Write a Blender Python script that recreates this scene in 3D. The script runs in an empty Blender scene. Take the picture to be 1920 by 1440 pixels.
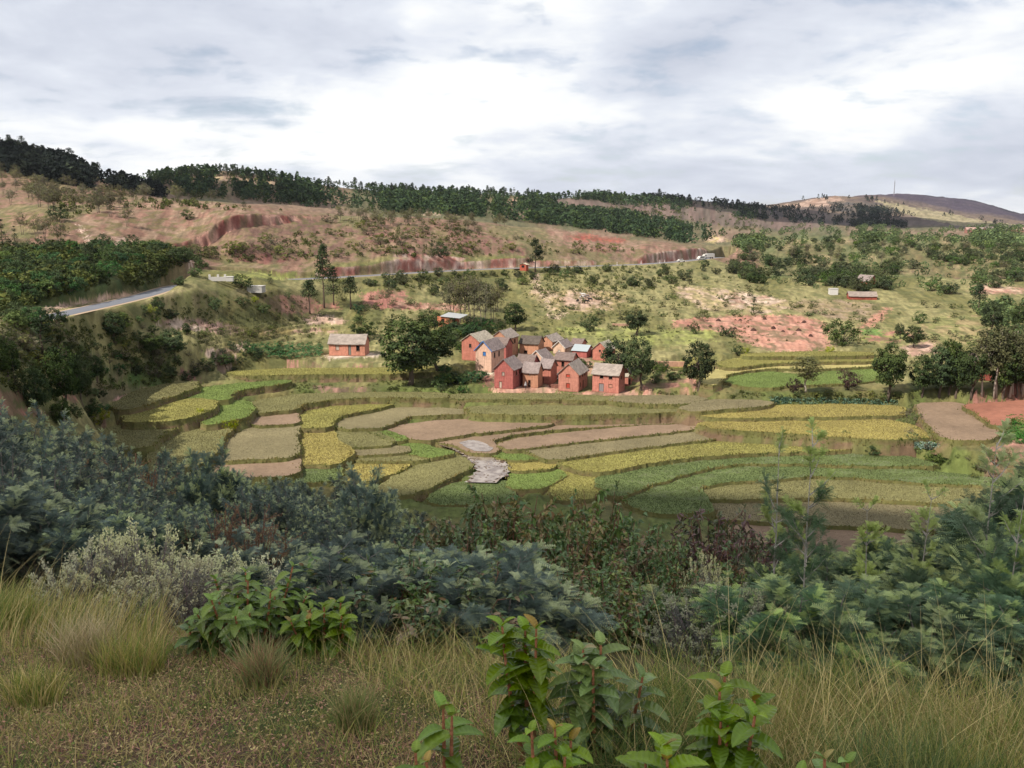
import bpy, math, random
import numpy as np
from mathutils import Vector, Matrix
R = math.radians
random.seed(7); RNG = np.random.default_rng(11)
scn = bpy.context.scene
col = scn.collection

# ------------------------------------------------------------------ view geometry (the camera stands at the world origin, 1.6 m above the bank)
F = 1750.0; PITCH = R(10.4); CP, SP = math.cos(PITCH), math.sin(PITCH)
def ray(u, v):
    a = (np.asarray(u, float)-960)/F; b = (np.asarray(v, float)-720)/F
    return a, CP-b*SP, -SP-b*CP
def proj(x, y, z):
    yc = y*CP - z*SP; zc = y*SP + z*CP
    yc = np.maximum(yc, 1e-3)
    return 960+F*x/yc, 720-F*zc/yc

# ------------------------------------------------------------------ noise
def _h(ix, iy, s):
    n = (ix.astype(np.int64)*374761393 + iy.astype(np.int64)*668265263 + s*974711) & 0xffffffff
    n = ((n ^ (n >> 13))*1274126177) & 0xffffffff
    n = ((n ^ (n >> 15))*2246822519) & 0xffffffff
    return ((n ^ (n >> 16)) & 0xffff)/65535.0
def vnoise(x, y, s=0):
    x = np.asarray(x, float); y = np.asarray(y, float)
    ix = np.floor(x); iy = np.floor(y); fx = x-ix; fy = y-iy
    fx = fx*fx*(3-2*fx); fy = fy*fy*(3-2*fy)
    a = _h(ix, iy, s); b = _h(ix+1, iy, s); c = _h(ix, iy+1, s); d = _h(ix+1, iy+1, s)
    return (a+(b-a)*fx)*(1-fy)+(c+(d-c)*fx)*fy
def fbm(x, y, s=0, o=4):
    r = 0; a = .5; t = 0
    for i in range(o):
        r = r + a*vnoise(x, y, s+i*17); t += a; a *= .5; x = x*2.03; y = y*2.03
    return r/t
def sstep(a, b, x):
    t = np.clip((x-a)/(b-a), 0, 1); return t*t*(3-2*t)

# ------------------------------------------------------------------ mesh helpers
def lin(c):
    c = np.asarray(c, float)/255.0
    return np.where(c <= .04045, c/12.92, ((c+.055)/1.055)**2.4)
def sunc(*c): return lin(c)/1.75           # albedo of a surface that shows as this colour in the sun
def shc(*c): return lin(c)/0.66            # albedo of a surface that shows as this colour under the cloud
def mesh_np(name, V, faces, cols=None, mats=(), mat_idx=None, smooth=False, uv=None):
    V = np.asarray(V, np.float32).reshape(-1, 3)
    if isinstance(faces, np.ndarray): faces = [faces]
    faces = [np.asarray(f, np.int32) for f in faces if len(f)]
    loops = np.concatenate([f.ravel() for f in faces]); tot = np.concatenate([np.full(len(f), f.shape[1], np.int32) for f in faces])
    st = np.concatenate([[0], np.cumsum(tot)[:-1]]).astype(np.int32)
    me = bpy.data.meshes.new(name)
    me.vertices.add(len(V)); me.vertices.foreach_set('co', V.ravel())
    me.loops.add(len(loops)); me.loops.foreach_set('vertex_index', loops)
    me.polygons.add(len(tot)); me.polygons.foreach_set('loop_start', st); me.polygons.foreach_set('loop_total', tot)
    if mat_idx is not None: me.polygons.foreach_set('material_index', np.asarray(mat_idx, np.int32))
    me.polygons.foreach_set('use_smooth', np.full(len(tot), bool(smooth)))
    if cols is not None:
        cols = np.asarray(cols, np.float32); 
        if cols.shape[1] == 3: cols = np.hstack([cols, np.ones((len(cols), 1), np.float32)])
        at = me.color_attributes.new('col', 'FLOAT_COLOR', 'POINT'); at.data.foreach_set('color', cols.ravel())
    for m in mats: me.materials.append(m)
    me.update(calc_edges=True)
    return me
class MB:
    """gathers vertices, faces and vertex colours of one mesh"""
    def __init__(s): s.V = []; s.Q = []; s.T = []; s.C = []; s.n = 0; s.polys = []
    def add(s, V, Q=None, T=None, c=(1, 1, 1)):
        V = np.asarray(V, float).reshape(-1, 3); s.V.append(V)
        c = np.asarray(c, float)
        s.C.append(np.broadcast_to(c, (len(V), 3)) if c.ndim == 1 else c)
        if Q is not None and len(Q): s.Q.append(np.asarray(Q, int).reshape(-1, 4)+s.n)
        if T is not None and len(T): s.T.append(np.asarray(T, int).reshape(-1, 3)+s.n)
        s.n += len(V)
    def box(s, lo, hi, c=(1, 1, 1), M=None):
        x0, y0, z0 = lo; x1, y1, z1 = hi
        V = np.array([(x0,y0,z0),(x1,y0,z0),(x1,y1,z0),(x0,y1,z0),(x0,y0,z1),(x1,y0,z1),(x1,y1,z1),(x0,y1,z1)], float)
        if M is not None: V = V@np.array(M.to_3x3()).T + np.array(M.translation)
        s.add(V, [(0,3,2,1),(4,5,6,7),(0,1,5,4),(1,2,6,5),(2,3,7,6),(3,0,4,7)], c=c)
    def tube(s, pts, rad, k=6, c=(1, 1, 1)):
        pts = np.asarray(pts, float); n = len(pts); rad = np.broadcast_to(np.asarray(rad, float), (n,))
        d = np.gradient(pts, axis=0); d /= np.linalg.norm(d, axis=1)[:, None]+1e-9
        ref = np.array([1, 0, 0.]) if abs(d[0][0]) < .8 else np.array([0, 1., 0])
        a = np.cross(d, ref); a /= np.linalg.norm(a, axis=1)[:, None]+1e-9; b = np.cross(d, a)
        th = np.arange(k)*2*math.pi/k
        V = pts[:, None]+rad[:, None, None]*(np.cos(th)[None, :, None]*a[:, None]+np.sin(th)[None, :, None]*b[:, None])
        Q = []
        for i in range(n-1):
            for j in range(k):
                j2 = (j+1) % k; Q.append((i*k+j, i*k+j2, (i+1)*k+j2, (i+1)*k+j))
        V = np.vstack([V.reshape(-1, 3), pts[:1], pts[-1:]]); T = []
        for j in range(k):
            j2 = (j+1) % k; T += [(n*k, j2, j), (n*k+1, (n-1)*k+j, (n-1)*k+j2)]
        s.add(V, Q, T, c)
    def mesh(s, name, mat, smooth=False):
        V = np.vstack(s.V); C = np.vstack(s.C); fs = []
        if s.Q: fs.append(np.vstack(s.Q))
        if s.T: fs.append(np.vstack(s.T))
        return mesh_np(name, V, fs, C, [mat] if mat else (), smooth=smooth)
    def arrays(s):
        return np.vstack(s.V), (np.vstack(s.Q) if s.Q else np.zeros((0, 4), int)), (np.vstack(s.T) if s.T else np.zeros((0, 3), int)), np.vstack(s.C)
def ob(name, me, parent=None, loc=None):
    o = bpy.data.objects.new(name, me); col.objects.link(o)
    if parent is not None: o.parent = parent
    if loc is not None: o.location = loc
    return o
def tag(o, label, cat, group=None):
    o['label'] = label; o['category'] = cat
    if group: o['group'] = group
    return o
def struct(o): o['kind'] = 'structure'; return o
def stuff(o): o['kind'] = 'stuff'; return o
def empty(name, loc=(0, 0, 0), rz=0, sc=1.0):
    o = bpy.data.objects.new(name, None); col.objects.link(o); o.location = loc; o.rotation_euler = (0, 0, rz)
    o.scale = (sc, sc, sc) if not hasattr(sc, '__len__') else sc
    o.empty_display_size = .3
    return o
def dup(root, loc, rz=0, sc=1.0):
    r = root.copy(); col.objects.link(r); r.location = loc; r.rotation_euler = (0, 0, rz)
    r.scale = (sc, sc, sc) if not hasattr(sc, '__len__') else sc
    for ch in list(root.children):
        c = ch.copy(); col.objects.link(c); c.parent = r
        for g in list(ch.children):
            d = g.copy(); col.objects.link(d); d.parent = c
    return r

# ------------------------------------------------------------------ materials
def new_mat(name):
    m = bpy.data.materials.new(name); m.use_nodes = True; nt = m.node_tree; nt.nodes.clear()
    return m, nt
def N(nt, t, **kw):
    n = nt.nodes.new(t)
    for k, v in kw.items():
        if k.startswith('i_'):
            n.inputs[k[2:].replace('_', ' ')].default_value = v
        else: setattr(n, k, v)
    return n
def lk(nt, a, b): nt.links.new(a, b)
def mixc(nt, fac, a, b, mode='MIX'):
    n = nt.nodes.new('ShaderNodeMix'); n.data_type = 'RGBA'; n.blend_type = mode
    for s, v in ((n.inputs[0], fac), (n.inputs[6], a), (n.inputs[7], b)):
        if hasattr(v, 'is_linked') or hasattr(v, 'links'): lk(nt, v, s)
        elif isinstance(v, (int, float)): s.default_value = v if s.type == 'VALUE' else (v, v, v, 1)
        else: s.default_value = (*v[:3], 1)
    return n.outputs[2]
def ramp(nt, fac, stops):
    n = nt.nodes.new('ShaderNodeValToRGB'); e = n.color_ramp.elements
    while len(e) < len(stops): e.new(.5)
    for i, (p, c) in enumerate(stops):
        e[i].position = p; e[i].color = (*((c, c, c) if isinstance(c, (int, float)) else c), 1)
    lk(nt, fac, n.inputs[0]); return n.outputs[0]
def math_(nt, op, a, b=None, c=None):
    n = nt.nodes.new('ShaderNodeMath'); n.operation = op
    for s, v in zip(n.inputs, (a, b, c)):
        if v is None: continue
        if isinstance(v, (int, float)): s.default_value = v
        else: lk(nt, v, s)
    return n.outputs[0]
def noise_(nt, vec, scale, detail=3, rough=.55, dist=0):
    n = N(nt, 'ShaderNodeTexNoise'); n.inputs['Scale'].default_value = scale; n.inputs['Detail'].default_value = detail
    n.inputs['Roughness'].default_value = rough; n.inputs['Distortion'].default_value = dist
    if vec is not None: lk(nt, vec, n.inputs['Vector'])
    return n.outputs['Fac']
def foliage_mat(name, trans=.28, rough=.55, spec=.25, var=.25):
    m, nt = new_mat(name)
    a = N(nt, 'ShaderNodeAttribute', attribute_name='col'); oi = N(nt, 'ShaderNodeObjectInfo')
    hsv = N(nt, 'ShaderNodeHueSaturation'); lk(nt, a.outputs['Color'], hsv.inputs['Color'])
    rnd = oi.outputs['Random']
    lk(nt, math_(nt, 'MULTIPLY_ADD', rnd, var*2, 1-var), hsv.inputs['Value'])
    r2 = math_(nt, 'FRACT', math_(nt, 'MULTIPLY', rnd, 17.31))
    lk(nt, math_(nt, 'MULTIPLY_ADD', r2, .03 if var > .1 else .012, .485 if var > .1 else .49), hsv.inputs['Hue'])
    lk(nt, math_(nt, 'MULTIPLY_ADD', math_(nt, 'FRACT', math_(nt, 'MULTIPLY', rnd, 41.7)), .3, .85), hsv.inputs['Saturation'])
    b = N(nt, 'ShaderNodeBsdfPrincipled'); b.inputs['Roughness'].default_value = rough; b.inputs['Specular IOR Level'].default_value = spec
    lk(nt, hsv.outputs[0], b.inputs['Base Color'])
    t = N(nt, 'ShaderNodeBsdfTranslucent'); lk(nt, hsv.outputs[0], t.inputs['Color'])
    mx = N(nt, 'ShaderNodeMixShader'); mx.inputs[0].default_value = trans
    lk(nt, b.outputs[0], mx.inputs[1]); lk(nt, t.outputs[0], mx.inputs[2])
    o = N(nt, 'ShaderNodeOutputMaterial'); lk(nt, mx.outputs[0], o.inputs['Surface'])
    return m
def plain_mat(name, rough=.9, nscale=3.0, amount=.25, bump=0.0, bscale=20, spec=.2, streak=None):
    """vertex colour times noise in object space, optional bump"""
    m, nt = new_mat(name)
    a = N(nt, 'ShaderNodeAttribute', attribute_name='col'); tc = N(nt, 'ShaderNodeTexCoord'); vec = tc.outputs['Object']
    if streak:
        mp = N(nt, 'ShaderNodeMapping'); mp.inputs['Scale'].default_value = streak; lk(nt, vec, mp.inputs['Vector']); svec = mp.outputs[0]
    else: svec = vec
    n1 = noise_(nt, svec, nscale, 5, .62)
    n2 = noise_(nt, vec, nscale*.23, 3)
    f = math_(nt, 'MULTIPLY_ADD', n1, amount*2, 1-amount)
    f2 = math_(nt, 'MULTIPLY_ADD', n2, amount*1.2, 1-amount*.6)
    c = mixc(nt, 1.0, a.outputs['Color'], N_val(nt, math_(nt, 'MULTIPLY', f, f2)), 'MULTIPLY')
    b = N(nt, 'ShaderNodeBsdfPrincipled'); b.inputs['Roughness'].default_value = rough; b.inputs['Specular IOR Level'].default_value = spec
    lk(nt, c, b.inputs['Base Color'])
    if bump:
        bp = N(nt, 'ShaderNodeBump'); bp.inputs['Strength'].default_value = bump; bp.inputs['Distance'].default_value = .05
        lk(nt, noise_(nt, svec, bscale, 4), bp.inputs['Height']); lk(nt, bp.outputs[0], b.inputs['Normal'])
    o = N(nt, 'ShaderNodeOutputMaterial'); lk(nt, b.outputs[0], o.inputs['Surface'])
    return m
def N_val(nt, v):
    n = nt.nodes.new('ShaderNodeCombineColor')
    for i in range(3): lk(nt, v, n.inputs[i])
    return n.outputs[0]
M_leaf = foliage_mat('leaf'); M_far = foliage_mat('far_foliage', .15, .8, .05, .3)
M_wattle = foliage_mat('wattle_leaf', .2, .6, .2, .22); M_gloss = foliage_mat('glossy_leaf', .22, .36, .55, .06)
M_grass = foliage_mat('grass_blade', .3, .6, .15, .06)
M_bark = plain_mat('bark', .9, 9, .35, .6, 30); M_bare = plain_mat('plain', .8, 6, .15)
# ================================================================== TERRAIN: one height sheet in polar columns t = x/y, depth y
# rows of survey points, near to far. (u, v, ('D', d)) or (u, v, z) gives a sight line plus a depth or a height
def srv(u, v, q):
    a, dy, dz = ray(u, v); t = a/dy; s = dz/dy
    if isinstance(q, tuple): D = q[1]
    else: D = q/s
    return t, D, s*D
def tdz(t, D, z): return t, D, z
near = []
for D, zl, zc, zr in ((.3,-1.6,-1.6,-1.6),(1.2,-1.63,-1.63,-1.64),(2.4,-1.76,-1.79,-1.84),(3.5,-1.98,-2.04,-2.15),(5,-2.36,-2.5,-2.72),(7,-3.2,-3.4,-3.65),(10,-4.25,-4.6,-4.9),(14,-5.4,-6.0,-6.4),(20,-7.2,-8.2,-8.5),(30,-10.2,-12.2,-12.4),(45,-14,-18.4,-18.6),(68,-18.6,-27.6,-27.8),(100,-22,-39.5,-39)):
    if D < 60: near.append([tdz(-.6, D, zl), tdz(-.3, D, zl*.6+zc*.4), tdz(0, D, zc), tdz(.6, D, zr)])
    elif D < 80: near.append([tdz(-.6, D-14, zl+2), tdz(-.5, D, zl-2), tdz(-.40, D, zl-7), tdz(-.25, D, zc+1), tdz(0, D, zc), tdz(.6, D, zr)])
    else: near.append([tdz(-.6, 70, -17.5), tdz(-.5, 86, -22.5), tdz(-.455, 95, -30), tdz(-.39, D, -37), tdz(-.15, D, zc), tdz(0, D, zc), tdz(.6, D, zr)])
rows = near + [[srv(*p) for p in r] for r in [
 # valley floor, near edge and lower fields
 [(-400,760,-15),(0,800,-22),(75,805,-27),(150,812,-33),(190,835,-38.5),(230,850,-42.3),(420,880,-44.6),(630,905,-45.6),(900,905,-46.4),(1130,925,-46.2),(1300,965,-46.7),(1560,990,-46.7),(1830,1010,-46.2),(2300,1000,-43)],
 [(-400,740,-15),(0,760,-21.5),(75,765,-26.5),(150,770,-32),(190,790,-37.5),(230,800,-40.8),(400,800,-42.5),(560,800,-43.5),(640,800,-43.6),(740,825,-44.8),(860,835,-45.5),(940,835,-45.2),(1040,860,-45.2),(1200,840,-44.3),(1350,822,-43.6),(1600,842,-43.8),(1830,850,-43),(2300,850,-40)],
 [(-400,700,-14.5),(0,735,-20.5),(75,738,-25.5),(150,742,-31),(190,755,-36.5),(230,765,-39.7),(400,750,-41.5),(560,760,-42.4),(740,780,-43.2),(880,775,-43.0),(1040,780,-43),(1300,775,-42.4),(1690,765,-41.5),(1800,755,-40.8),(1920,752,-40),(2300,755,-37)],
 # village
 [(-400,660,-14),(0,700,-19.3),(75,707,-24.5),(150,715,-29.5),(200,720,-34.5),(250,725,-37.6),(360,715,-40),(540,712,-40.8),(740,727,-41.6),(930,732,-41.8),(1040,735,-41.8),(1170,735,-41.6),(1330,735,-41.2),(1500,738,-40.8),(1690,745,-40.5),(1800,742,-39.8),(1920,740,-39),(2300,740,-36)],
 [(-400,640,-14),(0,650,-18),(75,655,-22.5),(150,662,-26.8),(200,675,-31),(250,690,-34.8),(300,693,('D',211)),(360,695,-38.2),(450,700,-39),(600,697,-39.2),(768,697,-39.8),(900,690,-39.6),(1000,672,-38.8),(1100,668,-38.4),(1230,690,-39.5),(1340,705,-40),(1500,700,-39.6),(1650,690,-39),(1740,670,-37.5),(1920,680,-37),(2300,680,-34)],
 [(-400,590,-14),(0,600,-17),(100,602,-21.3),(200,622,-25.4),(300,642,('D',220)),(450,655,('D',241)),(600,660,-37.2),(700,655,-37.2),(850,640,-37.3),(950,628,-36.8),(1100,635,-37),(1220,640,-37.2),(1330,650,-37.7),(1500,655,-37.8),(1640,650,-37.5),(1780,640,-36),(1920,640,-35),(2300,640,-33)],
 [(-400,570,-16),(0,578,-18.5),(100,594,-21.4),(180,585,-22.4),(300,600,('D',231)),(450,610,('D',252)),(600,600,-32),(700,590,-31),(850,590,-32.5),(950,590,-33.5),(1050,590,-34),(1200,600,-35),(1330,605,-35.5),(1540,600,-35.5),(1700,600,-35),(1920,600,-34),(2300,600,-32)],
 [(-400,560,-17),(0,566,-18.7),(100,577,-20.9),(200,562,-21.1),(262,559,('D',228)),(350,547,('D',243)),(430,541,('D',264)),(500,541,('D',274)),(530,540,('D',284)),(640,545,-25.5),(740,545,-26),(860,545,-28),(960,545,-29.5),(1050,545,-30),(1200,550,-31.5),(1340,550,-32),(1540,560,-33),(1700,560,-33),(1920,560,-33),(2300,560,-31)],
 # road line and the knoll in front of it
 [(-400,540,-16.5),(0,550,-17.8),(100,552,-18.2),(200,540,-18.4),(262,550,('D',236)),(300,533,('D',248)),(350,516,('D',262)),(430,512,('D',280)),(500,517,('D',294)),(530,523,('D',306)),(640,517,-22),(740,511,-22.3),(860,504,-22.8),(960,501,-23.2),(1100,498,-24),(1200,495,-24.8),(1300,489,-26),(1340,484,-26.7),(1400,520,-31),(1540,520,-30),(1700,525,-31),(1920,525,-31),(2300,520,-29)],
 [(-400,495,('D',240)),(0,500,('D',244)),(100,500,('D',250)),(200,490,('D',272)),(300,478,('D',300)),(350,474,('D',316)),(400,498,('D',320)),(460,496,('D',330)),(530,498,('D',336)),(640,490,('D',350)),(740,487,('D',366)),(860,486,('D',396)),(960,487,('D',420)),(1050,489,('D',438)),(1110,489,('D',458)),(1200,486,('D',484)),(1300,475,('D',540)),(1340,478,('D',592)),(1400,498,-30),(1540,500,-28),(1700,500,-28),(1920,500,-28),(2300,500,-27)],
 [(-400,455,('D',290)),(0,462,('D',290)),(100,462,('D',296)),(200,462,('D',312)),(300,461,('D',332)),(360,462,('D',340)),(460,455,-10.5),(560,450,-10.5),(700,450,-11),(860,460,-14),(960,465,-16),(1080,470,-18.5),(1200,470,-20),(1300,465,('D',600)),(1400,470,-26),(1540,470,-24),(1700,470,-24),(1920,470,-24),(2300,470,-23)],
 [(-400,380,('D',340)),(0,412,('D',345)),(100,405,('D',345)),(200,395,('D',375)),(300,386,('D',405)),(420,382,('D',415)),(540,396,('D',435)),(600,400,('D',455)),(700,408,('D',475)),(860,415,('D',505)),(960,425,('D',525)),(1080,440,('D',545)),(1200,455,('D',590)),(1300,460,('D',660)),(1400,455,('D',800)),(1540,450,('D',800)),(1700,450,('D',800)),(1920,450,('D',800)),(2300,450,('D',800))],
 [(-400,300,('D',560)),(0,345,('D',560)),(100,352,('D',560)),(200,367,('D',560)),(300,374,('D',590)),(420,380,('D',570)),(540,397,('D',560)),(600,402,('D',600)),(700,410,('D',640)),(860,416,('D',700)),(960,426,('D',750)),(1080,437,('D',760)),(1200,447,('D',800)),(1300,452,('D',860)),(1400,440,('D',1000)),(1540,440,('D',1000)),(1700,440,('D',1000)),(1920,435,('D',1000)),(2300,435,('D',1000))],
 [(-400,225,('D',740)),(0,281,('D',800)),(100,303,('D',800)),(200,338,('D',800)),(300,364,('D',800)),(360,374,('D',800)),(420,374,('D',800)),(540,386,('D',780)),(640,387,('D',850)),(760,397,('D',900)),(860,397,('D',950)),(1000,397,('D',1000)),(1100,411,('D',1050)),(1200,421,('D',1100)),(1300,436,('D',1100)),(1400,430,('D',1250)),(1540,430,('D',1250)),(1700,432,('D',1250)),(1920,428,('D',1250)),(2300,420,('D',1250))],
 [(-400,290,('D',1000)),(0,300,('D',1000)),(100,322,('D',1000)),(200,347,('D',1000)),(260,343,('D',1000)),(300,334,('D',1000)),(367,325,('D',1000)),(433,323,('D',1000)),(500,333,('D',1000)),(560,340,('D',1050)),(640,350,('D',1100)),(720,358,('D',1150)),(850,362,('D',1250)),(1000,367,('D',1350)),(1100,369,('D',1500)),(1240,371,('D',1700)),(1300,376,('D',1800)),(1400,387,('D',1900)),(1500,393,('D',2000)),(1600,402,('D',2000)),(1700,412,('D',2000)),(1800,421,('D',1900)),(1920,427,('D',1800)),(2300,425,('D',1800))],
 [(-400,340,('D',1500)),(0,340,('D',1500)),(300,352,('D',1500)),(433,350,('D',1500)),(640,368,('D',1700)),(850,378,('D',1900)),(1000,385,('D',2100)),(1240,390,('D',2300)),(1400,391,('D',2400)),(1440,386,('D',2400)),(1500,376,('D',2400)),(1560,370,('D',2400)),(1640,372,('D',2400)),(1700,384,('D',2400)),(1800,405,('D',2400)),(1920,420,('D',2300)),(2300,424,('D',2300))],
 [(-400,395,('D',4500)),(1240,396,('D',4500)),(1560,392,('D',4500)),(1600,380,('D',4500)),(1630,372,('D',4500)),(1680,367,('D',4500)),(1760,371,('D',4500)),(1820,376,('D',4500)),(1880,392,('D',4500)),(1920,404,('D',4500)),(2000,415,('D',4500)),(2300,416,('D',4500))],
 [(-400,401,('D',9000)),(960,401,('D',9000)),(2300,401,('D',9000))],
 [(-400,401,('D',24000)),(960,401,('D',24000)),(2300,401,('D',24000))],
]]
tin = np.arange(-.63, .6301, .00115)
tout = .63+np.cumsum(.004*1.12**np.arange(48))
tc = np.concatenate([-tout[::-1], tin, tout]); NT = len(tc)
def rowfun(r):
    p = np.array(sorted(r)); w = 0.012
    acc = 0
    for k in (-2, -1, 0, 1, 2):        # light smoothing across the columns
        acc = acc + np.array([np.interp(tc+k*w*.5, p[:, 0], p[:, 1]), np.interp(tc+k*w*.5, p[:, 0], p[:, 2])])
    return acc/5
RW = np.array([rowfun(r) for r in rows]); RD, RZ = RW[:, 0], RW[:, 1]
for k in range(1, len(RD)):
    lo = RD[k-1]*1.006+.2
    f = np.maximum(RD[k], lo)/RD[k]; RD[k] *= f; RZ[k] *= f          # keep the sight line when a row has to move back
def seg(a, b, n): return np.linspace(a, b, n, endpoint=False)
Ds = np.concatenate([np.geomspace(.3, 20, 90, endpoint=False), np.geomspace(20, 110, 70, endpoint=False), seg(110, 200, 110), seg(200, 420, 300), seg(420, 640, 150), np.geomspace(640, 2600, 200, endpoint=False), np.geomspace(2600, 6000, 50, endpoint=False), np.geomspace(6000, 24000, 24)])
ND = len(Ds)
def pchip_cols(X, Y, xs):
    h = np.diff(X, axis=0); d = np.diff(Y, axis=0)/h
    m = np.zeros_like(Y); m[0] = d[0]; m[-1] = d[-1]
    s = d[:-1]*d[1:] > 0
    w1 = 2*h[1:]+h[:-1]; w2 = h[1:]+2*h[:-1]
    with np.errstate(all='ignore'):
        m[1:-1] = np.where(s, (w1+w2)/(w1/d[:-1]+w2/d[1:]), 0)
    out = np.zeros((len(xs), X.shape[1]))
    for j in range(X.shape[1]):
        k = np.clip(np.searchsorted(X[:, j], xs)-1, 0, len(X)-2); H = h[k, j]; t = np.clip((xs-X[k, j])/H, 0, 1)
        out[:, j] = (2*t**3-3*t**2+1)*Y[k, j]+(t**3-2*t**2+t)*H*m[k, j]+(-2*t**3+3*t**2)*Y[k+1, j]+(t**3-t**2)*H*m[k+1, j]
    return out
HZ = pchip_cols(RD, RZ, Ds)
TX = Ds[:, None]*tc[None, :]; TY = np.repeat(Ds[:, None], NT, 1)
PU, PV = proj(TX, TY, HZ)
# uneven ground: calmer on the valley floor and near the road
valley = sstep(700, 735, PV)*sstep(110, 135, TY)*sstep(150, 260, PU)
amp = np.interp(TY, [0, 4, 20, 110, 200, 300, 500, 1000, 3000, 24000], [.03, .08, .35, .7, .6, 1.0, 2.0, 5, 14, 14])*(1-.8*valley)
HZ += amp*(fbm(TX/np.interp(TY, [0, 50, 400, 2000], [1.2, 8, 22, 90]), TY/np.interp(TY, [0, 50, 400, 2000], [1.2, 8, 22, 90]), 3, 5)-.5)*1.6
mid = sstep(200, 240, TY)*(1-sstep(420, 520, TY))*(1-valley)
HZ += mid*.35*(fbm(TX/5, TY/3, 9, 3)-.5)*2
def seg_dist(px, py, P):
    """distance from points to a polyline, the foot's parameter, and the side (positive = beyond the line as seen from the camera)"""
    best = np.full(px.shape, 1e9); par = np.zeros(px.shape); side = np.zeros(px.shape)
    for i in range(len(P)-1):
        ax, ay = P[i][:2]; bx, by = P[i+1][:2]; dx, dy = bx-ax, by-ay; L2 = dx*dx+dy*dy
        t = np.clip(((px-ax)*dx+(py-ay)*dy)/L2, 0, 1)
        d = np.hypot(px-ax-t*dx, py-ay-t*dy); m = d < best
        best = np.where(m, d, best); par = np.where(m, i+t, par)
        side = np.where(m, dx*(py-ay)-dy*(px-ax), side)
    return best, par, side
def pts3(L):
    out = []
    for u, v, q in L:
        t, D, z = srv(u, v, q); out.append((t*D, D, z))
    return out
ROADS = [pts3([(60,602,-21.2),(100,591,-21.1),(180,575,-21.2),(262,556,-21.2),(330,535,('D',281)),(420,527,('D',302))]),
         pts3([(420,527,('D',302)),(490,526,('D',308)),(530,524.5,('D',312)),(640,519.5,-22.1),(740,513.5,-22.4),(860,506.5,-22.9),(960,502.5,-23.3),(1100,499,-24.2),(1200,495.5,-24.9),(1265,491,('D',505)),(1310,486.5,('D',545)),(1335,483.5,('D',580)),(1352,482.5,('D',620)),(1366,483,('D',680))])]
ROAD = ROADS[0]+ROADS[1][1:]
rzs = np.array([p[2] for p in ROAD])
bx = (TY > 150) & (TY < 760) & (np.abs(tc)[None, :] < .75)
d, par, sd = seg_dist(TX[bx], TY[bx], ROAD)
zr = np.interp(par, np.arange(len(rzs)), rzs)-.12
w = np.where(sd > 0, 1-sstep(4.6, 6.2, d), 1-sstep(4.2, 9, d))
HZ[bx] = HZ[bx]*(1-w)+zr*w
# the eroded gully wall across the brown hill
GUL = pts3([(300,463,('D',336)),(333,444,('D',344)),(393,421,('D',360)),(450,404,('D',378)),(500,400,('D',395)),(547,398,('D',415)),(592,401,('D',440))])
bx = (TY > 250) & (TY < 470) & (np.abs(tc)[None, :] < .75)
d, par, sd = seg_dist(TX[bx]+1.6*(fbm(TX[bx]/4, TY[bx]/4, 40, 3)-.5)*2, TY[bx], GUL)
hgt = np.interp(par, [0, 1, 2, 3, 4, 5, 6], [0, 3.2, 5.2, 4.6, 3.4, 2.2, 0])
drop = np.where(sd < 0, hgt*sstep(0, 2.0, d)*(1-sstep(6, 34, d)), 0)
HZ[bx] -= drop
def flatten(x, y, z, r0, r1):
    m = (np.abs(TX-x) < r1) & (np.abs(TY-y) < r1)
    d = np.hypot(TX[m]-x, TY[m]-y); w = 1-sstep(r0, r1, d)
    HZ[m] = HZ[m]*(1-w)+z*w
# ------------------------------------------------------------------ queries
def ground(x, y):
    x = np.atleast_1d(np.asarray(x, float)); y = np.atleast_1d(np.asarray(y, float))
    yy = np.maximum(y, .31); t = x/yy
    j = np.clip(np.searchsorted(tc, t)-1, 0, NT-2); i = np.clip(np.searchsorted(Ds, yy)-1, 0, ND-2)
    ft = np.clip((t-tc[j])/(tc[j+1]-tc[j]), 0, 1); fd = np.clip((yy-Ds[i])/(Ds[i+1]-Ds[i]), 0, 1)
    return (HZ[i, j]*(1-ft)+HZ[i, j+1]*ft)*(1-fd)+(HZ[i+1, j]*(1-ft)+HZ[i+1, j+1]*ft)*fd
def hits(u, v, dmin=1.0):
    """world points where the sight lines through (u, v) meet the ground"""
    u = np.atleast_1d(np.asarray(u, float)); v = np.atleast_1d(np.asarray(v, float))
    a, dy, dz = ray(u, v); t = a/dy; s = dz/dy
    j = np.clip(np.searchsorted(tc, t)-1, 0, NT-2); ft = (t-tc[j])/(tc[j+1]-tc[j])
    out = np.full((len(u), 3), np.nan); i0 = np.searchsorted(Ds, dmin)
    for k in range(len(u)):
        g = HZ[:, j[k]]*(1-ft[k])+HZ[:, j[k]+1]*ft[k]-s[k]*Ds
        q = np.nonzero(g[i0:] >= 0)[0]
        if not len(q): continue
        q = q[0]+i0
        if q == i0: D = Ds[q]
        else: D = Ds[q-1]+(Ds[q]-Ds[q-1])*(-g[q-1])/(g[q]-g[q-1]+1e-12)
        out[k] = (t[k]*D, D, s[k]*D)
    return out
def hit(u, v, dmin=1.0): return hits([u], [v], dmin)[0]
def pip(px, py, poly):
    c = np.zeros(px.shape, bool); P = poly; n = len(P); j = n-1
    for i in range(n):
        xi, yi = P[i]; xj, yj = P[j]
        if yi != yj:
            c ^= ((yi > py) != (yj > py)) & (px < (xj-xi)*(py-yi)/(yj-yi)+xi)
        j = i
    return c
# ================================================================== GROUND COLOUR ZONES (bare earth, dry grass, green grass) and the ground mesh
PU, PV = proj(TX, TY, HZ)
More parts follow.
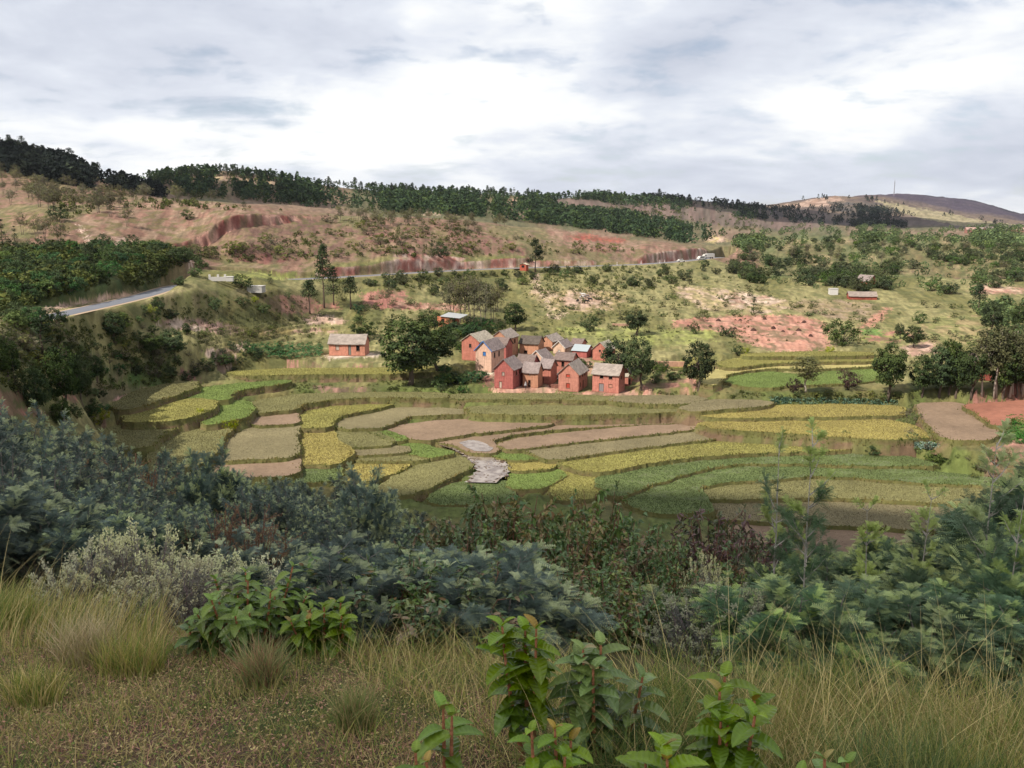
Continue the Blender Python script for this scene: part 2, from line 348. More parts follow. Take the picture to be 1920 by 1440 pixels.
# banks dug for the road
d, par, sd = seg_dist(TX, TY, ROAD)
hcut = np.interp(PU, [585,612,700,735,985,1000,1110,1125,1190,1210,1312,1330], [0,2.0,2.2,3.2,2.8,1.6,1.4,.1,.1,2.4,2.2,0])*(TY > 290)*(TY < 640)
HZ += np.where(sd > 0, hcut*sstep(4.7, 6.0, d+.9*(fbm(TX/2.5, TY/6, 48, 3)-.5))*(1-sstep(9, 45, d)), 0)
# small hand-dug terraces on the cultivated slopes
def steps(poly, h, k=1.0):
    us = [p[0] for p in poly]; vs = [p[1] for p in poly]; ii = np.nonzero((PU > min(us)) & (PU < max(us)) & (PV > min(vs)) & (PV < max(vs)) & (TY > 190) & (TY < 330))
    w = pip(PU[ii]+(nz0[ii]-.5)*40, PV[ii], poly)*k; q = HZ[ii]/h+.9*(fbm(TX[ii]/18, TY[ii]/18, 49, 2)-.5); f = q-np.floor(q); z = HZ[ii]+h*(sstep(.72, 1, f)-f)
    HZ[ii] = HZ[ii]*(1-w)+z*w
nz0 = fbm(TX/7, TY/7, 50, 3)
steps([(1262,596),(1360,590),(1500,590),(1552,612),(1565,652),(1440,660),(1370,630),(1280,618)], .42)
steps([(380,590),(720,590),(730,650),(720,715),(430,715),(370,650)], .9); steps([(1225,640),(1660,655),(1660,690),(1340,705),(1225,700)], .8, .8)
PU, PV = proj(TX, TY, HZ)
nz1 = fbm(TX/np.interp(TY,[0,5,100,400,2000],[.3,.5,6,14,60]), TY/np.interp(TY,[0,5,100,400,2000],[.3,.5,6,14,60]), 21, 4)
nz2 = fbm(TX/np.interp(TY,[0,5,100,400,2000],[.08,.12,1.6,3,14]), TY/np.interp(TY,[0,5,100,400,2000],[.08,.12,1.6,3,14]), 31, 4)
C = np.zeros(TX.shape+(3,))
def blend(w, c): 
    global C
    C = C*(1-w[..., None])+np.asarray(c)*w[..., None]
def two(a, b, n, lo=.38, hi=.62):
    w = sstep(lo, hi, n)[..., None]; return np.asarray(a)*(1-w)+np.asarray(b)*w
# base layers by distance
C[:] = two(sunc(128,122,66), sunc(158,148,92), nz1)
_b = np.interp(tc, tc, RD[len(near)+8]+5)[None, :]; w = np.broadcast_to(sstep(0, 6, TY-_b), TY.shape); C = C*(1-w[..., None])+two(sunc(142,126,86), sunc(156,112,86), nz1)*w[..., None]
w = sstep(640, 760, TY); C = C*(1-w[..., None])+two(sunc(112,108,74), sunc(150,118,88), nz1, .35, .7)*w[..., None]
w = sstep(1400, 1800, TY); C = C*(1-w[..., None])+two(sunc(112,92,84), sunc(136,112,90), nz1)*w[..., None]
w = sstep(2550, 2900, TY); C = C*(1-w[..., None])+two(sunc(78,62,84), sunc(92,76,90), nz1)*w[..., None]  # far mountain heath, with cloud shade and blue haze put into its colour
w = 1-sstep(95, 125, TY); C = C*(1-w[..., None])+two(sunc(78,74,44), sunc(104,84,58), nz1)*w[..., None]
w = valley; C = C*(1-w[..., None])+two(sunc(104,116,50), sunc(128,118,66), nz1)*w[..., None]
w = 1-sstep(5.5, 7.5, TY); C = C*(1-w[..., None])+two(sunc(120,112,66), sunc(132,98,74), nz1)*w[..., None]
_k = np.interp(TY, [0, 100, 400, 1500], [3, 4, 8, 30]); JU = (fbm(TX/_k, TY/_k, 76, 5)-.5)*90; JV = (fbm(TX/_k, TY/_k, 77, 5)-.5)*np.interp(TY, [0, 250, 500, 1500], [30, 26, 18, 14])
RJ = RNG.normal(0, 1, TX.shape)*np.interp(TY, [0, 150, 400, 2000], [0, 3, 2, 1.2])
def zone(poly, c1, c2=None, f=1.0, jit=1.0, dmin=0, dmax=1e9, n=None):
    us = [p[0] for p in poly]; vs = [p[1] for p in poly]
    m = (PU > min(us)-40) & (PU < max(us)+40) & (PV > min(vs)-14) & (PV < max(vs)+14) & (TY > dmin) & (TY < dmax)
    ii = np.nonzero(m)
    if not len(ii[0]): return
    w = pip(PU[ii]+JU[ii]*jit*.5+RJ[ii]*2, PV[ii]+JV[ii]*jit*.55+RJ[::-1][ii]*.8, poly)*f
    c = np.asarray(c1) if c2 is None else two(c1, c2, (nz2 if n is None else n)[ii])
    C[ii] = C[ii]*(1-w[:, None])+c*w[:, None]
RED, RED2 = sunc(190,122,96), sunc(205,140,112); PALE = sunc(222,186,158); OLIVE = sunc(138,136,76); LGREEN = sunc(150,160,70)
BROWN = sunc(160,108,88); DRY = sunc(172,152,112)
# far hills
zone([(1000,368),(1090,372),(1240,376),(1320,384),(1380,398),(1500,410),(1560,420),(1480,432),(1340,420),(1200,402),(1080,388),(1020,384)], sunc(138,108,94), sunc(120,100,84), dmin=900)
zone([(1380,384),(1450,392),(1560,412),(1700,418),(1600,424),(1440,406)], sunc(96,84,84), sunc(118,100,88), dmin=1200)
zone([(1480,384),(1530,372),(1570,369),(1590,374),(1560,386),(1500,390)], sunc(205,165,140), sunc(170,130,105), dmin=1800)
zone([(1640,374),(1700,386),(1800,404),(1850,415),(1920,422),(1920,440),(1800,424),(1700,402),(1660,390)], sunc(156,144,104), sunc(176,160,122), dmin=1500)
zone([(1560,378),(1640,380),(1680,400),(1640,410),(1560,396)], sunc(120,105,92), sunc(98,90,86), dmin=1500)
zone([(360,335),(420,325),(500,333),(560,342),(540,350),(480,350),(420,342),(380,345)], sunc(186,160,120), sunc(160,128,100), dmin=850)
zone([(300,345),(360,340),(420,350),(460,370),(440,376),(360,374),(310,366)], sunc(150,116,92), sunc(130,116,80), dmin=850)
for u, v, a, b in ((848,390,12,14),(812,375,10,5),(935,372,8,6),(890,383,8,6),(790,372,6,8),(960,378,7,5),(815,398,9,6)):
    zone([(u-a,v+b),(u-a*.5,v-b),(u+a*.5,v-b*.8),(u+a,v+b)], sunc(215,175,145), sunc(190,140,110), dmin=700)
# brown hill with the gully
zone([(140,410),(200,388),(300,372),(420,380),(540,392),(590,400),(560,396),(450,400),(393,416),(333,440),(300,462),(150,462),(165,430)], sunc(158,110,86), sunc(166,130,98), dmin=250, dmax=480)
zone([(330,466),(393,432),(450,418),(560,408),(640,420),(700,450),(640,480),(520,492),(420,490),(360,480)], sunc(150,116,82), sunc(136,96,78), dmin=250)
zone([(640,440),(760,425),(850,432),(960,452),(980,478),(860,478),(740,480),(680,470)], sunc(150,100,82), sunc(160,124,90), dmin=300)
zone([(440,478),(520,470),(560,485),(500,495),(440,490)], sunc(140,84,72), sunc(160,110,84), dmin=300)
zone([(1010,428),(1080,434),(1180,450),(1250,462),(1310,470),(1200,478),(1120,472),(1060,460),(1020,440)], sunc(165,112,88), sunc(178,134,104), dmin=400)
zone([(1068,442),(1110,440),(1130,446),(1180,448),(1170,456),(1120,452),(1075,450)], sunc(196,92,62), sunc(180,80,58), dmin=400, jit=.4)
zone([(160,445),(200,438),(260,450),(250,463),(190,463)], sunc(205,165,140), sunc(150,110,88), dmin=250)
zone([(0,395),(60,400),(120,412),(60,425),(0,420)], sunc(168,124,92), sunc(140,124,78), dmin=250)
# path on the brown hill
for P in ([(148,420),(156,424),(162,440),(170,455),(168,460),(160,445),(150,430)], [(354,483),(360,484),(366,500),(374,508),(362,508),(358,498)]):
    zone(P, sunc(225,190,165), jit=.2, dmin=150)
# verge and roadside earth
zone([(64,585),(110,572),(180,556),(262,550),(240,560),(170,567),(120,577),(100,585)], sunc(228,182,150), sunc(214,166,128), dmin=150)
zone([(420,512),(560,512),(560,524),(430,522)], sunc(176,178,84), sunc(150,150,72), dmin=150)
zone([(262,560),(330,545),(440,540),(520,545),(500,570),(400,575),(300,580)], sunc(152,148,84), sunc(168,152,104), dmin=150)
# slope between road and village
zone([(496,560),(540,553),(576,556),(600,572),(590,586),(540,588),(506,582)], sunc(196,132,102), sunc(208,148,116), dmin=150, jit=.5)
zone([(596,570),(630,566),(640,578),(600,580)], sunc(196,122,96), dmin=150, jit=.5)
zone([(680,552),(700,545),(760,545),(768,560),(740,580),(700,578),(684,566)], sunc(196,124,100), sunc(186,112,92), dmin=150, jit=.5)
zone([(742,566),(800,568),(870,570),(866,584),(800,580),(744,580)], sunc(206,150,118), sunc(190,118,92), dmin=150, jit=.4)
zone([(296,602),(340,598),(388,600),(420,612),(400,622),(340,618),(300,612)], sunc(226,190,160), sunc(202,150,124), dmin=150, jit=.5)
zone([(388,600),(430,606),(450,620),(420,628),(396,622)], sunc(150,112,104), sunc(168,130,112), dmin=150)
zone([(566,600),(590,590),(620,590),(650,600),(640,606),(580,610)], sunc(222,180,150), sunc(206,160,130), dmin=150, jit=.6)
zone([(480,616),(560,616),(640,620),(640,628),(560,624),(490,624)], sunc(214,160,130), sunc(160,140,80), dmin=150)
zone([(380,660),(420,650),(460,645),(452,660),(420,670),(390,672)], sunc(222,186,160), sunc(190,150,122), dmin=140)
zone([(330,692),(355,695),(366,708),(372,724),(360,716),(345,705)], sunc(168,108,92), dmin=120, jit=.5)
zone([(460,676),(540,678),(600,682),(700,682),(700,690),(560,690),(470,694)], sunc(186,124,100), sunc(160,132,84), dmin=150)
zone([(580,724),(620,722),(700,726),(704,732),(640,734),(584,732)], sunc(168,120,96), sunc(120,96,70), dmin=150)
zone([(612,664),(690,660),(722,662),(716,668),(640,674),(618,674)], sunc(230,206,184), sunc(222,190,162), dmin=150, jit=.2)
zone([(1000,540),(1030,545),(1110,540),(1180,555),(1150,580),(1090,585),(1040,580),(1010,560)], sunc(196,162,118), sunc(168,148,94), dmin=200)
zone([(1052,560),(1080,548),(1120,552),(1132,566),(1120,578),(1070,574)], sunc(222,178,148), sunc(200,156,120), dmin=200, jit=.6)
zone([(994,512),(1004,512),(1010,530),(1006,545),(998,530)], sunc(226,180,152), dmin=200, jit=.3)
zone([(1006,545),(1012,545),(1030,560),(1036,590),(1030,594),(1026,566)], sunc(222,182,150), dmin=200, jit=.3)
zone([(1030,592),(1042,595),(1056,584),(1060,586),(1046,600),(1032,598)], sunc(222,182,150), dmin=200, jit=.3)
zone([(1270,540),(1360,540),(1480,560),(1500,575),(1420,590),(1330,580),(1280,565)], sunc(206,170,134), sunc(180,160,108), dmin=200)
zone([(1340,560),(1380,548),(1440,552),(1470,565),(1420,572),(1360,575)], sunc(226,190,160), sunc(200,150,118), dmin=200)
zone([(1500,560),(1650,570),(1650,600),(1560,600),(1480,580)], sunc(160,140,98), sunc(176,146,106), dmin=200)
# terraced red field
zone([(1262,600),(1360,592),(1480,590),(1500,592),(1545,608),(1552,640),(1560,650),(1500,660),(1440,656),(1390,640),(1380,624),(1300,618),(1262,612)], sunc(206,132,102), sunc(214,146,116), dmin=200, jit=.25)
zone([(1376,620),(1552,634),(1560,650),(1500,660),(1440,656),(1392,642)], sunc(212,140,108), sunc(220,154,120), dmin=200, jit=.25)
zone([(1604,620),(1618,608),(1640,590),(1660,577),(1674,577),(1655,596),(1634,612),(1612,626)], sunc(214,140,106), dmin=200, jit=.2)
zone([(1610,632),(1640,618),(1700,622),(1720,632),(1660,644),(1620,642)], sunc(196,124,96), sunc(150,150,74), dmin=200)
zone([(1610,618),(1650,616),(1656,628),(1616,630)], sunc(120,150,66), dmin=200)
zone([(1720,600),(1800,590),(1900,600),(1920,620),(1920,650),(1840,640),(1740,650),(1710,630)], sunc(172,150,100), sunc(150,146,82), dmin=200)
# right, behind the gum trees
zone([(1690,650),(1750,640),(1760,660),(1700,668)], sunc(226,180,150), sunc(200,150,120), dmin=200)
zone([(1880,705),(1920,700),(1920,735),(1885,735)], sunc(196,112,86), dmin=180)
zone([(1800,735),(1920,730),(1920,775),(1890,780),(1800,765)], sunc(190,116,96), sunc(170,98,84), dmin=150)
zone([(1850,840),(1920,820),(1920,870),(1860,870)], sunc(190,126,104), sunc(150,120,80), dmin=120)
# right bushy slope, bare patches
for u, v, a, b in ((1538,487,22,10),(1510,480,10,5),(1625,485,10,5),(1770,470,40,6),(1740,475,14,4),(1830,488,30,6),(1860,510,40,5),(1720,508,30,5),(1856,540,30,10),(1600,450,22,4),(1500,452,26,4),(1765,452,10,8),(1670,458,14,3),(1480,465,12,5),(1350,447,22,6),(1890,480,40,5),(1800,500,26,5),(1390,472,6,5),(1900,545,30,5)):
    zone([(u-a,v+b),(u-a*.6,v-b),(u+a*.5,v-b),(u+a,v+b*.6),(u,v+b)], sunc(205,140,112) if (u % 3) else sunc(200,176,110), sunc(220,176,140), dmin=300)
zone([(1430,440),(1920,440),(1920,520),(1430,520)], sunc(96,118,62), sunc(120,124,66), f=.6, dmin=300)
# left: earth at the foot of the near trees
zone([(0,735),(28,735),(30,765),(95,772),(92,778),(0,780)], sunc(176,104,84), sunc(196,132,104), dmin=60)
zone([(148,735),(170,722),(205,722),(188,748),(150,756)], sunc(206,150,122), sunc(190,130,104), dmin=60)
zone([(112,730),(150,735),(146,755),(114,745)], sunc(184,112,90), dmin=60)
zone([(196,698),(215,692),(250,705),(240,712),(200,706)], sunc(208,152,130), dmin=60)
zone([(0,600),(120,600),(180,600),(260,640),(330,690),(250,700),(120,690),(0,690)], sunc(96,106,62), sunc(128,114,84), f=.8, dmin=60)
zone([(170,635),(250,640),(320,675),(330,700),(260,690)], sunc(96,126,58), sunc(112,122,60), dmin=60)
zone([(0,470),(100,465),(250,462),(340,470),(330,500),(280,545),(180,552),(80,580),(0,590)], sunc(70,92,46), sunc(92,100,52), dmin=150, f=.9)
# village yard and lanes
zone([(925,722),(985,720),(1040,708),(1048,732),(1110,728),(1170,726),(1200,735),(1240,720),(1300,725),(1290,735),(1200,740),(1110,742),(1000,742),(930,738)], sunc(214,156,124), sunc(200,134,104), dmin=150, jit=.35)
zone([(892,690),(930,690),(1110,655),(1110,700),(1045,712),(985,720),(930,712)], sunc(196,140,112), dmin=150, jit=.3)
zone([(888,694),(928,694),(924,706),(906,705)], sunc(228,212,180), dmin=150, jit=.1)
zone([(900,704),(926,704),(926,728),(910,720)], sunc(184,112,92), dmin=150, jit=.1)
zone([(1170,702),(1330,700),(1340,725),(1250,735),(1180,730)], sunc(190,124,96), sunc(140,136,72), dmin=150)
zone([(1040,612),(1340,618),(1340,640),(1220,650),(1090,640)], sunc(166,172,78), sunc(150,150,80), f=.7, dmin=150)
# (colour of risers and cut faces follows how steep the earth is)
# red road cuts and the gully face: bare steep earth
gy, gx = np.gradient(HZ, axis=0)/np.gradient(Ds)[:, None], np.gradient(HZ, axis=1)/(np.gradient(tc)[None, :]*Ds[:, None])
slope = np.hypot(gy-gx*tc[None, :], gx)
d, par, sd = seg_dist(TX, TY, ROAD)
cutn = fbm(TX/10, TY/30, 55, 3)
cut = (sd > 0)*(d > 4.2)*(d < 9)*sstep(.5, .8, slope)*(TY < 640)*(hcut > .5)
streak = vnoise(TX/1.4+HZ*.25, HZ/1.6, 61)*.4+vnoise(TX/4.1, HZ/5, 62)*.35+nz2*.25
cc = two(sunc(184,104,84), sunc(230,190,166), streak, .35, .68)
covered = sstep(.46, .6, cutn)*(TX < -25)+sstep(.56, .66, cutn)*(TX >= -25)
covered = covered*np.where((PU > 730) & (PU < 985), .1, .4)
cut = cut*(1-covered)
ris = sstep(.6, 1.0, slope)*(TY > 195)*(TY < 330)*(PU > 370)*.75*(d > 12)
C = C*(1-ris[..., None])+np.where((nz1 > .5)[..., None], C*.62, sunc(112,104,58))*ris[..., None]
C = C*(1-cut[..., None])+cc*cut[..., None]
d, par, sd = seg_dist(TX, TY, GUL)
gw = (sd < 0)*(d < 5)*sstep(.5, .9, slope)*(par > .02)*(par < 5.98)
cc = two(sunc(164,86,70), sunc(238,172,140), vnoise(TX/2.6, TY/6, 65)*.6+nz2*.4, .3, .7)
C = C*(1-gw[..., None])+cc*gw[..., None]
# fine speckle: tufts and bare spots
sp = fbm(TX/np.interp(TY,[0,5,100,400,2000],[.03,.05,.5,.9,5]), TY/np.interp(TY,[0,5,100,400,2000],[.03,.05,.8,2.0,12]), 91, 3)
C = C*(.5+1.0*sp)[..., None]
gsp = sstep(.5, .66, fbm(TX/2.6, TY/5, 93, 4))*(TY > 100)*(TY < 700)*.6
C = C*(1-gsp[..., None])+sunc(104,108,60)*gsp[..., None]
_l = (C@np.array([.25, .6, .15]))[..., None]; _s = np.where(C[..., :1] > 1.45*C[..., 1:2], .70, .84); C = np.clip((_l+(C-_l)*_s)*1.04, .005, .9)

gm, nt = new_mat('ground_earth')
a = N(nt, 'ShaderNodeAttribute', attribute_name='col'); tcn = N(nt, 'ShaderNodeTexCoord')
n1 = noise_(nt, tcn.outputs['Object'], 1.1, 7, .78); n2 = noise_(nt, tcn.outputs['Object'], .35, 5, .65); n3 = noise_(nt, tcn.outputs['Object'], 28, 4, .7)
f = math_(nt, 'MULTIPLY', math_(nt, 'MULTIPLY_ADD', n1, 1.3, .35), math_(nt, 'MULTIPLY', math_(nt, 'MULTIPLY_ADD', n2, 1.0, .5), math_(nt, 'MULTIPLY_ADD', n3, .7, .65)))
c = mixc(nt, 1, a.outputs['Color'], N_val(nt, f), 'MULTIPLY')
b = N(nt, 'ShaderNodeBsdfPrincipled'); b.inputs['Roughness'].default_value = .95; b.inputs['Specular IOR Level'].default_value = .1; lk(nt, c, b.inputs['Base Color'])
bp = N(nt, 'ShaderNodeBump'); bp.inputs['Strength'].default_value = .55; bp.inputs['Distance'].default_value = .35
lk(nt, n1, bp.inputs['Height']); lk(nt, bp.outputs[0], b.inputs['Normal'])
o = N(nt, 'ShaderNodeOutputMaterial'); lk(nt, b.outputs[0], o.inputs['Surface'])
def build_ground():
    V = np.stack([TX, TY, HZ], -1).reshape(-1, 3)
    i, j = np.meshgrid(np.arange(ND-1), np.arange(NT-1), indexing='ij')
    q = np.stack([i*NT+j, i*NT+j+1, (i+1)*NT+j+1, (i+1)*NT+j], -1).reshape(-1, 4)
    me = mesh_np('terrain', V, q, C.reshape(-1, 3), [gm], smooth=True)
    struct(ob('terrain', me))
    # the bank the viewer stands on, behind and beside the viewpoint
    xs = np.concatenate([-np.geomspace(300, .2, 40), np.geomspace(.2, 300, 40)]); ys = np.concatenate([-np.geomspace(300, .2, 40), [0, .32]])
    X, Y = np.meshgrid(xs, ys); Z = -1.61+.02*fbm(X, Y, 5)-.012*np.maximum(0, Y)
    V = np.stack([X, Y, Z], -1).reshape(-1, 3); n = len(xs)
    i, j = np.meshgrid(np.arange(len(ys)-1), np.arange(n-1), indexing='ij')
    q = np.stack([i*n+j, i*n+j+1, (i+1)*n+j+1, (i+1)*n+j], -1).reshape(-1, 4)
    struct(ob('ground', mesh_np('ground', V, q, np.broadcast_to(sunc(118,108,66), (len(V), 3)), [gm], smooth=True)))
# ================================================================== CAMERA, SUN, SKY
cam = bpy.data.cameras.new('camera'); co = bpy.data.objects.new('camera', cam); col.objects.link(co)
cam.sensor_width = 36; cam.lens = 36*F/1920; cam.clip_end = 60000; cam.clip_start = .05
co.location = (0, 0, 0); co.rotation_euler = (math.pi/2-PITCH, 0, 0); scn.camera = co
SUN_EL = R(47); SUN_AZ = math.atan2(-.80, -.60)      # towards the sun: to the left and a little behind the viewer
sdir = Vector((math.sin(SUN_AZ)*math.cos(SUN_EL), math.cos(SUN_AZ)*math.cos(SUN_EL), math.sin(SUN_EL)))
sl = bpy.data.lights.new('sun', 'SUN'); sl.energy = 5.0; sl.angle = R(.55); sl.color = (1, .94, .83)
so = bpy.data.objects.new('sun', sl); col.objects.link(so); so.rotation_euler = sdir.to_track_quat('Z', 'Y').to_euler()
w = bpy.data.worlds.new('World'); scn.world = w; w.use_nodes = True; nt = w.node_tree; nt.nodes.clear()
sky = N(nt, 'ShaderNodeTexSky', sky_type='NISHITA'); sky.sun_disc = False; sky.sun_elevation = SUN_EL; sky.sun_rotation = SUN_AZ
sky.altitude = 1300; sky.dust_density = 1.2
tcw = N(nt, 'ShaderNodeTexCoord'); sp = N(nt, 'ShaderNodeSeparateXYZ'); lk(nt, tcw.outputs['Generated'], sp.inputs[0])
zz = math_(nt, 'MAXIMUM', sp.outputs[2], 0.0); den = math_(nt, 'ADD', zz, .21)
px = math_(nt, 'DIVIDE', sp.outputs[0], den); py = math_(nt, 'DIVIDE', sp.outputs[1], den)
cmb = N(nt, 'ShaderNodeCombineXYZ'); lk(nt, px, cmb.inputs[0]); lk(nt, py, cmb.inputs[1])
def cloudn(sc, off, det, rough, stretch=(1, 1, 1), dist=0):
    mp = N(nt, 'ShaderNodeMapping'); mp.inputs['Location'].default_value = off; mp.inputs['Scale'].default_value = stretch
    mp.inputs['Rotation'].default_value = (0, 0, R(-14)); lk(nt, cmb.outputs[0], mp.inputs['Vector'])
    return noise_(nt, mp.outputs[0], sc, det, rough, dist)
big = cloudn(1.0, (3.1, 1.7, 0), 3, .5, (1, .8, 1), .3)
med = cloudn(2.3, (7.3, 2.2, 0), 6, .55, (.9, .9, 1), .4)
fin = cloudn(7, (1.3, 9.2, 0), 6, .6, (.9, 1, 1), .3)
mixn = math_(nt, 'ADD', math_(nt, 'MULTIPLY', big, .6), math_(nt, 'ADD', math_(nt, 'MULTIPLY', med, .3), math_(nt, 'MULTIPLY', fin, .1)))
ccol = ramp(nt, mixn, [(.36, (.55, .595, .70)), (.44, (.68, .72, .815)), (.495, (.79, .83, .91)), (.54, (.96, .98, 1.0)), (.60, (1.12, 1.12, 1.10))])
cov = ramp(nt, math_(nt, 'ADD', math_(nt, 'MULTIPLY', med, .6), math_(nt, 'MULTIPLY', fin, .4)), [(.33, .45), (.47, 1.0)])
skc = mixc(nt, 1.0, sky.outputs[0], (.1, .1, .1), 'MULTIPLY')
c = mixc(nt, cov, skc, ccol)
bg = N(nt, 'ShaderNodeBackground'); lk(nt, c, bg.inputs[0]); bg.inputs[1].default_value = .70
wo = N(nt, 'ShaderNodeOutputWorld'); lk(nt, bg.outputs[0], wo.inputs[0])
scn.view_settings.view_transform = 'Standard'; scn.view_settings.look = 'None'; scn.view_settings.exposure = 0.55; scn.view_settings.gamma = 1
scn.cycles.max_bounces = 6; scn.cycles.diffuse_bounces = 3; scn.cycles.transmission_bounces = 4; scn.cycles.transparent_max_bounces = 6
# ================================================================== PADDY FIELDS: flat terraces, each with its own earth and grass bank
def on_plane(u, v, z):
    a, dy, dz = ray(u, v); t = a/dy; D = z*dy/dz; return np.stack([t*D, D, np.full(np.shape(D), z)], -1)
YEL, GOLD, OLV, BRN, GRN, LIM, TAN, GRY = 'yellow', 'gold', 'olive', 'brown', 'green', 'lime', 'tan', 'grey'
FCOL = {YEL: (sunc(166,158,86), sunc(152,148,82)), GOLD: (sunc(180,166,92), sunc(168,154,88)), OLV: (sunc(144,138,88), sunc(132,128,86)), BRN: (sunc(146,122,100), sunc(160,136,114)),
        GRN: (sunc(104,122,72), sunc(118,128,76)), LIM: (sunc(130,148,76), sunc(120,138,70)), TAN: (sunc(196,182,122), sunc(182,170,104)), GRY: (sunc(150,138,104), sunc(134,124,92))}
